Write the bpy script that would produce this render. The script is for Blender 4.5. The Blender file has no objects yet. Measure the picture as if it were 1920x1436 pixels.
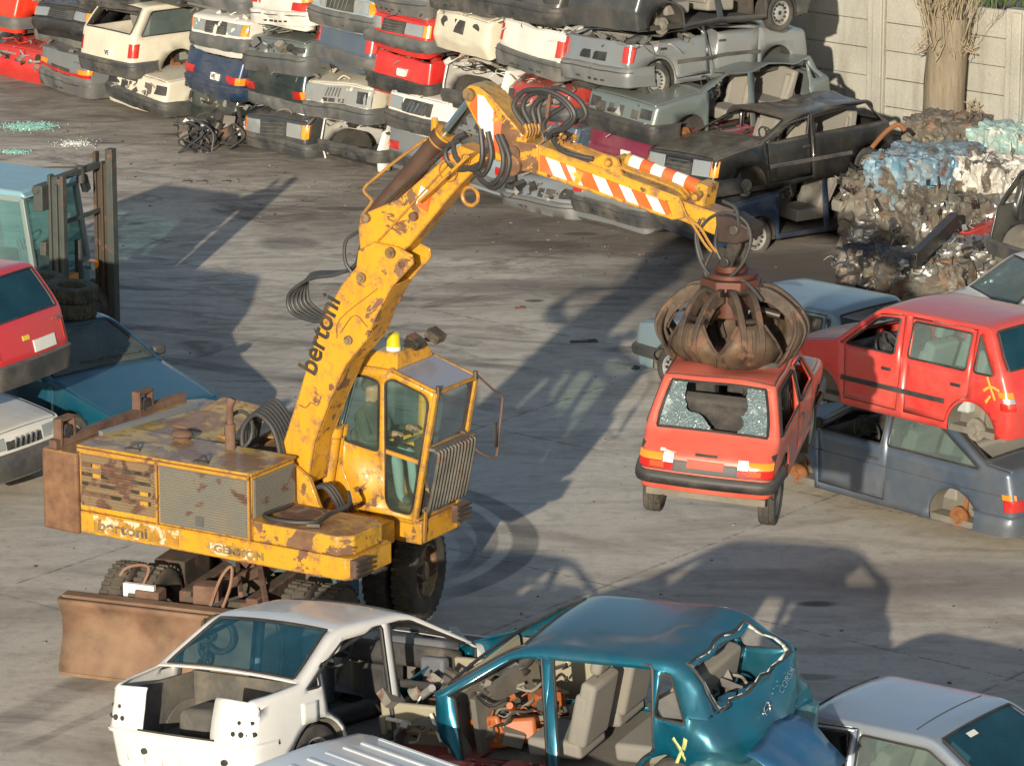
import bpy, bmesh, math, random
import numpy as np
from mathutils import Vector, Matrix, noise
from mathutils.geometry import delaunay_2d_cdt

SC = bpy.context.scene
COL = SC.collection
R = math.radians
PI = math.pi

# ------------------------------------------------------------------ camera
F_PX, CAM_H = 8000.0, 13.6
PITCH = math.atan2(2100.0, F_PX)
cam = bpy.data.cameras.new("camera")
cam.sensor_width = 36.0
cam.lens = 36.0 * F_PX / 1920.0
cam.clip_start, cam.clip_end = 0.5, 600.0
cam_ob = bpy.data.objects.new("camera", cam)
COL.objects.link(cam_ob)
cam_ob.location = (0, 0, CAM_H)
cam_ob.rotation_euler = (PI / 2 - PITCH, 0, 0)
SC.camera = cam_ob

# ------------------------------------------------------------------ sky, sun, exposure
SUN_EL, SUN_AZ = R(13.8), R(10.5)          # light travels away from the camera, a little to the right
world = bpy.data.worlds.new("World")
SC.world = world
world.use_nodes = True
wn = world.node_tree.nodes
bg = wn["Background"]
sky = wn.new("ShaderNodeTexSky")
sky.sky_type = 'NISHITA'
sky.sun_disc = False
sky.sun_elevation = SUN_EL
sky.sun_rotation = PI + SUN_AZ
world.node_tree.links.new(sky.outputs[0], bg.inputs[0])
bg.inputs[1].default_value = 0.11
sl = bpy.data.lights.new("sun", 'SUN')
sl.energy = 4.9
sl.angle = R(0.5)
sl.color = (1.0, 0.90, 0.74)
sun = bpy.data.objects.new("sun", sl)
COL.objects.link(sun)
sd = Vector((math.sin(SUN_AZ) * math.cos(SUN_EL), math.cos(SUN_AZ) * math.cos(SUN_EL), -math.sin(SUN_EL)))
sun.rotation_euler = sd.to_track_quat('-Z', 'Y').to_euler()
SC.view_settings.view_transform = 'Standard'
SC.view_settings.look = 'None'
SC.view_settings.gamma = 1.0
SC.view_settings.use_curve_mapping = False
SC.view_settings.exposure = 0.36
SC.cycles.max_bounces = 6
SC.cycles.transparent_max_bounces = 16
SC.cycles.sample_clamp_indirect = 4.0


# ------------------------------------------------------------------ surveying: where a sight line meets the ground or a plane
def ray(px, py):
    c, s = math.cos(PITCH), math.sin(PITCH)
    u, v = (px - 960) / F_PX, (718 - py) / F_PX
    return Vector((u, c + v * s, -s + v * c))


def at(px, py, z=0.0):
    d = ray(px, py)
    t = (z - CAM_H) / d.z
    return Vector((d.x * t, d.y * t, z))


def on_plane(px, py, p, n):
    d = ray(px, py)
    o = Vector((0, 0, CAM_H))
    return o + d * ((Vector(p) - o).dot(n) / d.dot(n))


# ------------------------------------------------------------------ materials
MATS = {}


class NT:
    def __init__(s, name):
        s.m = bpy.data.materials.new(name)
        s.m.use_nodes = True
        s.t = s.m.node_tree
        s.p = s.t.nodes["Principled BSDF"]

    def n(s, kind, **kw):
        x = s.t.nodes.new(kind)
        for k, v in kw.items():
            setattr(x, k, v)
        return x

    def set(s, sock, v):
        if hasattr(v, 'is_linked') or hasattr(v, 'links'):
            s.t.links.new(v, sock)
        else:
            sock.default_value = v

    def math(s, op, a, b=0.0, c=0.0, clamp=False):
        x = s.n("ShaderNodeMath", operation=op, use_clamp=clamp)
        for i, v in enumerate((a, b, c)):
            if i < len(x.inputs):
                s.set(x.inputs[i], v)
        return x.outputs[0]

    def mix(s, f, a, b):
        x = s.n("ShaderNodeMix", data_type='RGBA')
        s.set(x.inputs[0], f)
        for sock, v in ((x.inputs[6], a), (x.inputs[7], b)):
            s.set(sock, (*v, 1.0) if isinstance(v, tuple) and len(v) == 3 else v)
        return x.outputs[2]

    def noise(s, vec, scale, detail=4.0, rough=0.55, dist=0.0):
        x = s.n("ShaderNodeTexNoise")
        if vec is not None:
            s.set(x.inputs['Vector'], vec)
        x.inputs['Scale'].default_value = scale
        x.inputs['Detail'].default_value = detail
        x.inputs['Roughness'].default_value = rough
        x.inputs['Distortion'].default_value = dist
        return x.outputs[0]

    def ramp(s, f, a, b, lo=0.0, hi=1.0):
        x = s.n("ShaderNodeMapRange", clamp=True)
        s.set(x.inputs[0], f)
        for i, v in enumerate((a, b, lo, hi)):
            x.inputs[i + 1].default_value = v
        return x.outputs[0]

    def obj(s, scale=None, rot=None):
        o = s.n("ShaderNodeTexCoord").outputs['Object']
        if scale is None and rot is None:
            return o
        mp = s.n("ShaderNodeMapping")
        s.set(mp.inputs[0], o)
        if scale:
            mp.inputs['Scale'].default_value = scale
        if rot:
            mp.inputs['Rotation'].default_value = rot
        return mp.outputs[0]

    def up(s):
        g = s.n("ShaderNodeNewGeometry")
        x = s.n("ShaderNodeSeparateXYZ")
        s.set(x.inputs[0], g.outputs['Normal'])
        return x.outputs[2]

    def bump(s, h, strength=0.3, dist=0.02):
        b = s.n("ShaderNodeBump")
        b.inputs['Strength'].default_value = strength
        b.inputs['Distance'].default_value = dist
        s.set(b.inputs['Height'], h)
        s.set(s.p.inputs['Normal'], b.outputs[0])

    def out(s, col, rough=0.5, metal=0.0, coat=0.0, spec=None):
        s.set(s.p.inputs['Base Color'], (*col, 1.0) if isinstance(col, tuple) and len(col) == 3 else col)
        s.set(s.p.inputs['Roughness'], rough)
        s.set(s.p.inputs['Metallic'], metal)
        s.p.inputs['Coat Weight'].default_value = coat
        s.p.inputs['Coat Roughness'].default_value = 0.08
        if spec is not None:
            s.p.inputs['Specular IOR Level'].default_value = spec
        return s.m


DUST = (0.27, 0.23, 0.175)
RUST = (0.075, 0.04, 0.026)


def M(name, col, rough=0.5, metal=0.0, dirt=0.25, dust=0.25, dcol=DUST, coat=0.0, rust=0.0, rcol=RUST,
      scale=2.5, bump=0.0, bscale=14.0, var=0.0):
    """one general weathered surface: noise dirt, dust on what faces up, patches of rust"""
    if name in MATS:
        return MATS[name]
    t = NT(name)
    o = t.obj()
    c = (*col, 1.0)
    if var:
        c = t.mix(t.ramp(t.noise(o, scale * 1.7, 5), 0.35, 0.7), tuple(x * (1 - var) for x in col), tuple(min(1, x * (1 + var)) for x in col))
    r = rough
    if dirt or dust:
        f = t.ramp(t.noise(o, scale, 8, 0.65), 0.42, 0.72, 0.0, dirt)
        if dust:
            u = t.ramp(t.up(), 0.3, 1.0, 0.0, dust)
            u = t.math('MULTIPLY', u, t.ramp(t.noise(o, scale * 2.2, 6, 0.7), 0.25, 0.65, 0.25, 1.0))
            f = t.math('MAXIMUM', f, u)
        c = t.mix(f, c, dcol)
        r = t.math('ADD', rough, t.math('MULTIPLY', f, 0.5), clamp=True)
    if rust:
        k = t.ramp(t.noise(o, scale * 1.3, 10, 0.62, 0.6), 0.62 - rust * 0.42, 0.66 - rust * 0.42)
        rc = t.mix(t.ramp(t.noise(o, 9, 6), 0.3, 0.7), rcol, tuple(x * 2.0 for x in rcol))
        c = t.mix(k, c, rc)
        r = t.math('MAXIMUM', r, t.math('MULTIPLY', k, 0.85))
        metal = t.math('MULTIPLY', t.math('SUBTRACT', 1.0, k), metal) if metal else 0.0
    if bump:
        t.bump(t.noise(o, bscale, 6, 0.6), bump)
    MATS[name] = t.out(c, r, metal, coat)
    return MATS[name]


def paint(name, col, metal=0.0, dirt=0.3, dust=0.35, rough=0.3, rust=0.0):
    return M("paint " + name, col, rough, metal, dirt, dust, coat=0.35, rust=rust, scale=1.6, bump=0.10, bscale=3.2)


def glass(name, tint, opac=0.25, rough=0.03, base=None):
    if name in MATS:
        return MATS[name]
    t = NT(name)
    tr = t.n("ShaderNodeBsdfTransparent")
    tr.inputs[0].default_value = (*tint, 1)
    t.p.inputs['Base Color'].default_value = (*(base or [x * 0.35 for x in tint]), 1)
    t.p.inputs['Roughness'].default_value = rough
    fr = t.n("ShaderNodeFresnel")
    fr.inputs[0].default_value = 1.5
    d = t.ramp(t.noise(t.obj(), 2.0, 6), 0.35, 0.75, opac, opac + 0.2)
    f = t.math('ADD', d, fr.outputs[0], clamp=True)
    mx = t.n("ShaderNodeMixShader")
    t.set(mx.inputs[0], f)
    t.t.links.new(tr.outputs[0], mx.inputs[1])
    t.t.links.new(t.p.outputs[0], mx.inputs[2])
    t.t.links.new(mx.outputs[0], t.t.nodes["Material Output"].inputs[0])
    MATS[name] = t.m
    return t.m


BLACK = M("black plastic", (0.022, 0.023, 0.024), 0.55, dirt=0.25, dust=0.3)
GREYPL = M("grey plastic", (0.075, 0.08, 0.082), 0.6, dirt=0.35, dust=0.45)
DGREYPL = M("dark grey plastic", (0.04, 0.042, 0.044), 0.55, dirt=0.35, dust=0.4)
RUBBER = M("tyre rubber", (0.03, 0.029, 0.027), 0.85, dirt=0.6, dust=0.5, dcol=(0.16, 0.14, 0.11))
SEAL = M("window rubber", (0.012, 0.012, 0.013), 0.6, dirt=0.2, dust=0.15)
UNDER = M("underbody dirt", (0.035, 0.032, 0.028), 0.9, dirt=0.6, dust=0.3, dcol=(0.12, 0.1, 0.08))
DUSTMETAL = M("dusty steel", (0.2, 0.185, 0.155), 0.7, 0.2, dirt=0.6, dust=0.5, rust=0.1)
DARKSTEEL = M("oily steel", (0.05, 0.046, 0.042), 0.45, 0.6, dirt=0.5, dust=0.4, rust=0.15)
CHROME = M("worn chrome", (0.6, 0.6, 0.58), 0.2, 1.0, dirt=0.15, dust=0.1)
RIM = M("grey wheel rim", (0.36, 0.36, 0.35), 0.45, 0.3, dirt=0.5, dust=0.3)
HUBRUST = M("orange brake rust", (0.22, 0.085, 0.025), 0.8, 0.0, dirt=0.6, dust=0.1, dcol=(0.09, 0.06, 0.04))
LRED = M("red lamp lens", (0.42, 0.012, 0.01), 0.12, dirt=0.15, dust=0.1, coat=0.5)
LORANGE = M("orange lamp lens", (0.75, 0.22, 0.01), 0.12, dirt=0.15, dust=0.1, coat=0.5)
LWHITE = M("clear lamp lens", (0.40, 0.42, 0.42), 0.12, 0.5, dirt=0.2, dust=0.1, coat=0.6)
PLATE = M("white number plate", (0.66, 0.66, 0.6), 0.5, dirt=0.3, dust=0.1)
PLATEBLK = M("black plate", (0.02, 0.02, 0.02), 0.5, dirt=0.2, dust=0.1)
INT = M("grey seat cloth", (0.2, 0.19, 0.17), 0.9, dirt=0.5, dust=0.3)
INTD = M("dark interior", (0.03, 0.03, 0.032), 0.8, dirt=0.4, dust=0.25)
GLASS = glass("greenish window glass", (0.62, 0.78, 0.74), 0.22)
GLASSD = glass("dusty dark window glass", (0.4, 0.52, 0.5), 0.35)
GLASSB = glass("glass painted sky blue", (0.28, 0.52, 0.64), 0.22, 0.03, (0.03, 0.12, 0.18))  # the blue of a reflected sky is put into tint and base colour


# ------------------------------------------------------------------ mesh helpers
NO1, NO2, NO3 = Vector((9.32, -1.53, -7.95)), Vector((-3.7, 11.9, 5.21)), Vector((6.17, 4.83, 14.4))


def nvec(v):
    """a smooth vector field"""
    return Vector((noise.noise(v + NO1), noise.noise(v + NO2), noise.noise(v + NO3)))


class MB:
    def __init__(s):
        s.v, s.f, s.m = [], [], []

    def add(s, vs, fs, mi=0):
        b = len(s.v)
        s.v += [Vector(v) for v in vs]
        s.f += [tuple(i + b for i in f) for f in fs]
        s.m += [mi] * len(fs)

    def box(s, c, size, rot=None, mi=0):
        hx, hy, hz = (x / 2 for x in size)
        vs = [Vector((x, y, z)) for x in (-hx, hx) for y in (-hy, hy) for z in (-hz, hz)]
        if rot is not None:
            vs = [rot @ v for v in vs]
        c = Vector(c)
        s.add([v + c for v in vs], [(0, 1, 3, 2), (4, 6, 7, 5), (0, 4, 5, 1), (2, 3, 7, 6), (0, 2, 6, 4), (1, 5, 7, 3)], mi)

    def bb(s, a, b, mi=0):
        a, b = Vector(a), Vector(b)
        s.box((a + b) / 2, [abs(q) for q in (b - a)], None, mi)

    def bar(s, p, q, w, h, mi=0, upv=(0, 0, 1)):
        p, q = Vector(p), Vector(q)
        d = (q - p)
        l = d.length
        d.normalize()
        y = Vector(upv).cross(d)
        if y.length < 1e-4:
            y = Vector((0, 1, 0)).cross(d)
        y.normalize()
        z = d.cross(y)
        s.box((p + q) / 2, (l, w, h), Matrix((d, y, z)).transposed(), mi)

    def cyl(s, p, q, r0, r1=None, n=16, caps=True, mi=0):
        p, q = Vector(p), Vector(q)
        r1 = r0 if r1 is None else r1
        d = (q - p).normalized()
        u = d.orthogonal().normalized()
        w = d.cross(u)
        vs = []
        for c, r in ((p, r0), (q, r1)):
            vs += [c + (u * math.cos(2 * PI * i / n) + w * math.sin(2 * PI * i / n)) * r for i in range(n)]
        fs = [(i, (i + 1) % n, n + (i + 1) % n, n + i) for i in range(n)]
        if caps:
            fs += [tuple(range(n - 1, -1, -1)), tuple(range(n, 2 * n))]
        s.add(vs, fs, mi)

    def tube(s, pts, r, n=8, mi=0, caps=True, closed=False):
        pts = [Vector(p) for p in pts]
        rs = r if isinstance(r, (list, tuple)) else [r] * len(pts)
        k = len(pts)
        t0 = (pts[1] - pts[0]).normalized()
        u = t0.orthogonal().normalized()
        vs = []
        for i, p in enumerate(pts):
            a = pts[(i - 1) % k] if (closed or i > 0) else p
            b = pts[(i + 1) % k] if (closed or i < k - 1) else p
            t = (b - a).normalized()
            u = (u - t * u.dot(t))
            u = u.normalized() if u.length > 1e-6 else t.orthogonal().normalized()
            w = t.cross(u)
            vs += [p + (u * math.cos(2 * PI * j / n) + w * math.sin(2 * PI * j / n)) * rs[i] for j in range(n)]
        fs = []
        for i in range(k if closed else k - 1):
            a, b = i * n, ((i + 1) % k) * n
            fs += [(a + j, a + (j + 1) % n, b + (j + 1) % n, b + j) for j in range(n)]
        if caps and not closed:
            fs += [tuple(range(n - 1, -1, -1)), tuple(range((k - 1) * n, k * n))]
        s.add(vs, fs, mi)

    def prism(s, poly, y0, y1, fn=None, mi=0):
        """polygon (a,b) swept from y0 to y1; default maps (a,b) to x,z and the sweep to y"""
        fn = fn or (lambda a, b, y: (a, y, b))
        n = len(poly)
        vs = [fn(a, b, y0) for a, b in poly] + [fn(a, b, y1) for a, b in poly]
        fs = [(i, (i + 1) % n, n + (i + 1) % n, n + i) for i in range(n)] + [tuple(range(n - 1, -1, -1)), tuple(range(n, 2 * n))]
        s.add(vs, fs, mi)

    def lathe(s, prof, c, axis, n=28, mi=0):
        """profile of (radius, offset along axis)"""
        c, d = Vector(c), Vector(axis).normalized()
        u = d.orthogonal().normalized()
        w = d.cross(u)
        vs = []
        for r, o in prof:
            vs += [c + d * o + (u * math.cos(2 * PI * i / n) + w * math.sin(2 * PI * i / n)) * r for i in range(n)]
        fs = []
        for k in range(len(prof) - 1):
            a, b = k * n, (k + 1) * n
            fs += [(a + i, a + (i + 1) % n, b + (i + 1) % n, b + i) for i in range(n)]
        s.add(vs, fs, mi)

    def ball(s, c, r, n=12, m=8, sc=(1, 1, 1), mi=0):
        c = Vector(c)
        vs, fs = [], []
        for j in range(m + 1):
            a = PI * j / m
            for i in range(n):
                b = 2 * PI * i / n
                vs.append(c + Vector((math.sin(a) * math.cos(b) * sc[0], math.sin(a) * math.sin(b) * sc[1], math.cos(a) * sc[2])) * r)
        for j in range(m):
            for i in range(n):
                fs.append((j * n + i, (j + 1) * n + i, (j + 1) * n + (i + 1) % n, j * n + (i + 1) % n))
        s.add(vs, fs, mi)

    def grid(s, rows, mi=0, flip=False):
        n = len(rows[0])
        vs = [v for r in rows for v in r]
        fs = []
        for i in range(len(rows) - 1):
            for j in range(n - 1):
                q = (i * n + j, i * n + j + 1, (i + 1) * n + j + 1, (i + 1) * n + j)
                fs.append(q[::-1] if flip else q)
        s.add(vs, fs, mi)

    def build(s, name, mats, parent=None, smooth=38, bevel=0.0, solid=0.0, deform=None, weld=False, fixn=True, seg=2, sub=0):
        me = bpy.data.meshes.new(name)
        vs = [deform(v) if deform else v for v in s.v]
        me.from_pydata([tuple(v) for v in vs], [], s.f)
        for m in (mats if isinstance(mats, (list, tuple)) else [mats]):
            me.materials.append(m)
        if len(me.materials) > 1:
            me.polygons.foreach_set('material_index', s.m)
        bm = bmesh.new()
        bm.from_mesh(me)
        if weld:
            bmesh.ops.remove_doubles(bm, verts=bm.verts, dist=0.0008)
        if fixn:
            bmesh.ops.recalc_face_normals(bm, faces=bm.faces)
        bm.to_mesh(me)
        bm.free()
        me.polygons.foreach_set('use_smooth', [True] * len(me.polygons))
        me.set_sharp_from_angle(angle=R(smooth))
        o = bpy.data.objects.new(name, me)
        COL.objects.link(o)
        if parent is not None:
            o.parent = parent
        if solid:
            md = o.modifiers.new("shell", 'SOLIDIFY')
            md.thickness = solid
            md.offset = -1
        if bevel:
            md = o.modifiers.new("edges", 'BEVEL')
            md.width = bevel
            md.segments = seg
            md.limit_method = 'ANGLE'
            md.angle_limit = R(40)
            md.harden_normals = False
        if sub:
            md = o.modifiers.new("smooth", 'SUBSURF')
            md.levels = md.render_levels = sub
        return o


def thing(name, label, cat, loc=(0, 0, 0), rot=(0, 0, 0), group=None):
    o = bpy.data.objects.new(name, None)
    COL.objects.link(o)
    o.empty_display_size = 0.3
    o.location = loc
    o.rotation_euler = rot
    tag(o, label, cat, group)
    return o


def tag(o, label, cat, group=None):
    o['label'] = label
    o['category'] = cat
    if group:
        o['group'] = group
    return o


def structure(o, kind='structure'):
    o['kind'] = kind
    return o


def text(body, size, mat, parent, mtx, name='lettering', depth=0.002, space=1.0, bold=0.0, sx=1.0):
    cu = bpy.data.curves.new(name, 'FONT')
    cu.body = body
    cu.size = size
    cu.extrude = depth
    cu.offset = bold
    cu.space_character = space
    cu.align_x = 'LEFT'
    tmp = bpy.data.objects.new(name, cu)
    COL.objects.link(tmp)
    bpy.context.view_layer.update()
    me = bpy.data.meshes.new_from_object(tmp.evaluated_get(bpy.context.evaluated_depsgraph_get()))
    bpy.data.objects.remove(tmp)
    me.transform(Matrix.Diagonal((sx, 1, 1, 1)))
    me.transform(mtx)
    me.materials.clear()
    me.materials.append(mat)
    o = bpy.data.objects.new(name, me)
    COL.objects.link(o)
    o.parent = parent
    return o


def frame(o, x, y, z):
    """matrix with given origin and axes"""
    m = Matrix((Vector(x).normalized(), Vector(y).normalized(), Vector(z).normalized())).transposed().to_4x4()
    m.translation = Vector(o)
    return m


def curve(pts, n=6):
    """Catmull-Rom through the points"""
    pts = [Vector(p) for p in pts]
    q = [pts[0] * 2 - pts[1]] + pts + [pts[-1] * 2 - pts[-2]]
    out = []
    for i in range(1, len(q) - 2):
        a, b, c, d = q[i - 1:i + 3]
        for k in range(n):
            t = k / n
            out.append(0.5 * ((2 * b) + (c - a) * t + (2 * a - 5 * b + 4 * c - d) * t * t + (3 * b - a - 3 * c + d) * t ** 3))
    out.append(pts[-1])
    return out


def junk(rng, lo, hi, n, size=(0.05, 0.22), kinds=(0, 0, 1, 2, 3)):
    """a heap of small scrap: boxes, rods, cylinders, bent sheet; material slots 0..3"""
    b = MB()
    for _ in range(n):
        c = Vector([rng.uniform(a, d) for a, d in zip(lo, hi)])
        rot = Matrix.Rotation(rng.uniform(0, 6.3), 3, 'Z') @ Matrix.Rotation(rng.uniform(-0.9, 0.9), 3, 'X') @ Matrix.Rotation(rng.uniform(-0.9, 0.9), 3, 'Y')
        k = rng.choice(kinds)
        mi = rng.choice((0, 0, 1, 1, 2, 3))
        a = rng.uniform(*size)
        if k == 0:
            b.box(c, (a, a * rng.uniform(0.4, 1), a * rng.uniform(0.25, 0.8)), rot, mi)
        elif k == 1:
            d = rot @ Vector((a * 1.3, 0, 0))
            b.cyl(c - d, c + d, a * 0.16, n=8, mi=mi)
        elif k == 2:
            d = rot @ Vector((0, 0, a * 0.35))
            b.cyl(c - d, c + d, a * 0.5, n=12, mi=mi)
        else:
            p = [c + rot @ Vector((t * a, math.sin(t * 4) * a * 0.5, math.cos(t * 3) * a * 0.3)) for t in (-1.4, -0.7, 0, 0.7, 1.4)]
            b.tube(curve(p, 3), a * 0.09, 6, mi)
    return b


JUNKM = [DARKSTEEL, DUSTMETAL, BLACK, RIM]


# ------------------------------------------------------------------ cars
# side profile points: x, z, corner cut length, name of the stretch that follows
# stretches: F front face, B bonnet, S windscreen, R roof, G rear glass, T boot lid, K rear face
PROF = {
    'box_hatch': dict(L=3.64, W=1.55, wb=(1.13, -1.23), rw=0.27, belt=0.90, prof=[
        (1.74, .20, .04, 'F'), (1.82, .40, .06, 'F'), (1.74, .76, .07, 'B'), (.86, .91, .05, 'S'), (.24, 1.37, .14, 'R'),
        (-1.38, 1.40, .10, 'G'), (-1.70, .90, .06, 'K'), (-1.80, .52, .05, 'K'), (-1.75, .22, .04, None)],
        bp=-0.10, cp=-1.28, roofz=1.36, ap=(.80, .27)),
    'small_hatch': dict(L=3.23, W=1.38, wb=(1.02, -1.02), rw=0.265, belt=0.81, prof=[
        (1.55, .30, .04, 'F'), (1.61, .44, .05, 'F'), (1.54, .70, .07, 'B'), (.72, .81, .05, 'S'), (.28, 1.26, .1, 'R'),
        (-1.02, 1.29, .06, 'G'), (-1.32, .81, .05, 'K'), (-1.57, .66, .05, 'K'), (-1.60, .46, .04, 'K'), (-1.57, .31, .04, None)],
        bp=-0.18, cp=-1.00, roofz=1.27, ap=(.66, .28)),
    'five_door': dict(L=3.30, W=1.45, wb=(1.08, -1.10), rw=0.26, belt=0.90, prof=[
        (1.58, .22, .04, 'F'), (1.65, .42, .06, 'F'), (1.56, .80, .08, 'B'), (.86, .93, .05, 'S'), (.28, 1.38, .14, 'R'),
        (-1.22, 1.40, .12, 'G'), (-1.50, .93, .06, 'K'), (-1.63, .60, .05, 'K'), (-1.58, .24, .04, None)],
        bp=-0.05, cp=-1.05, roofz=1.36, ap=(.80, .30)),
    'coupe_hatch': dict(L=4.05, W=1.64, wb=(1.20, -1.20), rw=0.285, belt=0.91, prof=[
        (1.94, .20, .04, 'F'), (2.02, .42, .06, 'F'), (1.93, .73, .07, 'B'), (.98, .91, .05, 'S'), (.34, 1.33, .14, 'R'),
        (-.92, 1.35, .12, 'G'), (-1.60, .98, .04, 'T'), (-1.93, .94, .05, 'K'), (-2.02, .56, .05, 'K'), (-1.96, .22, .04, None)],
        bp=-0.18, cp=-1.28, roofz=1.31, ap=(.90, .38)),
    'saloon': dict(er=.8, L=4.43, W=1.70, wb=(1.36, -1.34), rw=0.31, belt=0.93, prof=[
        (2.10, .20, .05, 'F'), (2.20, .42, .08, 'F'), (2.08, .72, .09, 'B'), (.92, .94, .05, 'S'), (.10, 1.34, .18, 'R'),
        (-.84, 1.36, .18, 'G'), (-1.52, 1.00, .06, 'T'), (-2.12, .95, .05, 'K'), (-2.20, .62, .05, 'K'), (-2.12, .24, .05, None)],
        bp=-0.16, cp=-1.22, roofz=1.31, ap=(.84, .14)),
    'round_hatch': dict(er=1.1, L=3.73, W=1.61, wb=(1.22, -1.22), rw=0.28, belt=0.93, prof=[
        (1.76, .20, .05, 'F'), (1.86, .42, .10, 'F'), (1.72, .74, .14, 'B'), (.98, .97, .08, 'S'), (.20, 1.40, .24, 'R'),
        (-1.30, 1.40, .16, 'G'), (-1.68, .96, .08, 'K'), (-1.84, .56, .07, 'K'), (-1.78, .24, .05, None)],
        bp=-0.02, cp=-1.08, roofz=1.35, ap=(.92, .26)),
    'estate': dict(L=4.70, W=1.71, wb=(1.35, -1.30), rw=0.31, belt=0.90, prof=[
        (2.24, .24, .04, 'F'), (2.34, .45, .05, 'F'), (2.26, .80, .06, 'B'), (.95, .93, .05, 'S'), (.42, 1.40, .12, 'R'),
        (-1.80, 1.44, .10, 'G'), (-2.18, .92, .05, 'K'), (-2.34, .50, .05, 'K'), (-2.28, .26, .04, None)],
        bp=-0.05, cp=-1.08, roofz=1.38, ap=(.88, .44)),
    'three_door_wagon': dict(L=4.30, W=1.66, wb=(1.25, -1.20), rw=0.30, belt=0.92, prof=[
        (2.05, .24, .04, 'F'), (2.14, .45, .05, 'F'), (2.06, .78, .06, 'B'), (.95, .92, .05, 'S'), (.40, 1.38, .12, 'R'),
        (-1.72, 1.40, .10, 'G'), (-2.06, .94, .05, 'K'), (-2.14, .50, .05, 'K'), (-2.10, .26, .04, None)],
        bp=-0.35, cp=-1.80, roofz=1.36, ap=(.88, .42)),
}
EDGE = dict(F=.13, B=.07, S=.035, R=.07, G=.05, T=.07, K=.13)


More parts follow.
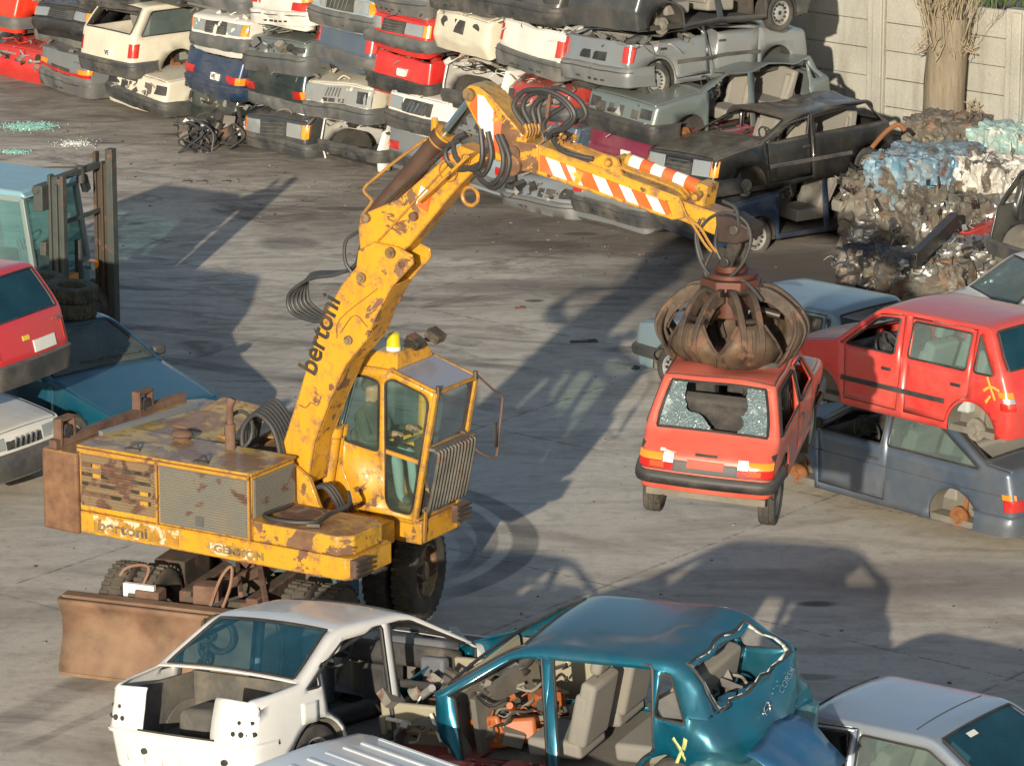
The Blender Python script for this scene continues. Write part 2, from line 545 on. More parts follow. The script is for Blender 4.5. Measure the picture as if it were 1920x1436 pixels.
class Shell:
    """geometry of one kind of body: the ribbon over the top and the two flat sides, cut into panels"""
    cache = {}

    def __init__(s, kind, doors, fine):
        P = PROF[kind]
        s.P = P
        s.fine = fine
        pts = P['prof']
        s.zmax = max(p[1] for p in pts)
        # rounded profile with tags per interval
        line, tags = [], []
        n = len(pts)
        for i, (x, z, d, t) in enumerate(pts):
            p = Vector((x, z))
            if i == 0 or i == n - 1:
                line.append(p)
                if t:
                    tags.append(t)
                continue
            a = Vector(pts[i - 1][:2]) - p
            b = Vector(pts[i + 1][:2]) - p
            d = min(d, a.length * 0.45, b.length * 0.45)
            p0, p2 = p + a.normalized() * d, p + b.normalized() * d
            k = 6
            for j in range(k + 1):
                u = j / k
                line.append((1 - u) ** 2 * p0 + 2 * u * (1 - u) * p + u * u * p2)
                tags.append(pts[i - 1][3] if j < k // 2 else t)
        # insert marks next to the seams and split long stretches
        L2, T2 = [], []
        i = 0
        while i < len(tags):
            j = i
            while j < len(tags) and tags[j] == tags[i]:
                j += 1
            run = line[i:j + 1]
            cum = [0.0]
            for a, b in zip(run, run[1:]):
                cum.append(cum[-1] + (b - a).length)
            tot = cum[-1]
            marks = set(round(c, 5) for c in cum)
            marks |= {round(m, 5) for m in (.007, .05, tot - .05, tot - .007) if .005 < m < tot - .005}
            marks = sorted(marks)
            keep = [marks[0]]
            for m in marks[1:]:
                if m - keep[-1] > 0.0035:
                    keep.append(m)
            step = 0.1 if fine else 0.2
            full = []
            for a, b in zip(keep, keep[1:]):
                kk = max(1, int((b - a) / step))
                full += [a + (b - a) * q / kk for q in range(kk)]
            full.append(tot)
            for m in full[:-1]:
                L2.append(s._on(run, cum, m))
                T2.append((tags[i], m, tot))
            i = j
        L2.append(line[-1])
        s.line, s.tags = L2, T2     # tags[i] = (tag, arc position of sample i in its run, run length)
        m = len(L2)
        s.norm, s.e = [], []
        for i in range(m):
            d = L2[min(i + 1, m - 1)] - L2[max(i - 1, 0)]
            s.norm.append(Vector((d.y, -d.x)).normalized())
        s.er = P.get('er', .6)
        raw = [EDGE[T2[min(i, m - 2)][0]] * s.er for i in range(m)]
        # smooth the edge radius along the profile
        acc = 0
        arc = [0.0]
        for a, b in zip(L2, L2[1:]):
            arc.append(arc[-1] + (b - a).length)
        for i in range(m):
            w = [(max(0, 1 - abs(arc[j] - arc[i]) / .18), raw[j]) for j in range(m)]
            s.e.append(sum(a * b for a, b in w) / sum(a for a, b in w))
        s.q = [L2[i] - s.norm[i] * s.e[i] for i in range(m)]
        s.sides(doors)

    @staticmethod
    def _on(run, cum, d):
        for k in range(len(run) - 1):
            if d <= cum[k + 1] + 1e-9:
                f = (d - cum[k]) / max(1e-9, cum[k + 1] - cum[k])
                return run[k].lerp(run[k + 1], max(0, min(1, f)))
        return run[-1]

    def hw(s, x, z):
        P = s.P
        u = abs(x) / (P['L'] / 2)
        plan = 1 - .06 * u ** 4 - .03 * u ** 12
        b = P['belt']
        if z <= b:
            k = (z - .58) / .45
            sec = 1 - .028 * k * k + (.006 if .5 < z < .62 else 0)
        else:
            k = (b - .58) / .45
            sec = 1 - .028 * k * k - .19 * ((z - b) / (s.zmax - b)) ** 1.1
        return P['W'] / 2 * plan * sec

    def roof_at(s, x):
        for a, b, t in zip(s.line, s.line[1:], s.tags):
            if t[0] in 'SRGTBK' and min(a.x, b.x) <= x <= max(a.x, b.x) and abs(a.x - b.x) > 1e-6:
                return a.y + (b.y - a.y) * (x - a.x) / (b.x - a.x)
        return s.P['belt']

    def sides(s, ndoors):
        P = s.P
        belt, rz = P['belt'] + .015, P['roofz'] - .05
        ax, at_ = P['ap']
        bp, cp = P['bp'], P['cp']
        roof_f = lambda x: s.roof_at(x) - .085

        def slope_f(z):      # front edge of the side glass at height z
            return ax - .10 + (at_ - ax) * (z - belt) / (P['roofz'] - belt)
        g0 = next(i for i, t in enumerate(s.tags) if t[0] == 'G')
        gs = [i for i, t in enumerate(s.tags) if t[0] == 'G']
        rg0, rg1 = s.line[gs[0]], s.line[gs[-1] + 1]

        def rear_f(z):
            return rg0.x + (rg1.x - rg0.x) * (z - rg0.y) / (rg1.y - rg0.y) + (.13 if P['prof'][-4][3] != 'T' else .16)
        s.win, s.door = [], []

        def win(x0, x1):
            x0b = min(x0, slope_f(belt)); x0t = min(x0, slope_f(rz - .02))
            x1b = max(x1, rear_f(belt)); x1t = max(x1, rear_f(rz))
            return s.round([(x0b, belt), (x0t, min(rz, roof_f(x0t))), (x1t, min(rz, roof_f(x1t))), (x1b, belt)], .04)
        g = .045
        Rw = P['rw'] + .065
        xf, xr = P['wb']
        fx = xf - Rw - .05       # front edge of the front door
        sill = .30
        if ndoors == 1 or ndoors == 0:
            s.win.append((win(9, bp + g), 'door' if ndoors else 'body'))
            s.win.append((win(bp - g, -9), 'body'))
        else:
            s.win.append((win(9, bp + g), 'door'))
            s.win.append((win(bp - g - .10, cp + g), 'door'))
            if rear_f(belt) < cp - .18:
                s.win.append((win(cp - g - .02, -9), 'body'))
        top = lambda x: min(P['roofz'] + .0, s.roof_at(x) - .045)
        if ndoors >= 1:
            atop = at_ - .03
            s.door.append([(fx, sill), (fx, belt - .02), (ax - .02, belt), (atop + .02, top(atop) - .01), (bp, top(bp)), (bp, sill)])
        if ndoors >= 2:
            arc = []
            for k in range(8):
                a = PI * .5 * k / 7
                px, pz = xr + (Rw + .035) * math.cos(a), P['rw'] + (Rw + .035) * math.sin(a)
                if pz > sill and px > cp + .02:
                    arc.append((px, pz))
            low = [(bp - .001, sill)]
            s.door.append([(bp - .11, sill), (bp - .11, top(bp - .11)), (cp, top(cp)), (cp, (arc[-1][1] + .04) if arc else belt)] + arc[::-1]
                          + ([(xr + Rw + .04, sill)] if arc and arc[0][0] > cp else [(cp, sill)]))
        # outline with wheel arches
        out = [tuple(p) for p in s.q]
        zb = .22

        def arch(xc):
            a0 = math.asin((zb - P['rw']) / Rw)
            return [(xc + Rw * math.cos(a), P['rw'] + Rw * math.sin(a)) for a in [PI - a0 - (PI - 2 * a0) * k / 16 for k in range(17)]]
        bottom = arch(xr) + [(x, zb) for x in np.linspace(xr + Rw + .15, xf - Rw - .15, 6)] + arch(xf)
        outline = out + bottom
        # drop consecutive duplicates
        o2 = []
        for p in outline:
            if not o2 or (Vector(p) - Vector(o2[-1])).length > .002:
                o2.append(p)
        s.outline = o2
        loops = [o2] + [w for w, _ in s.win] + [s.shrink(d, -.006) for d in s.door] + [s.shrink(d, .006) for d in s.door]
        verts, edges = [], []
        for lp in loops:
            b = len(verts)
            verts += [Vector(p) for p in lp]
            edges += [(b + i, b + (i + 1) % len(lp)) for i in range(len(lp))]
        A = np.array([v[:] for v in verts])
        ea = np.array([e for e in edges])
        p0, p1 = A[ea[:, 0]], A[ea[:, 1]]
        st = .085 if s.fine else .15
        xs = np.arange(-P['L'] / 2, P['L'] / 2, st)
        zs = np.arange(.22, s.zmax, st)
        for x in xs:
            for z in zs:
                q = np.array([x, z])
                if not inside(o2, q[None])[0]:
                    continue
                d = p1 - p0
                t = np.clip(((q - p0) * d).sum(1) / np.maximum((d * d).sum(1), 1e-9), 0, 1)
                if np.min(np.linalg.norm(p0 + d * t[:, None] - q, axis=1)) > st * .35:
                    verts.append(Vector((x, z)))
        res = delaunay_2d_cdt(verts, edges, [], 0, 1e-5)
        V, T = np.array([v[:] for v in res[0]]), [f for f in res[2]]
        cen = np.array([V[list(f)].mean(0) for f in T])
        lab = np.where(inside(o2, cen), 0, -1)
        for k, d in enumerate(s.door):
            lab[inside(s.shrink(d, -.006), cen) & (lab == 0)] = -1
            lab[inside(s.shrink(d, .006), cen)] = 10 + k
        for k, (w, _) in enumerate(s.win):
            lab[inside(w, cen)] = 20 + k
        s.V, s.T, s.lab = V, T, lab

    @staticmethod
    def round(poly, r):
        out = []
        n = len(poly)
        for i in range(n):
            p = Vector(poly[i])
            a, b = Vector(poly[i - 1]) - p, Vector(poly[(i + 1) % n]) - p
            d = min(r, a.length * .4, b.length * .4)
            p0, p2 = p + a.normalized() * d, p + b.normalized() * d
            for j in range(4):
                u = j / 3
                out.append(tuple((1 - u) ** 2 * p0 + 2 * u * (1 - u) * p + u * u * p2))
        return out

    @staticmethod
    def shrink(poly, d):
        c = np.array(poly)
        lo, hi = c.min(0), c.max(0)
        m = (lo + hi) / 2
        k = 1 - 2 * d / (hi - lo)
        return [tuple(m + (np.array(p) - m) * k) for p in poly]

    def side_mesh(s, mb, label, side, inset=0.0):
        idx = {}
        vs, fs = [], []
        for f, l in zip(s.T, s.lab):
            if l != label:
                continue
            g = []
            for i in f:
                if i not in idx:
                    idx[i] = len(vs)
                    x, z = s.V[i]
                    vs.append((x, side * (s.hw(x, z) - inset), z))
                g.append(idx[i])
            a, b, c = (Vector(vs[i]) for i in g[:3])
            if (b - a).cross(c - a).y * side < 0:
                g = g[::-1]
            fs.append(tuple(g))
        mb.add(vs, fs)

    def cols(s, i, which):
        """(y, drop) pairs across the ribbon at sample i"""
        e, h = s.e[i], s.hw(*s.q[i])
        m = .07
        c = h - e - m
        arcs = [(h - e + e * math.sin(a), e * (1 - math.cos(a))) for a in (PI / 2, R(64), R(42), R(21), 0)]
        mid = [(c * k, 0) for k in ((1, .8, .6, .4, .2, 0, -.2, -.4, -.6, -.8, -1) if s.fine else (1, .6, .2, -.2, -.6, -1))]
        if which == 'arcL':
            return arcs
        if which == 'arcR':
            return [(-y, d) for y, d in arcs[::-1]]
        if which == 'marL':
            return [(h - e, 0), (c, 0)]
        if which == 'marR':
            return [(-c, 0), (-h + e, 0)]
        if which == 'mid':
            return mid
        if which == 'panel':
            return [(h - e - .006, 0)] + mid + [(-h + e + .006, 0)]

    def row(s, i, which, push=0.0):
        n, h = s.norm[i], s.hw(*s.q[i])
        out = []
        for y, d in s.cols(i, which):
            crown = .035 * (1 - (y / h) ** 2)
            o = s.line[i] + n * (crown - d - push)
            out.append(Vector((o.x, y, o.y)))
        return out

    def ribbon(s, mb, modes):
        """modes: tag -> 'full','window','panel','open'"""
        m = len(s.line)
        for i in range(m - 1):
            tag, a, tot = s.tags[i]
            mode = modes.get(tag, 'full')
            parts = ['arcL', 'arcR']
            edge = a < .049 or a > tot - .0505
            if mode == 'full' or (mode == 'window' and edge):
                parts += ['marL', 'mid', 'marR']
            elif mode == 'window':
                parts += ['marL', 'marR']
            for w in parts:
                mb.grid([s.row(i, w), s.row(i + 1, w)], flip=True)

    def strip(s, mb, tags, which, push=0.0, lo=.006, hi=.006):
        ids = [i for i, t in enumerate(s.tags) if t[0] in tags]
        i0, i1 = ids[0], ids[-1] + 1
        while s.tags[i0][1] < lo:
            i0 += 1
        t = s.tags[i1 - 1]
        while i1 - 1 > i0 and s.tags[i1 - 1][1] > s.tags[i1 - 1][2] - hi - 1e-6:
            i1 -= 1
        if which in ('panel', 'mid'):
            mb.grid([s.row(i, which, push) for i in range(i0, i1 + 1)], flip=True)

    def contour(s, end, z, off=0.0, reach=.9):
        """plan outline of one end at height z as a list of (x,y) with arc length from the middle (positive side)"""
        tags = 'F' if end == 'F' else 'KT'
        x0 = None
        for a, b, t in zip(s.line, s.line[1:], s.tags):
            if t[0] in ('FB' if end == 'F' else 'KTG') and min(a.y, b.y) - 1e-6 <= z <= max(a.y, b.y) + 1e-6 and abs(a.y - b.y) > 1e-6:
                x = a.x + (b.x - a.x) * (z - a.y) / (b.y - a.y)
                x0 = x if x0 is None else (max(x0, x) if end == 'F' else min(x0, x))
        sg = 1 if end == 'F' else -1
        if x0 is None:
            x0 = sg * s.P['L'] / 2
        e = .13 * s.er
        h = s.hw(x0 - sg * e, z)
        pts = [(x0 + sg * (.035 + off), 0.0)]
        for y in np.linspace(0, h - e, 7)[1:]:
            pts.append((x0 + sg * (.035 * (1 - (y / h) ** 2) + off), y))
        for a in (20, 40, 60, 78, 90):
            a = R(a)
            pts.append((x0 - sg * (e - (e + off) * math.cos(a)), h - e + (e + off) * math.sin(a)))
        xx = x0 - sg * e
        for k in range(1, 9):
            x = xx - sg * reach * k / 8
            pts.append((x, s.hw(x, z) + off))
        cum = [0]
        for p, q in zip(pts, pts[1:]):
            cum.append(cum[-1] + math.hypot(q[0] - p[0], q[1] - p[1]))
        return pts, cum

    def on(s, end, a, z, off=0.0):
        """point of the end face at arc length a from the middle"""
        pts, cum = s.contour(end, z, off)
        sg = 1 if a >= 0 else -1
        x = float(np.interp(abs(a), cum, [p[0] for p in pts]))
        y = float(np.interp(abs(a), cum, [p[1] for p in pts]))
        return Vector((x, sg * y, z))

    def patch(s, mb, end, a0, a1, z0, z1, off=.012, n=None, mi=0):
        """a slab lying on the end face, with returned edges"""
        n = n or max(2, int(abs(a1 - a0) / .06))
        aa = np.linspace(a0, a1, n + 1)
        front = [[s.on(end, a, z, off) for a in aa] for z in (z0, (z0 + z1) / 2, z1)]
        back = [[s.on(end, a, z, -.03) for a in aa] for z in (z0, z1)]
        mb.grid([back[0]] + front + [back[1]], mi)
        for k in (0, -1):
            mb.add([back[0][k], front[0][k], front[1][k], front[2][k], back[1][k]], [(0, 1, 2, 3, 4)], mi)

    def bumper(s, mb, end, z0, z1, off=.06, reach=.55, mi=0):
        half = s.P['W'] / 2 - .1 + reach
        aa = np.linspace(-half, half, 41)
        zm = (z0 + z1) / 2
        prof = [(z0, -.02), (z0 + .015, off * .75), (zm - .01, off), (zm + .02, off), (z1 - .02, off * .8), (z1, off * .35), (z1, -.02)]
        mb.grid([[s.on(end, a, min(max(z, .3), .62), o) * 1 for a in aa] for z, o in prof], mi)
        # the contour is clamped to the straight part of the face; set the true heights back
        k = len(mb.v) - len(prof) * len(aa)
        for r, (z, o) in enumerate(prof):
            for c in range(len(aa)):
                mb.v[k + r * len(aa) + c].z = z


def inside(poly, pts):
    x, y = pts[:, 0], pts[:, 1]
    c = np.zeros(len(pts), bool)
    n = len(poly)
    for i in range(n):
        (x0, y0), (x1, y1) = poly[i], poly[(i + 1) % n]
        if y0 == y1:
            continue
        k = ((y0 > y) != (y1 > y)) & (x < (x1 - x0) * (y - y0) / (y1 - y0) + x0)
        c ^= k
    return c


def shell(kind, doors, fine=False):
    k = (kind, doors, fine)
    if k not in Shell.cache:
        Shell.cache[k] = Shell(*k)
    return Shell.cache[k]


MESHES = {}


def reuse(key, parent, make):
    """first call builds the object, later calls share its mesh"""
    if key in MESHES:
        src = MESHES[key]
        o = src.copy()
        COL.objects.link(o)
        o.parent = parent
    else:
        o = make()
        MESHES[key] = o
    return o


def wheel(parent, pos, side, r, style='holes', width=.17, turn=0.0, name='wheel', tilt=0.0, flat=False):
    ck = (round(r, 3), style, width)

    def tyre():
        b = MB()
        w = width / 2
        b.lathe([(r * .64, -w * .8), (r * .78, -w), (r * .93, -w * .98), (r * .99, -w * .8), (r * .985, -w * .33), (r * .965, -w * .3), (r, -w * .27), (r, w * .27),
                 (r * .965, w * .3), (r * .985, w * .33), (r * .99, w * .8), (r * .93, w * .98), (r * .78, w), (r * .64, w * .8)], (0, 0, 0), (0, 1, 0), 36)
        return b.build('wheel', RUBBER, parent, 50)
    o = reuse(('tyre',) + ck, parent, tyre)
    o.name = name
    o.location = pos
    o.rotation_euler = (tilt, 0, turn + (0 if side > 0 else PI))

    def rim():
        b = MB()
        w = width / 2
        if style == 'gold':
            rm = M("gold wheel rim", (.5, .27, .04), .45, .4, dirt=.5, dust=.2)
        else:
            rm = RIM
        b.lathe([(r * .66, -w * .7), (r * .66, w * .82), (r * .6, w * .78), (r * .57, w * .3), (r * .5, w * .25), (r * .3, w * .5), (r * .16, w * .55), (0, w * .55)], (0, 0, 0), (0, 1, 0), 30)
        nh = {'holes': 12, 'gold': 5, 'cover': 16, 'plain': 4}.get(style, 12)
        for k in range(nh):
            a = 2 * PI * k / nh
            rr, q = (r * .46, .022) if style == 'holes' else ((r * .5, .016) if style == 'cover' else (r * .4, .03))
            p = Vector((rr * math.cos(a), w * .34, rr * math.sin(a)))
            b.cyl(p - Vector((0, .02, 0)), p + Vector((0, .02, 0)), q, n=8, mi=1)
        b.cyl((0, w * .5, 0), (0, w * .62, 0), r * .12, n=12, mi=1)
        return b.build('rim', [rm, BLACK], o, 40)
    q = reuse(('rim',) + ck, o, rim)
    q.location = (0, 0, 0)
    return o


def hub(parent, pos, side, rusty=True, r=.125):
    def mk():
        b = MB()
        b.lathe([(.0, .07), (r * .35, .07), (r * .4, .04), (r * .55, .035), (r * .6, .02), (r, .02), (r, -.01), (r * .6, -.03), (.05, -.1), (.05, -.35)], (0, 0, 0), (0, 1, 0), 24)
        for k in range(4):
            a = k * PI / 2
            b.cyl((r * .42 * math.cos(a), .03, r * .42 * math.sin(a)), (r * .42 * math.cos(a), .065, r * .42 * math.sin(a)), .009, n=6)
        b.bar((0, -.1, .05), (.02, -.2, .42), .05, .05)
        return b.build('brake_disc', HUBRUST if rusty else DUSTMETAL, parent, 40)
    o = reuse(('hub', rusty, r), parent, mk)
    o.location = pos
    o.rotation_euler = (0, 0, 0 if side > 0 else PI)
    return o


def seat(parent, pos, mat, wide=.48, head=True, lean=.32, deform=None):
    b = MB()
    x, y, z = pos
    b.box((x, y, z), (.52, wide, .17))
    back = Matrix.Rotation(-lean, 3, 'Y')
    b.box((x - .32, y, z + .33), (.15, wide * .95, .62), back)
    b.box((x - .265, y - wide * .40, z + .28), (.13, .09, .50), back)
    b.box((x - .265, y + wide * .40, z + .28), (.13, .09, .50), back)
    o = b.build('seat', mat, parent, 50, bevel=.042, seg=4, deform=deform)
    if head:
        b = MB()
        b.box((x - .45, y, z + .76), (.11, min(.28, wide * .6), .19), back)
        h = b.build('headrest', mat, o, 50, bevel=.05, seg=4, deform=deform)
        for k in (-.06, .06):
            b = MB()
            b.cyl((x - .40, y + k, z + .58), (x - .44, y + k, z + .72), .008, n=6)
            b.build('headrest_post', CHROME, o, deform=deform)
    return o


def steering(parent, pos, tilt=.5):
    b = MB()
    c = Vector(pos)
    ax = Vector((-math.cos(tilt), 0, math.sin(tilt)))
    u = Vector((0, 1, 0))
    w = ax.cross(u)
    b.tube([c + (u * math.cos(a) + w * math.sin(a)) * .185 for a in [2 * PI * k / 24 for k in range(24)]], .014, 8, closed=True)
    b.cyl(c - ax * .03, c + ax * .01, .06, n=14)
    for a in (.2, PI - .2, PI * 1.5):
        b.bar(c, c + (u * math.cos(a) + w * math.sin(a)) * .18, .03, .012)
    b.cyl(c, c - ax * .35, .022, n=8)
    return b.build('steering_wheel', INTD, parent, 45)


class Car:
    """one car: an Empty at its middle on the ground, nose along +x, with its parts as children"""

    def __init__(s, name, kind, body, label, cat='car', group=None, doors=1, fine=False, seed=0, crush=1.0, dent=.0, crumple=.05,
                 bonnet='panel', boot='panel', glazed='', gone=(), wheels='....', ends='FR', bumper=BLACK, bz=None, front='lamps', rear='blocks',
                 interior=False, plate='', moulding=None, pull=None, tagshow=True, under=True, dash=True, intmat=None, wheelstyle='holes', skip_side=0,
                 hole=None, hole_side=None, roof=True, bonnet_mat=None, seats=2, drop=()):
        s.sh = sh = shell(kind, doors, fine)
        P = sh.P
        s.P = P
        s.dent = dent
        rng = random.Random(seed * 7 + 3)
        s.rng = rng
        s.root = t = thing(name, label, cat, group=group)
        belt = P['belt']
        off = Vector((seed * 3.1, seed * 1.7, seed * .9))

        def deform(v):
            v = Vector(v)
            k = max(0.0, (v.z - belt + .04))
            if crush < .95:
                if k > 0:
                    n1 = nvec(v * 1.7 + off)
                    n2 = nvec(v * 5.0 + off)
                    w = min(1, k / .15)
                    z = belt - .04 + k * crush + (n1.z * crumple * 1.5 + n2.z * crumple * .8) * w
                    v.z = z
                    v.x += (n1.x * crumple * 2 + n2.x * crumple) * w
                    v.y += (n1.y * crumple * 1.6 + n2.y * crumple) * w - .08 * v.y * w
            if dent:
                n1 = nvec(v * 1.3 + off * 2)
                n2 = nvec(v * 4.2 + off)
                v += (n1 * .8 + n2 * .2) * dent
                if crush < .6 and abs(v.x) > P['L'] / 2 - .7:
                    rg_ = abs(noise.noise(v * 2.1 + off))
                    v.x -= math.copysign(max(0, .13 - rg_) * dent * 7 * min(1, (abs(v.x) - P['L'] / 2 + .7) / .3), v.x)
            if pull:
                v = pull(v)
            return v
        s.deform = deform if (crush < .95 or dent or pull) else None
        D = s.deform
        glass_roof = crush > .6
        modes = dict(S='window', G='window', B='panel' if bonnet in ('panel', 'gone', 'up') else 'full',
                     T='panel' if boot in ('panel', 'gone') else 'full')
        hatch = not any(tg[0] == 'T' for tg in sh.tags)
        if not roof:
            modes['R'] = 'open'
        if boot == 'gone' and hatch:
            modes['K'] = 'open'
            modes['G'] = 'open'
        b = MB()
        sh.ribbon(b, modes)
        if hole:
            b.f = [f for f in b.f if not hole(sum((b.v[i] for i in f), Vector()) / len(f))]
            b.m = [0] * len(b.f)
        for sd_ in (1, -1):
            b2 = MB()
            sh.side_mesh(b2, 0, sd_)
            if hole_side:
                b2.f = [f for f in b2.f if not hole_side(sum((b2.v[i] for i in f), Vector()) / len(f))]
            b.add(b2.v, b2.f)
        s.body = b.build('body', body, t, 42, solid=.018, weld=True, fixn=False, deform=D)
        if bonnet == 'panel':
            b = MB()
            sh.strip(b, 'B', 'panel')
            b.build('bonnet', bonnet_mat or body, t, 40, solid=.014, fixn=False, deform=D)
        else:
            xb = sh.line[[i for i, tg in enumerate(sh.tags) if tg[0] == 'B'][-1]].x
            b = junk(rng, (xb - .1, -.52, .42), (P['L'] / 2 - .2, .52, .74), 46 if fine else 34, (.07, .3))
            b.bb((xb, -.6, .25), (xb + .04, .6, .8), 1)
            b.build('engine', JUNKM, t, 35, deform=D)
        if boot == 'panel' and not hatch:
            b = MB()
            sh.strip(b, 'T', 'panel')
            b.build('boot_lid', body, t, 40, solid=.014, fixn=False, deform=D)
        # doors and glass
        for k in range(len(sh.door)):
            for sd_ in (1, -1):
                key = 'fr'[k] + ('l' if sd_ > 0 else 'r')
                if key in gone:
                    continue
                b = MB()
                sh.side_mesh(b, 10 + k, sd_)
                d = b.build('door', body, t, 40, solid=.03, fixn=False, deform=D)
                zz = belt - .16
                xs = [p[0] for p in sh.door[k]]
                xh = min(xs) + .14
                if k == 1 and P['cp'] > P['wb'][1]:
                    xh = P['cp'] + .16
                b = MB()
                y = sd_ * (sh.hw(xh, zz) + .008)
                b.box((xh, y, zz), (.13, .022, .034))
                b.build('handle', BLACK, d, 30, bevel=.006, deform=D)
        if glass_roof:
            for k, (w, own) in enumerate(sh.win):
                for sd_ in (1, -1):
                    key = 'w%d%s' % (k, 'l' if sd_ > 0 else 'r')
                    dk = 'fr'[min(k, 1)] + ('l' if sd_ > 0 else 'r')
                    if own == 'door' and dk in gone:
                        continue
                    b = MB()
                    b.tube([(x, sd_ * (sh.hw(x, z) + .003), z) for x, z in w], .011, 5, closed=True)
                    b.build('window_rubber', SEAL, t, 60, deform=D)
                    if key in glazed.split() or ('side' in glazed and 'no' + key not in glazed):
                        b = MB()
                        sh.side_mesh(b, 20 + k, sd_, .012)
                        b.build('side_window', GLASS, t, 40, fixn=False, deform=D)
            for tg, nm, key in (('S', 'windscreen', 'front'), ('G', 'rear_window', 'rear')):
                if boot == 'gone' and hatch and tg == 'G':
                    continue
                ids = [i for i, q in enumerate(sh.tags) if q[0] == tg and .04 < q[1] <= q[2] - .045]
                ids.append(ids[-1] + 1)
                L_ = [sh.row(i, 'marL')[1] for i in ids]
                R_ = [sh.row(i, 'marR')[0] for i in ids]
                top = [sh.row(ids[0], 'mid'), sh.row(ids[-1], 'mid')]
                loop = L_ + top[1][1:-1] + R_[::-1] + top[0][1:-1][::-1]
                if roof:
                    b = MB()
                    b.tube(loop, .014, 5, closed=True)
                    b.build('window_rubber', SEAL, t, 60, deform=D)
                if key in glazed.split():
                    b = MB()
                    b.grid([sh.row(i, 'mid', .008) for i in ids], flip=True)
                    b.build(nm, GLASS if tg == 'S' else GLASSB, t, 40, fixn=False, deform=D)
        # floor, arches
        if under:
            b = MB()
            l2 = P['L'] / 2
            b.bb((-l2 + .12, -P['W'] / 2 + .1, .2), (l2 - .2, P['W'] / 2 - .1, .27))
            b.bb((P['wb'][0] - .45, -.55, .27), (P['wb'][0] - .4, .55, belt - .1))
            for xw in P['wb']:
                for sd_ in (1, -1):
                    rr = P['rw'] + .075
                    y0, y1 = sd_ * (P['W'] / 2 - .26), sd_ * (P['W'] / 2 - .035)
                    rows = []
                    for y in (y0, y1):
                        rows.append([Vector((xw + rr * math.cos(a), y, P['rw'] + rr * math.sin(a))) for a in [PI * q / 14 for q in range(15)]])
                    b.grid(rows)
                    b.add(rows[0], [tuple(range(15))])
            b.build('underbody', UNDER if fine is False else M("dusty wheel housing", (.13, .12, .1), .9, dirt=.6, dust=.3), t, 40, deform=D)
        # wheels: '.' none, 'w' wheel, 'd' brake disc   order front-left, front-right, rear-left, rear-right
        for c, (xw, sd_) in zip(wheels, ((P['wb'][0], 1), (P['wb'][0], -1), (P['wb'][1], 1), (P['wb'][1], -1))):
            y = sd_ * (P['W'] / 2 - .115)
            if c == 'w':
                wheel(t, (xw, y, P['rw']), sd_, P['rw'], wheelstyle, turn=0)
            elif c == 'd':
                hub(t, (xw, sd_ * (P['W'] / 2 - .13), P['rw']), sd_)
            elif c == 'g':
                hub(t, (xw, sd_ * (P['W'] / 2 - .13), P['rw']), sd_, False)
        # interior
        im = intmat or INT
        if interior:
            if seats:
                for sd_ in (1, -1):
                    seat(t, (.02, sd_ * .36, .46), im, deform=D if crush < .95 else None)
                seat(t, (P['wb'][1] + .40, 0, .48), im, 1.15, head=False, lean=.3, deform=D if crush < .95 else None)
            if dash:
                b = MB()
                x0 = P['ap'][0] - .1
                b.box((x0, 0, .80), (.34, P['W'] - .28, .2), Matrix.Rotation(.25, 3, 'Y'))
                b.box((x0 - .1, 0, .52), (.28, .3, .42))
                b.build('dashboard', INTD, t, 50, bevel=.04, deform=D)
                steering(t, (x0 - .32, .36, .86))
        elif crush < .6:
            b = junk(rng, (-1.2, -.55, belt - .14), (.6, .55, belt + .02), 14, (.12, .4))
            b.build('scrap_lining', [BLACK, M("torn beige lining", (.22, .19, .14), .9, dirt=.5), GREYPL, DUSTMETAL], t, 35, deform=D)
        if crush < .3:
            b = MB()
            e0 = 1 if 'F' in ends else -1
            for k in range(26):
                a = rng.uniform(-.95, .95)
                zz = belt - .06 + rng.uniform(-.05, .06)
                sx = e0 * rng.uniform(.2, .95) * P['L'] / 2
                sy = -e0 * 0 + rng.choice((-1, 1)) * (sh.hw(sx, zz) - .02) if rng.random() < .6 else rng.uniform(-.6, .6)
                if abs(sy) < .62:
                    sx = e0 * (P['L'] / 2 - rng.uniform(.12, .5))
                q = Vector((sx, sy, zz))
                rot = Matrix.Rotation(rng.uniform(0, 6.3), 3, 'Z') @ Matrix.Rotation(rng.uniform(-.6, .6), 3, 'X')
                w, l = rng.uniform(.015, .06), rng.uniform(.1, .35)
                mi = rng.choice((0, 0, 1, 2, 3))
                if rng.random() < .6:
                    b.grid([[q + rot @ Vector(((i / 3 - .5) * l, s_ * w, math.sin(i * 2 + k) * .035 + s_ * .01)) for s_ in (-1, 0, 1)] for i in range(4)], mi)
                else:
                    b.tube(curve([q + rot @ Vector((u * l, math.sin(u * 4 + k) * .05, math.cos(u * 3 + k) * .04 - .05 * abs(u))) for u in (-1, -.4, .3, 1)], 3), .009, 5, mi)
            b.build('torn_edge', [body, DUSTMETAL, BLACK, INT], t, 30)['kind'] = 'stuff'
        # trim on the ends
        bm_ = bumper
        for e in ends:
            hw_ = sh.hw(0, .5) - .02
            z0, z1 = bz or (.28, .50)
            if bm_ is not None:
                b = MB()
                sh.bumper(b, e, z0, z1)
                bo = b.build('bumper', bm_, t, 50, deform=D)
                if crush < .3 and rng.random() < .5:
                    bo.rotation_euler = (R(rng.uniform(-5, 5)), 0, R(rng.uniform(-1.5, 1.5)))
                if z1 - z0 > .22 and not fine:
                    b = MB()
                    for k in range(5):
                        a = -.28 + .14 * k
                        sh.patch(b, e, a - .04, a + .04, z0 + .07, z0 + .10, .062, 2)
                    b.tube([sh.on(e, a, z1 - .07, .062) for a in np.linspace(-.85, .85, 15)], .008, 5)
                    b.build('bumper_slots', BLACK, bo, 40, deform=D)
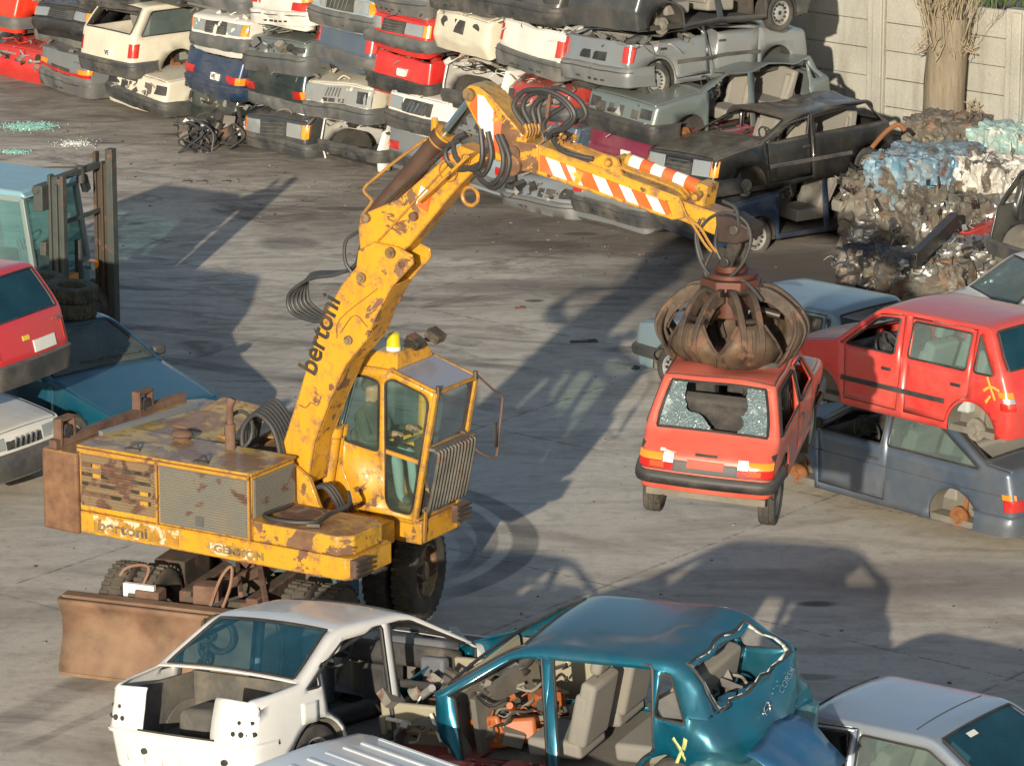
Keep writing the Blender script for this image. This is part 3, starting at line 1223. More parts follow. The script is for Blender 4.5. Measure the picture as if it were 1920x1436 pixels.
            zt = z1 + .03
            if e == 'F':
                s.front(front, zt, hw_, body)
            else:
                s.rear(rear, zt, hw_, body, plate)
        if moulding:
            for sd_ in (1, -1):
                b = MB()
                zz = .53
                xs = np.linspace(P['wb'][1] + P['rw'] + .09, P['wb'][0] - P['rw'] - .09, 14)
                b.grid([[Vector((x, sd_ * (sh.hw(x, zz + dz) + o), zz + dz)) for x in xs] for dz, o in ((-.03, 0), (-.022, .014), (.022, .014), (.03, 0))])
                b.build('side_moulding', moulding, t, 40, deform=D)

    def patch(s, name, mat, end, a0, a1, z0, z1, off=.012, parent=None, bevel=0.0):
        b = MB()
        s.sh.patch(b, end, a0, a1, z0, z1, off + (.016 if s.dent else 0))
        return b.build(name, mat, parent or s.root, 40, deform=s.deform, bevel=bevel)

    def front(s, style, zt, h, body):
        z1 = s.P['prof'][2][1] - .04
        if style in ('lamps', 'uno', 'round', 'twin'):
            lw = .30 if style != 'twin' else .34
            for sd_ in (1, -1):
                if style == 'uno' and sd_ == 1 and s.rng.random() < .3:
                    continue
                q = s.patch('headlight', LWHITE, 'F', sd_ * (h - .12 - lw), sd_ * (h - .12), zt + .01, z1, .006, bevel=.006)
                s.patch('indicator', LORANGE, 'F', sd_ * (h - .105), sd_ * (h + .02), zt + .01, z1, .006)
            g = s.patch('grille', BLACK, 'F', -(h - .14 - lw), h - .14 - lw, zt, z1, .002)
            b = MB()
            if style == 'uno':
                for k in range(5):
                    a = .09 * (k - 2)
                    p, q = s.sh.on('F', a - .025, zt + .02, .03), s.sh.on('F', a + .025, z1 - .02, .03)
                    b.bar(p, q, .022, .012, upv=(1, 0, 0))
                b.build('grille_bar', CHROME, g, 30, deform=s.deform)
            else:
                for k in range(4):
                    z = zt + .02 + (z1 - zt - .03) * k / 3.5
                    b.tube([s.sh.on('F', a, z, .022 if s.dent else .006) for a in np.linspace(-(h - .18 - lw), h - .18 - lw, 9)], .006, 5)
                b.build('grille_bar', GREYPL, g, 30, deform=s.deform)
        elif style == 'bare':
            for a0, a1 in ((-h + .05, -h + .33), (h - .33, h - .05)):
                s.patch('lamp_opening', BLACK, 'F', a0, a1, zt + .02, z1 - .03, .003)
            b = MB()
            for k in range(4):
                a = -.42 + .22 * k + s.rng.uniform(-.03, .03)
                b = MB()
                s.sh.patch(b, 'F', a, a + s.rng.uniform(.08, .18), zt - .01, z1 - .06 + s.rng.uniform(-.05, .03), .004)
                b.build('front_panel_opening', INTD, s.root, 40, deform=s.deform)
            b = junk(s.rng, (s.P['L'] / 2 - .12, -.6, zt - .04), (s.P['L'] / 2 + .0, .6, z1), 16, (.05, .16))
            b.build('front_brackets', JUNKM, s.root, 35, deform=s.deform)['kind'] = 'stuff'
        elif style == 'greyface':
            g = s.patch('grille', M('pale grey grille', (.22, .23, .23), .6, dirt=.4, dust=.3), 'F', -h - .02, h + .02, zt - .02, z1 + .02, .002)
            s.patch('headlight', LWHITE, 'F', -h + .04, -h + .24, zt + .03, z1 - .01, .008)
            s.patch('lamp_opening', BLACK, 'F', h - .26, h - .06, zt + .03, z1 - .02, .006)
            for k in range(5):
                b = MB()
                a = .07 * (k - 2.4)
                b.bar(s.sh.on('F', a - .02, zt + .08, .03), s.sh.on('F', a + .02, z1 - .01, .03), .016, .012, upv=(1, 0, 0))
                b.build('grille_bar', GREYPL, g, 30, deform=s.deform)
            for a in (-.26, -.1, .1):
                s.patch('plate_bracket', BLACK, 'F', a, a + .13, zt - .01, zt + .05, .008)
        elif style == 'holes':
            for a in (-.42, .42):
                b = MB()
                p = s.sh.on('F', a, (zt + z1) / 2, .004)
                b.cyl(p - Vector((.03, 0, 0)), p + Vector((.006, 0, 0)), .085, n=20)
                b.build('lamp_opening', BLACK, s.root, 30, deform=s.deform)
            s.patch('front_panel_opening', BLACK, 'F', -.12, .12, zt - .02, z1 - .02, .005)

    def rear(s, style, zt, h, body, plate):
        zl = s.P['belt'] - .16
        if style == 'blocks':
            for sd_ in (1, -1):
                s.patch('tail_light', LRED, 'R', sd_ * (h - .30), sd_ * (h + .06), zt + .02, zt + .15, .01, bevel=.005)
                s.patch('indicator', LORANGE, 'R', sd_ * (h - .10), sd_ * (h + .07), zt + .155, zt + .21, .01)
        elif style == 'tall':
            for sd_ in (1, -1):
                s.patch('tail_light', LRED, 'R', sd_ * (h - .14), sd_ * (h + .06), zt + .04, zt + .27, .01, bevel=.005)
        elif style == 'wide':
            s.patch('light_band', LRED, 'R', -h, h, zt + .05, zt + .10, .008)
            for sd_ in (1, -1):
                s.patch('tail_light', LORANGE, 'R', sd_ * (h - .34), sd_ * (h + .04), zt + .105, zt + .18, .01)
        elif style == 'mixed':
            for sd_ in (1, -1):
                s.patch('tail_light', LRED, 'R', sd_ * (h - .32), sd_ * (h - .10), zt + .03, zt + .15, .01)
                s.patch('indicator', LORANGE, 'R', sd_ * (h - .095), sd_ * (h + .08), zt + .03, zt + .15, .01)
        if plate == 'dark':
            s.patch('plate_recess', PLATEBLK, 'R', -.27, .27, zt + .03, zt + .15, .004)
        elif plate:
            q = s.patch('number_plate', PLATE, 'R', -.24, -.04 if plate == 'VE' else .24, zt + .02, zt + .13, .012)
            p = s.sh.on('R', -.20 + .0, zt + .035, .019)
            p = s.sh.on('R', -.05, zt + .035, .016)
            d = s.deform
            p = d(p) if d else p
            text('VE', .115, PLATEBLK, s.root, frame(p + Vector((-.006, .0 - .0, 0)), (0, -1, 0), (0, 0, 1), (-1, 0, 0)) @ Matrix.Translation((-.0, 0, 0)), sx=.95)

    def put(s, local, world_pt, head, pitch=0.0, roll=0.0):
        """stand the car so that its local point meets a point of the yard"""
        m = Matrix.Rotation(head, 3, 'Z') @ Matrix.Rotation(-pitch, 3, 'Y') @ Matrix.Rotation(roll, 3, 'X')
        s.root.rotation_euler = m.to_euler()
        s.root.location = Vector(world_pt) - m @ Vector(local)
        return s


# ------------------------------------------------------------------ ground
def make_ground():
    t = NT("yard concrete")
    o = t.obj()
    big = t.noise(o, .16, 5, .6, .4)
    mid = t.noise(t.obj((1, 1, 1), (0, 0, R(-41))), 1.1, 8, .62, .3)
    streak = t.noise(t.obj((.36, 1.2, 1), (0, 0, R(8))), .9, 10, .70, 1.0)
    fine = t.noise(o, 26, 6, .75)
    grit = t.noise(o, 5.5, 8, .72)
    c = t.mix(t.ramp(big, .35, .68), (.50, .445, .365), (.62, .56, .465))
    c = t.mix(t.ramp(streak, .46, .70, 0, .85), c, (.24, .195, .145))
    x0 = t.n("ShaderNodeSeparateXYZ")
    t.set(x0.inputs[0], o)
    far = t.ramp(x0.outputs[1], 47, 57)
    st2 = t.noise(t.obj((.55, 1.35, 1), (0, 0, R(-14))), 1.15, 10, .74, 1.6)
    c = t.mix(t.math('MULTIPLY', t.ramp(st2, .48, .66, 0, .85), far), c, (.17, .135, .10))
    c = t.mix(t.ramp(mid, .60, .76, 0, .6), c, (.20, .17, .14))
    c = t.mix(t.ramp(fine, .3, .7, .0, .35), c, (.33, .29, .24))
    c = t.mix(t.ramp(grit, .50, .68, 0, .5), c, (.27, .235, .19))
    c = t.mix(t.ramp(grit, .42, .30, 0, .35), c, (.70, .64, .54))
    x = t.n("ShaderNodeSeparateXYZ")
    t.set(x.inputs[0], o)
    X, Y = x.outputs[0], x.outputs[1]
    # oil-dark working floor between the heap and the machine
    def blob(cx, cy, rx, ry, amt, col, rot=0.0):
        nonlocal c
        dx, dy = t.math('SUBTRACT', X, cx), t.math('SUBTRACT', Y, cy)
        a, b = math.cos(rot), math.sin(rot)
        u = t.math('ADD', t.math('MULTIPLY', dx, a / rx), t.math('MULTIPLY', dy, b / rx))
        v = t.math('ADD', t.math('MULTIPLY', dx, -b / ry), t.math('MULTIPLY', dy, a / ry))
        d = t.math('ADD', t.math('MULTIPLY', u, u), t.math('MULTIPLY', v, v))
        d = t.math('ADD', d, t.math('MULTIPLY', t.math('SUBTRACT', streak, .5), 2.2))
        f = t.ramp(d, 1.15, .35, 0, amt)
        c = t.mix(f, c, col)
    blob(.6, 60.2, 3.2, 1.6, .6, (.12, .10, .082))
    blob(2.9, 56.6, 2.8, 2.2, .55, (.13, .11, .09))
    blob(-1.6, 61.5, 2.4, 2.0, .45, (.14, .12, .1))
    blob(4.0, 58.0, 2.2, 1.4, .75, (.075, .062, .05))
    blob(.2, 57.0, 1.3, .5, .5, (.12, .10, .085))
    blob(4.6, 43.5, 1.6, .8, .5, (.12, .11, .10))
    blob(2.2, 38.6, 2.4, 1.2, .4, (.16, .145, .13))
    for cx, cy, rx, ry, am in ((-6.6, 66.9, .55, .10, .7), (-5.2, 67.6, .7, .12, .8), (-6.9, 65.0, .5, .1, .7), (-4.1, 66.4, .5, .3, .6), (-.5, 62.6, .5, .35, .7),
                               (1.0, 60.3, .28, .12, .8), (.55, 59.6, .6, .3, .6), (-2.4, 62.0, .6, .16, .6), (1.5, 53.5, .4, .2, .5), (.3, 56.2, .15, .1, .8), (3.2, 42.7, .25, .12, .8),
                               (-3.2, 59.7, .5, .5, .5), (2.9, 40.3, .35, .12, .5), (-1.0, 47.2, .5, .35, .35)):
        blob(cx, cy, rx, ry, am, (.05, .042, .035))
    # ground-in grime along the foot of the heap
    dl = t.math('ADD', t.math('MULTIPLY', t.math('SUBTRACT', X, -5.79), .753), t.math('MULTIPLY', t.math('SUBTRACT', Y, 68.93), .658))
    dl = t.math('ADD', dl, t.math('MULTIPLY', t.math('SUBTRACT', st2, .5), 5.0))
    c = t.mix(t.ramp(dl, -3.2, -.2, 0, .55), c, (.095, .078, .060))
    oil = t.noise(t.obj((.8, 1.25, 1), (0, 0, R(-20))), .55, 8, .66, 1.2)
    c = t.mix(t.math('MULTIPLY', t.ramp(oil, .56, .66, 0, .75), t.ramp(Y, 46, 54, .25, 1.0)), c, (.115, .095, .073))
    # tyre tracks: rings and straight runs
    def ring(cx, cy, r, w, amt, col=(.07, .065, .06), x0=None):
        nonlocal c
        dx, dy = t.math('SUBTRACT', X, cx), t.math('SUBTRACT', Y, cy)
        d = t.math('SQRT', t.math('ADD', t.math('MULTIPLY', dx, dx), t.math('MULTIPLY', dy, dy)))
        d = t.math('ABSOLUTE', t.math('SUBTRACT', d, r))
        f = t.ramp(d, w, w * .75, 0, amt)
        f = t.math('MULTIPLY', f, t.ramp(streak, .2, .6, .35, 1.0))
        if x0 is not None:
            f = t.math('MULTIPLY', f, t.ramp(X, x0, x0 + .5))
        c = t.mix(f, c, col)
    ring(-2.6, 45.0, 2.75, .17, .72, x0=-.9)
    ring(-2.6, 45.0, 2.33, .14, .6, x0=-.9)
    ring(-2.4, 44.6, 1.92, .10, .5, x0=-.9)
    for p, q, w, am in (((-6.2, 55.2), (.6, 52.2), .17, .5), ((-6.2, 53.9), (.2, 50.3), .2, .55), ((-6.0, 52.2), (-.2, 48.6), .14, .35), ((-8, 60.3), (-5.2, 59.8), .12, .5),
                        ((-6.2, 50.6), (-2, 48.4), .2, .5), ((-6.5, 56.3), (1.2, 53.6), .08, .3), ((-5.2, 38.5), (-3.6, 41.3), .25, .45), ((-4.9, 38.0), (-3.2, 40.6), .1, .4)):
        dx, dy = q[0] - p[0], q[1] - p[1]
        l = math.hypot(dx, dy)
        nx, ny = -dy / l, dx / l
        k = t.math('ADD', t.math('MULTIPLY', X, nx), t.math('MULTIPLY', Y, ny))
        k = t.math('ADD', k, t.math('MULTIPLY', t.math('SUBTRACT', big, .5), 1.0))
        f = t.ramp(t.math('ABSOLUTE', t.math('SUBTRACT', k, p[0] * nx + p[1] * ny)), w, w * .6, 0, am)
        al = t.math('ADD', t.math('MULTIPLY', X, dx / l), t.math('MULTIPLY', Y, dy / l))
        a0 = p[0] * dx / l + p[1] * dy / l
        f = t.math('MULTIPLY', f, t.math('MULTIPLY', t.ramp(al, a0, a0 + .6), t.ramp(al, a0 + l, a0 + l - .6)))
        f = t.math('MULTIPLY', f, t.ramp(streak, .3, .6, .4, 1.0))
        c = t.mix(f, c, (.085, .078, .07))
    # slab joints, two families of straight saw cuts
    for ang, gap, off in ((R(-38), 4.2, .9), (R(52), 5.0, 1.6)):
        nx, ny = -math.sin(ang), math.cos(ang)
        k = t.math('ADD', t.math('MULTIPLY', X, nx), t.math('MULTIPLY', Y, ny))
        k = t.math('ADD', k, t.math('MULTIPLY', fine, .03))
        f = t.math('ABSOLUTE', t.math('SUBTRACT', t.math('FLOORED_MODULO', t.math('ADD', k, off), gap), gap / 2))
        f = t.math('MULTIPLY', t.ramp(f, .028, .010, 0, .5), t.ramp(grit, .42, .55))
        c = t.mix(f, c, (.06, .052, .045))
    t.bump(t.math('ADD', t.math('MULTIPLY', fine, .5), mid), .25, .03)
    t.out(c, t.ramp(streak, .4, .7, .85, .6), spec=.3)
    b = MB()
    xs = list(np.linspace(-60, 60, 13))
    ys = list(np.linspace(-20, 260, 15))
    b.grid([[Vector((x, y, 0)) for x in xs] for y in ys])
    structure(b.build('ground', t.m, None, 40, fixn=False))


make_ground()

# ------------------------------------------------------------------ boundary wall, tree, grass beyond
WU = Vector((.754, -.657, 0))
WN = Vector((-.657, -.754, 0))            # toward the yard
WP = Vector((5.72, 65.7, 0))              # foot of the post that shows


def make_wall():
    t = NT("precast concrete")
    o = t.obj()
    c = t.mix(t.ramp(t.noise(o, .8, 6), .35, .7), (.315, .305, .265), (.40, .385, .335))
    c = t.mix(t.ramp(t.noise(t.obj((3, 3, .35)), 1.4, 7, .7), .5, .75, 0, .75), c, (.22, .205, .165))
    c = t.mix(t.ramp(t.noise(o, 34, 3, .6), .62, .72, 0, .55), c, (.62, .58, .48))
    c = t.mix(t.ramp(t.noise(o, 26, 3, .6), .64, .74, 0, .5), c, (.17, .15, .11))
    t.bump(t.noise(o, 18, 7, .7), .6, .03)
    t.out(c, .95, spec=.15)
    w = thing('boundary_wall', 'pale precast concrete wall of long horizontal panels behind the heap of cars', 'wall', WP, (0, 0, math.atan2(WU.y, WU.x)))
    rng = random.Random(5)
    post_x = [-10.4, -7.8, -5.2, -2.6, 0, 2.6, 5.2, 7.8]
    for i, x in enumerate(post_x):
        b = MB()
        b.bb((x - .16, -.10, -.3), (x + .16, .12, 2.66))
        b.bb((x - .02, -.16, -.3), (x + .15, -.10, 2.62))
        b.build('post', t.m, w, 30, bevel=.015)
        if i < len(post_x) - 1:
            for k in range(6):
                z0 = k * .44 - .02
                b = MB()
                j = rng.uniform(-.006, .006)
                b.bb((x + .165, -.035 + j, z0 + .006), (post_x[i + 1] - .165, .05 + j, z0 + .432))
                b.bb((x + .165, -.047 + j, z0 + .006), (post_x[i + 1] - .165, -.035 + j, z0 + .05))
                b.build('panel', t.m, w, 30, bevel=.008)


make_wall()


def make_grass():
    base = at(1885, 15, 0)
    m = M("green grass", (.055, .105, .018), .8, dirt=.5, dust=0, dcol=(.10, .11, .03), scale=1.2, var=.35)
    b = MB()
    rng = random.Random(8)
    for _ in range(5200):
        x = rng.uniform(6.8, 16)
        y = rng.uniform(66.5, 96)
        if (Vector((x, y, 0)) - WP).dot(WN) > -.5:
            continue
        h = rng.uniform(.15, .5)
        a = rng.uniform(0, 6.3)
        w = rng.uniform(.02, .06)
        q = Vector((math.cos(a) * w, math.sin(a) * w, 0))
        p = Vector((x, y, -.02))
        tip = p + Vector((rng.uniform(-.15, .15), rng.uniform(-.15, .15), h))
        b.add([p - q, p + q, tip], [(0, 1, 2)])
    o = b.build('grass', m, None, 180, fixn=False)
    structure(o, 'stuff')
    tag(o, 'green grass growing beyond the concrete wall', 'grass')
    b = MB()
    p0 = WP - WN * .5
    b.add([p0 - WU * 2 + Vector((0, 0, .004)), p0 + WU * 16 + Vector((0, 0, .004)), p0 + WU * 30 - WN * 60 + Vector((0, 0, .004)), p0 - WU * 2 - WN * 60 + Vector((0, 0, .004))], [(0, 1, 2, 3)])
    o = b.build('verge', M("rough verge", (.06, .085, .02), .95, dirt=.6, dust=0, dcol=(.11, .09, .05), scale=.6, var=.3), None)
    structure(o)


make_grass()


def make_tree():
    base = WP + WU * 1.66 + WN * .55
    tr = thing('pollard_tree', 'pollarded tree with a bare trunk and a brush of dry shoots before the concrete wall', 'tree', base)
    t = NT("bark")
    o = t.obj()
    c = t.mix(t.ramp(t.noise(t.obj((1, 1, .12)), 9, 8, .7), .35, .7), (.17, .14, .10), (.30, .255, .185))
    c = t.mix(t.ramp(t.noise(t.obj((1, 1, .25)), 2.2, 4), .58, .66, 0, .8), c, (.52, .40, .29))
    c = t.mix(t.ramp(t.noise(o, 1.3, 4), .56, .7, 0, .6), c, (.17, .15, .05))
    t.bump(t.noise(t.obj((1, 1, .15)), 14, 8, .7), .8, .05)
    bark = t.out(c, .95, spec=.1)
    b = MB()
    pts = curve([(0, 0, -.2), (.0, 0, .3), (-.01, 0, 1.0), (.02, 0, 2.0), (.05, 0, 2.5)], 4)
    rs = list(np.interp([p.z for p in pts], [-.2, .2, 1.0, 2.0, 2.5], [.42, .38, .33, .31, .29]))
    b.tube(pts, rs, 20)
    for a, s_, l in (((-.03, 0, 2.3), (-.18, .0, 3.9), .18), ((.06, .05, 2.3), (.22, .03, 3.8), .18), ((0, -.05, 2.3), (.0, -.1, 3.8), .13)):
        q = curve([a, Vector(a).lerp(Vector(s_), .5) + Vector((.03, 0, .05)), s_], 4)
        b.tube(q, [l * (1 - .3 * k / len(q)) for k in range(len(q))], 12)
    b.tube(curve([(.22, -.1, .85), (.36, -.16, .95), (.40, -.18, 1.12)], 3), [.1, .09, .09, .08, .07, .06, .05], 9)
    rng = random.Random(2)
    mb = b.build('trunk', bark, tr, 60)
    for v in mb.data.vertices:
        n = nvec(v.co * 4)
        v.co += n * .02
    tw = M("dry shoots", (.30, .25, .175), .9, dirt=.4, dust=0, dcol=(.2, .14, .07))
    b = MB()
    for k in range(100):
        a = rng.uniform(0, 2 * PI)
        z0 = rng.uniform(1.85, 2.75)
        d = Vector((math.cos(a), math.sin(a), 0))
        p = d * .27 + Vector((0, 0, z0))
        hd = (d * rng.uniform(.15, .75) + Vector((0, 0, 1))).normalized()
        pts = [p]
        n_ = rng.randint(5, 9)
        for q in range(n_):
            hd = (hd + Vector((rng.uniform(-.22, .22), rng.uniform(-.22, .22), .16))).normalized()
            p = p + hd * rng.uniform(.12, .24)
            pts.append(p)
        q = curve(pts, 2)
        r0 = rng.uniform(.006, .012)
        b.tube(q, [r0 * (1 - .7 * m / len(q)) for m in range(len(q))], 4)
        for m in range(rng.randint(2, 5)):
            s0 = q[rng.randint(2, len(q) - 2)]
            h2 = (hd + Vector((rng.uniform(-.9, .9), rng.uniform(-.9, .9), rng.uniform(-.1, .6)))).normalized()
            w_ = [s0, s0 + h2 * .12, s0 + h2 * .24 + Vector((rng.uniform(-.06, .06), rng.uniform(-.06, .06), .06)), s0 + h2 * .38 + Vector((0, 0, .14))]
            b.tube(curve(w_, 2), [.005, .005, .004, .004, .003, .003, .002], 3)
    for _ in range(60):
        a = rng.uniform(0, 2 * PI)
        d = Vector((math.cos(a), math.sin(a), 0))
        p0 = d * .30 + Vector((0, 0, rng.uniform(2.0, 2.25)))
        q = curve([p0, p0 + d * .1 + Vector((0, 0, -.05)), p0 + d * .16 + Vector((rng.uniform(-.1, .1), 0, rng.uniform(-.2, .1)))], 3)
        b.tube(q, .008, 4)
    for _ in range(24):
        p0 = Vector((.38, -.17, 1.0)) + Vector((rng.uniform(-.05, .05), rng.uniform(-.05, .05), rng.uniform(-.1, .1)))
        q = curve([p0, p0 + Vector((rng.uniform(-.05, .12), rng.uniform(-.1, .05), rng.uniform(-.1, .2)))] + [p0 + Vector((rng.uniform(-.1, .2), rng.uniform(-.15, .1), rng.uniform(-.15, .25)))], 2)
        b.tube(q, .008, 4)
    b.build('crown', tw, tr, 60)


make_tree()

# ------------------------------------------------------------------ the heap of crushed cars
PA, PN = Vector((-5.79, 68.93, 0)), Vector((.753, .658, 0))
PH = R(41.2)
WHT = paint('white', (.62, .60, .55), dirt=.35, dust=.35)
CRM = paint('cream', (.58, .54, .43), dirt=.4, dust=.35)
RED = paint('red', (.50, .022, .018), dirt=.15, dust=.25)
RED2 = paint('dull red', (.36, .03, .025), dirt=.35, dust=.4, rust=.1)
MAR = paint('maroon', (.16, .015, .04), dirt=.2, dust=.25)
GRY = paint('silver grey', (.30, .32, .33), .5, dirt=.3, dust=.35)
GRY2 = paint('flat grey', (.17, .18, .185), .2, dirt=.35, dust=.4)
DGY = paint('charcoal', (.05, .055, .058), .3, dirt=.3, dust=.4)
GRN = paint('grey green', (.20, .24, .23), .5, dirt=.3, dust=.35)
DGR = paint('dark green', (.018, .03, .03), .2, dirt=.25, dust=.35)
BLU = paint('dark blue', (.02, .04, .085), .2, dirt=.3, dust=.4)
BLU2 = paint('slate blue', (.10, .14, .19), .4, dirt=.3, dust=.35)
LBL = paint('pale blue grey', (.30, .37, .41), .3, dirt=.3, dust=.35)
BLK = paint('black', (.010, .011, .012), .1, dirt=.12, dust=.55)
PILE = 'cars crushed and stacked in the heap'

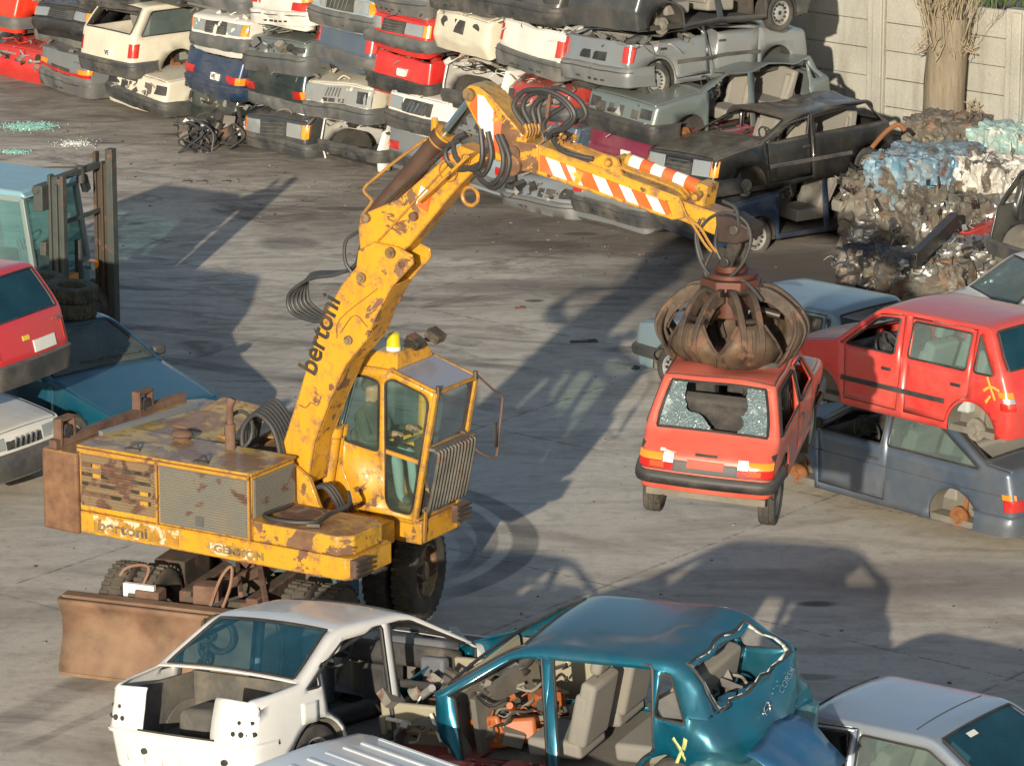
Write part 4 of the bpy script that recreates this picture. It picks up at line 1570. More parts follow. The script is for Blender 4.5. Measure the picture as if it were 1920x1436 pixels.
# kind, visible end, near corner of that end in the photograph, distance behind the heap's front, colour, settings, label
HEAP = [
    ('saloon', 'F', 92, 172, .25, RED, dict(crush=.12, front='bare', bumper=None, bonnet='panel', dent=.02), 'red saloon flattened on the ground at the left end of the heap, grille gone'),
    ('saloon', 'R', 168, 196, 0, GRY2, dict(crush=.12, rear='wide', plate='dark', bumper=GREYPL, bz=(.22, .50), boot='panel'), 'flat grey saloon on the ground with a red light band across its tail'),
    ('three_door_wagon', 'F', 312, 218, 0, CRM, dict(crush=.08, front='bare', wheels='d...', bumper=DGREYPL, bz=(.26, .52), bonnet='panel'), 'cream car front on the ground with lamps and grille stripped, under the cream three-door'),
    ('three_door_wagon', 'R', 250, 150, -.15, CRM, dict(crush=1, rear='tall', plate='VE', bumper=DGREYPL, bz=(.24, .52), glazed='w0r w1r', wheels='..dd', interior=True, moulding=DGREYPL), 'uncrushed cream three-door with its rear glass out, standing on the cream car front'),
    ('box_hatch', 'R', 152, 92, .5, RED, dict(crush=.2, rear='none', bumper=GREYPL, wheels='..w.', bz=(.22, .42)), 'red hatchback with a torn grey bumper, above the red saloon at the far left'),
    ('saloon', 'F', 165, 76, .2, BLK, dict(crush=.08, front='twin', bumper=BLACK), 'black car front with two clear headlights, beside the roof of the cream three-door'),
    ('saloon', 'R', 255, 26, .25, DGR, dict(crush=.1, rear='none', bumper=DGREYPL, bz=(.24, .50)), 'dark green car with a deep bumper, over the black car front at the top left'),
    ('box_hatch', 'R', 28, 62, .3, paint('orange red', (.62, .035, .012), dirt=.1), dict(crush=.5, rear='none', bumper=GREYPL), 'orange-red hatchback at the top left corner of the heap'),
    ('box_hatch', 'F', 88, 34, 1.0, paint('bright blue', (.02, .10, .27), dirt=.2), dict(crush=.1, front='lamps', bumper=RED, bz=(.3, .5)), 'bright blue car front wedged behind the red hatchback at the top left'),
    ('saloon', 'F', 4, 195, .6, DGY, dict(crush=.1, front='bare', wheels='w...', bumper=BLACK), 'charcoal car with its front tyre showing, at the very left edge of the heap'),
    ('saloon', 'R', 330, 8, .5, DGY, dict(crush=.1, rear='none', wheels='..gg', bumper=None), 'charcoal wreck showing a bare hub, on the roof of the cream three-door'),
    ('box_hatch', 'R', 448, 190, -.1, BLU, dict(crush=.1, rear='mixed', bumper=BLU, bz=(.2, .44), plate='VE'), 'dark blue hatchback tail with a red and orange lamp, above the burnt black wreck'),
    ('box_hatch', 'F', 458, 106, -.05, WHT, dict(crush=.08, front='twin', bumper=GREYPL, bonnet='open'), 'white car front with an orange indicator and open engine bay, above the dark blue tail'),
    ('saloon', 'R', 452, 34, .2, GRY2, dict(crush=.1, rear='mixed', bumper=GREYPL), 'flat grey car tail above the white front with the orange indicator'),
    ('saloon', 'F', 440, 262, .35, DGR, dict(crush=.05, front='bare', bumper=None, bonnet='open', dent=.07), 'burnt black wreck on the ground, its torn engine bay spilling out'),
    ('box_hatch', 'F', 575, 300, -.2, DGY, dict(crush=.02, front='lamps', bumper=DGREYPL, bz=(.22, .46)), 'charcoal car front on the ground with a barred grille between square headlights'),
    ('saloon', 'R', 572, 215, 0, DGR, dict(crush=.06, rear='mixed', bumper=GREYPL, wheels='..ww', wheelstyle='gold', bz=(.22, .42)), 'dark green car tail with a gold wheel, above the charcoal grille'),
    ('saloon', 'F', 572, 142, 0, GRN, dict(crush=.06, front='bare', bumper=GREYPL, wheels='ww..', bz=(.2, .52)), 'grey green car front with a dented bonnet, above the tail with the gold wheel'),
    ('box_hatch', 'R', 572, 58, 0, WHT, dict(crush=.1, rear='blocks', bumper=WHT, wheels='..ww', bz=(.24, .5)), 'white car tail with red lamps, above the grey green front'),
    ('box_hatch', 'R', 715, 322, -.05, WHT, dict(crush=.02, rear='none', bumper=DGREYPL, bz=(.34, .56), boot='gone', dent=.05), 'white car tail on the ground torn open above a charcoal bumper'),
    ('box_hatch', 'F', 690, 230, 0, CRM, dict(crush=.03, front='greyface', bumper=GREYPL, bz=(.2, .46), wheels='ww..'), 'cream car front with a grey grille frame, above the torn white tail'),
    ('box_hatch', 'R', 695, 140, .05, BLU2, dict(crush=.05, rear='tall', bumper=GREYPL, wheels='....'), 'slate blue tail with a lifted lid, above the cream front with the grey grille frame'),
    ('box_hatch', 'F', 700, 66, .05, LBL, dict(crush=.05, front='uno', bumper=GREYPL, bz=(.22, .50), wheels='.w..'), 'pale blue grey car front with slanted grille bars, above the slate blue tail'),
    ('coupe_hatch', 'R', 858, 345, .1, GRY2, dict(crush=.02, rear='mixed', bumper=DGREYPL), 'flat grey tail on the ground behind the hydraulic cylinder'),
    ('box_hatch', 'F', 842, 262, 0, WHT, dict(crush=.03, front='uno', bumper=DGREYPL, bz=(.22, .50), wheels='ww..'), 'white car front with slanted grille bars, above the flat grey tail behind the cylinder'),
    ('box_hatch', 'R', 802, 196, .1, RED, dict(crush=.06, rear='none', bumper=BLACK, bz=(.26, .54), plate='VE', wheels='..ww'), 'red hatchback tail with a black bumper and white plate, above the white grille'),
    ('box_hatch', 'F', 800, 108, .1, RED, dict(crush=.06, front='twin', bumper=GREYPL), 'red car front with two clear headlamps, above the red tail with the white plate'),
    ('saloon', 'R', 798, 40, .15, GRY2, dict(crush=.08, rear='none', bumper=GREYPL, plate='VE', bz=(.22, .50)), 'flat grey tail with a white plate, topmost above the red car front'),
    ('saloon', 'R', 955, 372, .0, LBL, dict(crush=.02, rear='mixed', bumper=GREYPL), 'pale blue grey tail on the ground with a red and orange lamp, behind the boom'),
    ('saloon', 'F', 940, 290, .1, GRY2, dict(crush=.04, front='bare', bumper=GREYPL), 'flat grey stripped front between the pale blue grey tail and the crumpled white tail'),
    ('box_hatch', 'R', 945, 212, 0, WHT, dict(crush=.08, rear='none', bumper=DGREYPL, dent=.05, boot='gone'), 'crumpled white hatchback tail behind the tip of the boom'),
    ('box_hatch', 'F', 918, 108, .1, CRM, dict(crush=.06, front='holes', bumper=None), 'cream car front with round empty lamp holes'),
    ('saloon', 'R', 918, 30, .15, BLU, dict(crush=.08, rear='none', bumper=DGREYPL, bz=(.2, .52)), 'dark blue tail topmost above the cream front with round holes'),
    ('saloon', 'F', 1075, 410, -.05, GRY, dict(crush=.02, front='bare', bumper=GRY2, bz=(.2, .46), bonnet='open'), 'silver grey car front on the ground with its lamps and bonnet gone'),
    ('saloon', 'R', 1075, 325, .1, BLU2, dict(crush=.05, rear='mixed', bumper=DGREYPL), 'slate blue tail above the silver grey front, behind the arm'),
    ('box_hatch', 'F', 1062, 240, .1, RED2, dict(crush=.05, front='bare', bumper=DGREYPL, bonnet='open'), 'dull red gutted car front with an open engine bay, behind the hose loop'),
    ('box_hatch', 'R', 1050, 148, 0, WHT, dict(crush=.05, rear='tall', bumper=GREYPL, wheels='..ww', bz=(.2, .5)), 'white hatchback tail with tall red lamps, above the gutted red front'),
    ('saloon', 'F', 1048, 46, .1, DGY, dict(crush=.06, front='bare', bumper=DGREYPL, bz=(.22, .50)), 'charcoal car front topmost above the white tail with tall red lamps'),
    ('saloon', 'R', 1210, 442, 0, GRY, dict(crush=.03, rear='blocks', bumper=DGREYPL, bz=(.32, .58)), 'silver grey tail on the ground with red lamps, right of the stripped silver front'),
    ('saloon', 'R', 1235, 345, .05, MAR, dict(crush=.03, rear='none', bumper=DGREYPL, plate='VE'), 'maroon tail under the grey green car with its doors off'),
    ('box_hatch', 'F', 1225, 268, -.1, GRN, dict(crush=.5, crumple=.05, front='bare', bumper=BLACK, doors=2, gone=('fl', 'rl'), interior=True, wheels='d.g.', bz=(.2, .5)), 'grey green hatchback with near doors off and pale seats, under the silver hatchback'),
    ('box_hatch', 'R', 1176, 164, -.15, GRY, dict(crush=.12, crumple=.06, rear='tall', bumper=GRY2, bz=(.22, .52), doors=2, wheels='d.ww', wheelstyle='cover', plate='dark', moulding=DGREYPL, interior=True), 'silver grey hatchback with the roof torn off and doors shut, high before the wall'),
    ('box_hatch', 'R', 1195, 60, -.3, DGY, dict(crush=.25, rear='none', bumper=None, doors=2, gone=('fl', 'fr', 'rl', 'rr'), wheels='wwgg', interior=True), 'charcoal doorless hulk on top of the silver hatchback with the torn roof'),
    ('box_hatch', 'F', 1352, 460, -.1, BLU, dict(crush=.42, crumple=.06, front='bare', bumper=DGREYPL, doors=2, gone=('fl', 'rl'), wheels='w...', interior=True), 'dark blue car on the ground with near doors off, under the dusty black hatchback'),
    ('box_hatch', 'F', 1340, 368, -.25, BLK, dict(crush=.66, crumple=.075, front='twin', bumper=BLACK, wheels='g.ww', wheelstyle='cover', moulding=DGREYPL, interior=True, bz=(.22, .46)), 'dusty black hatchback with a caved-in roof, at the right end of the heap'),
]
for i, (kind, end, px, py, off, col, kw, lab) in enumerate(HEAP):
    kw = dict(kw)
    kw.setdefault('doors', 1)
    if kw.get('crush', 1) < .3:
        kw.setdefault('dent', .045)
        kw.setdefault('crumple', .085)
        kw['crush'] = kw['crush'] + .05
    c = Car('crushed_car', kind, col, lab, group=PILE, seed=i + 1, ends=end, **kw)
    P = PROF[kind]
    p = on_plane(px, py, PA + PN * off, PN)
    rng = random.Random(i)
    hd = PH + R(rng.uniform(-4.5, 4.5))
    if end == 'R':
        loc = (-P['L'] / 2 + .06, -P['W'] / 2 + .08, .24)
    else:
        loc = (P['L'] / 2 - .06, P['W'] / 2 - .08, .24)
        hd += PI
    if p.z < .12:
        p.z = max(p.z, .04)
    c.put(loc, p, hd, pitch=R(rng.uniform(-2, 2)), roll=R(rng.uniform(-3, 3)))

# ------------------------------------------------------------------ the cars one can walk round
ENDL = lambda P, sy, z, ins=.05: (-P['L'] / 2 + ins, sy * (P['W'] / 2 - .07), z)


def spray(car, pts, name='spray_mark', mat=None, r=.018):
    """a cross sprayed on a left-hand (+y) panel: strokes of x,z pairs"""
    b = MB()
    for st in pts:
        q = curve([Vector((x, 0, z)) for x, z in st], 5)
        rows = []
        for k, p in enumerate(q):
            d = (q[min(k + 1, len(q) - 1)] - q[max(0, k - 1)]).normalized()
            n = Vector((-d.z, 0, d.x))
            rr = r * (.7 + .5 * abs(noise.noise(p * 9)))
            rows.append([p + n * rr, p - n * rr])
        b.grid([[Vector((v.x, car.sh.hw(v.x, v.z) + .006, v.z)) for v in row] for row in rows])
    return b.build(name, mat or M('yellow spray paint', (.62, .52, .06), .7, dirt=.4, dust=0), car.root, 60, deform=car.deform, solid=.002)


# --- red hatchback in the grapple
ORED = paint('sunbleached red', (.54, .07, .04), dirt=.32, dust=.3, rough=.35)


def dent_roof(v):
    if v.z > 1.1:
        d = math.hypot((v.x + .05) / .75, (v.y - .0) / .52)
        k = max(0, 1 - d)
        w = min(1, (v.z - 1.1) / .2)
        v.z -= .22 * k ** .8 * w
        v.z += .035 * math.sin(v.x * 9 + v.y * 6) * w * min(1, max(0, 1.6 - d))
    return v


a112 = Car('lifted_car', 'small_hatch', ORED, 'red hatchback with a smashed rear window hanging in the grapple', fine=True, doors=1, seed=3, pull=dent_roof,
           wheels='wwww', ends='FR', rear='none', front='lamps', bumper=BLACK, bz=(.36, .50), glazed='', interior=True, intmat=INTD, wheelstyle='plain')
sh = a112.sh
h = sh.hw(0, .5)
a112.patch('rear_trim_panel', BLACK, 'R', -h - .02, h + .02, .515, .725, .006)
for sg in (1, -1):
    a112.patch('indicator', LORANGE, 'R', sg * (h - .26), sg * (h - .0), .61, .675, .016)
    a112.patch('tail_light', LRED, 'R', sg * (h - .26), sg * (h - .0), .53, .61, .016)
    a112.patch('reversing_light', PLATE, 'R', sg * (h - .37), sg * (h - .27), .60, .685, .016)
    a112.patch('reflector', M('orange red reflector', (.7, .07, .02), .2), 'R', sg * (h - .28), sg * (h - .14), .545, .60, .019)
    a112.patch('tail_light', LRED, 'R', sg * (h - .37), sg * (h - .27), .53, .595, .016)
a112.patch('plate_recess', DGREYPL, 'R', -.30, .30, .525, .685, .010)
a112.patch('plate_patch', M('red paper', (.62, .06, .03), .6), 'R', -.18, .18, .57, .645, .016)
a112.patch('badge', M('yellow sticker', (.7, .48, .05), .5), 'R', -.50, -.39, .725, .765, .008)
a112.patch('badge', PLATE, 'R', .30, .46, .69, .71, .02)
a112.patch('lock', CHROME, 'R', -.02, .02, .735, .752, .012)
a112.patch('lock', CHROME, 'R', .13, .16, .765, .78, .012)
a112.patch('hatch_handle', BLACK, 'R', -.11, .11, .685, .705, .03)
b = MB()
b.tube(curve([(-1.2, .42, .2), (-1.5, .42, .18), (-1.66, .44, .17)], 3), .03, 10)
b.build('exhaust_pipe', DARKSTEEL, a112.root)
# gutter line round the roof
b = MB()
ids = [i for i, q in enumerate(sh.tags) if q[0] == 'R']
b.tube([sh.row(i, 'arcL')[3] for i in ids] + [sh.row(ids[-1], 'mid')[k] for k in range(0, 11)] + [sh.row(i, 'arcR')[1] for i in ids[::-1]], .012, 5)
b.build('roof_gutter', M('dark roof edge', (.12, .02, .015), .5), a112.root, deform=a112.deform)
# broken rear window: crazed glass with a torn hole
ids = [i for i, q in enumerate(sh.tags) if q[0] == 'G' and .04 < q[1] <= q[2] - .045]
ids.append(ids[-1] + 1)
la, lb = sh.row(ids[0], 'mid', .008), sh.row(ids[-1], 'mid', .008)
hole = [(.30, -.05), (.29, .25), (.33, .45), (.36, .62), (.50, .68), (.56, .80), (.62, .95), (.78, 1.01), (.86, .97), (.93, .80), (.90, .62), (.96, .42), (.94, .2), (.95, -.05)]
hole = [(u * .98 - .12, v) for u, v in hole]
vs2, ed = [], []
for k in range(9):
    pass
N = 40
bd = [(0, 0), (1, 0), (1, 1), (0, 1)]
rg = random.Random(4)
jag = []
for (u0, v0), (u1, v1) in zip(hole, hole[1:]):
    for k in range(4):
        f = k / 4
        jag.append((u0 + (u1 - u0) * f + rg.uniform(-.008, .008), v0 + (v1 - v0) * f + rg.uniform(-.012, .012)))
jag.append(hole[-1])
ptsu = bd + jag + [(rg.random(), rg.random()) for _ in range(260)]
res = delaunay_2d_cdt([Vector(p) for p in ptsu], [(0, 1), (1, 2), (2, 3), (3, 0)] + [(4 + i, 5 + i) for i in range(len(jag) - 1)], [], 0, 1e-5)
b = MB()
cen = np.array([np.mean([res[0][i][:] for i in f], axis=0) for f in res[2]])
keep = ~inside(jag, cen) & (cen[:, 1] > 0) & (cen[:, 1] < 1) & (cen[:, 0] > 0) & (cen[:, 0] < 1)


def gl(u, v):
    k = u * (len(la) - 1)
    i = min(int(k), len(la) - 2)
    p = la[i].lerp(la[i + 1], k - i)
    q = lb[i].lerp(lb[i + 1], k - i)
    return p.lerp(q, v)


b.add([gl(p[0], p[1]) for p in res[0]], [f for f, k in zip(res[2], keep) if k])
t_ = NT('crazed glass')
vo = t_.n("ShaderNodeTexVoronoi")
vo.feature = 'DISTANCE_TO_EDGE'
t_.set(vo.inputs['Vector'], t_.obj())
vo.inputs['Scale'].default_value = 60
cc = t_.mix(t_.ramp(vo.outputs[0], .0, .12), (.14, .19, .205), (.07, .11, .12))
cc = t_.mix(t_.ramp(t_.noise(t_.obj(), 5, 6), .56, .70, 0, .7), cc, (.46, .52, .53))
t_.bump(vo.outputs[0], .8, .01)
b.build('rear_window', t_.out(cc, .25), a112.root, 20, fixn=False, deform=a112.deform)
b = junk(random.Random(9), (-.62, -.45, .78), (-.2, -.1, .98), 26, (.06, .16), (3, 3, 1))
b.build('bundle_of_wires', [M('pale wire', (.4, .38, .32), .6), M('red wire', (.4, .05, .04), .6), BLACK, M('blue wire', (.05, .2, .4), .6)], a112.root, 30)
a112.root.scale = (.94, .94, .94)
a112.put((0, 0, 0), (2.08, 39.0, 2.55), R(77), pitch=R(5), roll=R(3.5))
for o_ in a112.root.children:
    if o_.name.startswith('wheel'):
        o_.location.z -= .13
        o_.scale = (1.08, 1.0, 1.08)

# --- white saloon shell in front
WBM = paint('clean white', (.66, .65, .62), dirt=.22, dust=.2, rough=.3)
bmw = Car('stripped_saloon', 'saloon', WBM, 'white saloon shell without doors, boot lid or tail lamps, in front of the dozer blade', fine=True, doors=2, seed=11,
          gone=('fl', 'fr', 'rl', 'rr'), boot='gone', bonnet='gone', wheels='..ww', ends='', glazed='rear', interior=True, seats=0,
          hole=lambda c: c.x < -1.9 and abs(c.y) < .42 and c.z > .60)
sh = bmw.sh
CARPET = M('boot carpet', (.075, .072, .065), .95, dirt=.6, dust=.2)
b = MB()
b.bb((-2.12, -.55, .46), (-1.25, .55, .49))
b.bb((-1.26, -.62, .49), (-1.22, .62, .93))
for sg in (1, -1):
    b.bb((-2.1, sg * .62, .47), (-1.25, sg * .60, .92))
b.build('boot_lining', CARPET, bmw.root)
b = MB()
b.box((-1.62, .16, .60), (.44, .36, .26), Matrix.Rotation(.12, 3, 'Z'))
b.box((-1.40, -.24, .58), (.2, .5, .2))
b.build('boot_hump', CARPET, bmw.root, 60, bevel=.09, seg=4)
for sg in (1, -1):
    b = MB()
    for a, z, r in ((.66, .775, .018), (.77, .775, .018), (.61, .68, .022), (.69, .68, .026), (.80, .68, .022), (.74, .675, .012)):
        p = sh.on('R', sg * a, z, .001)
        b.cyl(p + Vector((.02, 0, 0)), p - Vector((.006, 0, 0)), r, n=12)
    b.build('lamp_holes', BLACK, bmw.root, 30)
    b = MB()
    sh.patch(b, 'R', sg * .56, sg * .84, .63, .82, .003)
    b.build('lamp_panel', WBM, bmw.root, 30, bevel=.004)
b = MB()
sh.bumper(b, 'R', .30, .55, -.015, .4)
b.build('rear_valance', paint('dull white', (.60, .58, .52), dirt=.3, dust=.3), bmw.root, 40)
for k in range(7):
    b = MB()
    p = sh.on('R', -.6 + .2 * k, .40, -.012)
    b.bb(p + Vector((-.006, -.003, -.09)), p + Vector((.02, .003, .06)))
    b.build('valance_rib', M('grimy white', (.36, .34, .29), .7), bmw.root)
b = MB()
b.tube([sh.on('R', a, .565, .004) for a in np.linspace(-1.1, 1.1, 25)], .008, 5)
b.build('shelf_seam', M('dark shelf seam', (.12, .115, .10), .8), bmw.root)  # dark line drawn along the seam of the bumper shelf
b = MB()
sh.bumper(b, 'R', .545, .60, .035, .35)
b.build('bumper_shelf', WBM, bmw.root, 40)
b = MB()
b.tube([sh.on('R', a_, .605, .004) for a_ in np.linspace(-.42, .42, 9)], .012, 5)
b.build('boot_seal', M('door seal', (.016, .016, .017), .55, dirt=.15, dust=.1), bmw.root)
b = MB()
b.cyl((-2.16, -.1, .22), (-2.16, -.35, .25), .10, n=20)
b.build('tow_fitting', paint('dull white', (.6, .58, .52)), bmw.root)
for q in ((-2.20, .38), (-2.20, -.5)):
    b = MB()
    b.cyl((q[0] + .02, q[1], .42), (q[0] - .012, q[1], .42), .028, n=12)
    b.build('bumper_socket', BLACK, bmw.root)
b = MB()
xs = (-1.56, -1.33)
rows = [[Vector((x, -(sh.hw(x, z) + .004), z)) for x in np.linspace(*xs, 5)] for z in np.linspace(.66, .84, 4)]
b.grid(rows)
b.build('fuel_flap', WBM, bmw.root, 30, solid=.006)
DOORSEAL = M('door seal', (.016, .016, .017), .55, dirt=.15, dust=.1)
for d in sh.door:
    for sg in (1, -1):
        b = MB()
        b.tube([(x, sg * (sh.hw(x, z) - .02), z) for x, z in Shell.round(d, .05)], .02, 6, closed=True)
        b.build('door_seal', DOORSEAL, bmw.root, 60)
b = MB()
b.bb((-.75, -.10, .28), (.8, .10, .42))
b.build('transmission_tunnel', INTD, bmw.root, 40, bevel=.04)
for sg in (1, -1):
    b = MB()
    b.bb((.5, sg * .52, .30), (.62, sg * .78, .86))
    b.build('kick_panel', M('grey trim', (.10, .11, .125), .7, dirt=.2), bmw.root, 40, bevel=.03)
b = MB()
b.box((.78, -.36, .83), (.3, .62, .26), Matrix.Rotation(.2, 3, 'Y'))
b.build('glovebox', M('grey trim', (.10, .11, .125), .7), bmw.root, 50, bevel=.05)
for y in (-.12, -.20):
    b = MB()
    b.bb((.615, y - .03, .86), (.632, y + .03, .93))
    b.build('air_vent', BLACK, bmw.root)
b = junk(random.Random(31), (1.3, -.6, .50), (2.0, .6, .70), 16, (.06, .18))
b.build('engine_bay_parts', [DUSTMETAL, WBM, BLACK, RIM], bmw.root, 35)
bmw.put(ENDL(sh.P, -1, .30), at(474, 1462, 1.35), R(54), pitch=R(-5.0), roll=R(-5))

# --- teal hatchback shell
TEAL = paint('metallic teal', (.005, .13, .205), .55, dirt=.2, dust=.22, rough=.28)
TEALX = M('scraped teal', (.02, .12, .15), .4, .3, dirt=.35, dust=.2, dcol=(.3, .33, .32), scale=9)


def wreck_rear(v):
    k = max(0.0, min(1.0, (-.95 - v.x) / .7))
    if k > 0:
        n1 = nvec(v * 2.3 + Vector((3, 1, 7)))
        n2 = nvec(v * 6.0 + Vector((1, 5, 2)))
        v += (n1 * .12 + n2 * .05) * k
        if v.z > 1.0:
            v.z -= .05 * k
        else:
            v.x += .16 * k * max(0, (v.y + .2))
    return v


corsa = Car('wrecked_hatchback', 'round_hatch', TEAL, 'metallic teal hatchback shell with a crushed tail and its near doors off', fine=True, doors=2, seed=21, pull=wreck_rear,
            gone=('fl', 'rl', 'fr', 'rr'), bonnet='gone', wheels='..ww', ends='R', rear='none', bumper=TEALX, hole_side=lambda c: c.x > 1.0 and c.y > 0,
            hole=lambda c: c.x > 1.02 and c.y > .2, bz=(.26, .5), interior=True, dash=False, glazed='')
sh = corsa.sh
BEI = M('beige bulkhead', (.30, .27, .19), .7, dirt=.35, dust=.2)
b = MB()
b.bb((1.0, -.68, .3), (1.04, .68, .93))
b.bb((1.04, .50, .45), (1.75, .56, .72))
b.bb((1.04, -.56, .45), (1.75, -.50, .72))
b.bb((1.7, -.6, .42), (1.76, .6, .6))
b.build('bulkhead', BEI, corsa.root, 40, bevel=.02)
b = MB()
b.bb((.2, -.74, .32), (.24, -.70, .9))
b.grid([[Vector((x, -.70, z)) for x in np.linspace(-.05, .98, 6)] for z in np.linspace(.35, .9, 4)])
b.build('far_inner_panel', BEI, corsa.root, 40, solid=.02)
for a, z in ((.72, .62), (.3, .8), (.85, .5), (.55, .72), (.1, .55)):
    b = MB()
    b.cyl((a, -.70, z), (a, -.675, z), .02, n=10)
    b.build('panel_clip', PLATE, corsa.root)
ORG = M('orange scrap plastic', (.36, .09, .015), .5, dirt=.4, dust=.2)
b = MB()
b.box((.62, .2, .42), (.4, .3, .22), Matrix.Rotation(.4, 3, 'Z') @ Matrix.Rotation(.3, 3, 'X'))
b.box((.45, -.1, .6), (.22, .28, .16), Matrix.Rotation(-.5, 3, 'Z'))
b.box((.78, .38, .45), (.3, .06, .3), Matrix.Rotation(.2, 3, 'Y'))
b.build('orange_heater_box', ORG, corsa.root, 40, bevel=.03)
b = junk(random.Random(41), (.3, -.5, .35), (1.0, .6, .85), 50, (.05, .2), (1, 3, 3, 0))
b.build('torn_wiring', [BLACK, DUSTMETAL, DARKSTEEL, ORG], corsa.root, 35)
b = junk(random.Random(42), (1.1, .35, .40), (1.6, .72, .62), 20, (.04, .13), (1, 3, 3, 0))
b.build('engine_bay_parts', [PLATE, DUSTMETAL, BLACK, RIM], corsa.root, 35)
b = junk(random.Random(43), (-1.55, -.5, .55), (-1.0, .5, .95), 26, (.12, .4), (0, 0, 3))
b.build('scrap_load', [M('grey trim', (.1, .11, .125)), GREYPL, BLACK, INT], corsa.root, 35, bevel=.02)
for d in sh.door:
    b = MB()
    b.tube([(x, (sh.hw(x, z) - .015), z) for x, z in Shell.round(d, .05)], .016, 6, closed=True)
    b.build('door_seal', DOORSEAL, corsa.root, 60)
spray(corsa, [[(-1.35, .80), (-1.55, .55)], [(-1.36, .52), (-1.55, .82)], [(-1.3, .5), (-1.15, .47)]], mat=M('pale yellow spray', (.5, .55, .2), .6), r=.03)
# broken rear window edge of crazed glass
ids = [i for i, q in enumerate(sh.tags) if q[0] == 'G' and .04 < q[1] <= q[2] - .045]
ids.append(ids[-1] + 1)
loop = [sh.row(i, 'marL')[1] for i in ids] + sh.row(ids[-1], 'mid')[1:-1] + [sh.row(i, 'marR')[0] for i in ids[::-1]] + sh.row(ids[0], 'mid')[1:-1][::-1]
b = MB()
cn = sum(loop, Vector()) / len(loop)
inn = [p.lerp(cn, .05 + .05 * abs(noise.noise(p * 14))) for p in loop]
for k in range(len(loop)):
    j = (k + 1) % len(loop)
    b.add([loop[k], loop[j], inn[j], inn[k]], [(0, 1, 2, 3)])
b.build('rear_window_shards', M('glass crumbs', (.45, .52, .48), .3, dirt=.4, dust=.2), corsa.root, 30, solid=.006, deform=corsa.deform)
d_ = corsa.deform
p = d_(sh.on('R', .02, .80, .02))
b = MB()
b.tube([p + Vector((0, .055 * math.cos(a), .055 * math.sin(a))) for a in [2 * PI * k / 20 for k in range(20)]], .008, 6, closed=True)
b.bar(p + Vector((-.004, -.085, .01)), p + Vector((-.004, .085, -.01)), .012, .014, upv=(1, 0, 0))
b.build('round_emblem', CHROME, corsa.root)
p = d_(sh.on('R', -.22, .84, .02))
p2_, p3_ = d_(sh.on('R', -.52, .84, .02)), d_(sh.on('R', -.22, .90, .02))
fx_ = (p2_ - p).normalized()
fz_ = fx_.cross(p3_ - p).normalized()
text('CORSA', .085, CHROME, corsa.root, frame(p + fz_ * .035, fx_, fz_.cross(fx_), fz_), sx=1.15)
# torn bumper end and bent blue panel hanging off the tail
b = MB()
V_ = []
for i_ in range(7):
    f = i_ / 6
    V_.append([Vector((-1.95 - .46 * f + .05 * math.sin(g * 5), -.10 + .95 * g - .12 * f * g, .72 - .40 * f ** 1.4 - .10 * g * f)) for g in [k / 8 for k in range(9)]])
b.grid(V_)
b.build('bent_bumper_skin', paint('scuffed blue', (.01, .10, .22), .3, dirt=.25, dust=.15), corsa.root, 40, solid=.012, deform=lambda v: v + nvec(v * 4) * .06)
b = MB()
b.box((-2.43, .62, .27), (.10, .16, .012), Matrix.Rotation(.9, 3, 'Y') @ Matrix.Rotation(.4, 3, 'Z'))
b.build('torn_plate_end', PLATE, corsa.root, 40)
b = MB()
b.box((-1.82, -.25, .46), (.10, .8, .14), Matrix.Rotation(.25, 3, 'Z') @ Matrix.Rotation(.5, 3, 'X'))
b.build('bumper_beam', GREYPL, corsa.root, 40, bevel=.03)
corsa.put((-1.30, .60, 1.36), at(1272, 1246, 2.35), R(150), pitch=R(-4.5), roll=R(-6))

# --- silver car at the lower right
SILV = paint('silver blue', (.36, .42, .48), .55, dirt=.08, dust=.15, rough=.28)
silver = Car('silver_hatchback', 'coupe_hatch', SILV, 'silver blue car with an open side window, at the bottom right behind the teal shell', fine=True, doors=1, seed=23,
             wheels='wwww', ends='FR', rear='blocks', bumper=DGREYPL, glazed='rear front w1l w1r', interior=True)
sh = silver.sh
b = MB()
b.tube([sh.row(next(i for i, q in enumerate(sh.tags) if q[0] == 'R' and q[1] > .95), 'mid')[k] + Vector((0, 0, .001)) for k in range(11)], .005, 4)
b.build('roof_seam', BLACK, silver.root)
i_ = next(i for i, q in enumerate(sh.tags) if q[0] == 'G' and q[1] > .1)
p = sh.row(i_, 'mid', -.004)[3]
n_ = sh.norm[i_]
text('', .05, PLATE, silver.root, Matrix.Identity(4)) if False else None
b = MB()
b.add([p + Vector((0, .07, 0)), p + Vector((0, -.07, 0)), p + Vector((-.05, -.07, -.028)), p + Vector((-.05, .07, -.028))], [(0, 1, 2, 3)])
b.build('paper_label', PLATE, silver.root, fixn=False)
silver.put((-.95, .56, 1.33), at(1765, 1384, 1.34), R(144))

# --- dark grey-blue car right, with the red five-door on its roof
SLATE = paint('slate', (.085, .12, .17), .45, dirt=.4, dust=.45, rough=.35)
esc = Car('slate_hatchback', 'coupe_hatch', SLATE, 'slate blue three-door on bare brake discs, under the red five-door', fine=True, doors=1, seed=5, wheels='dgdg', ends='FR',
          rear='blocks', bumper=SLATE, bz=(.22, .46), glazed='w1l w1r', interior=True, moulding=None)
b = MB()
sh = esc.sh
b.box((.80, sh.hw(.8, .95) + .08, 1.0), (.10, .17, .12))
b.build('door_mirror', BLACK, esc.root, 50, bevel=.03)
q = esc.patch('side_repeater', LORANGE, 'F', 1.0, 1.03, .66, .69, .01) if False else None
b = MB()
b.ball((1.15, sh.hw(1.15, .72) + .004, .72), .025, sc=(1, .4, 1))
b.build('side_repeater', LORANGE, esc.root)
esc.patch('tail_panel', BLACK, 'R', -.55, .55, .60, .80, .006)
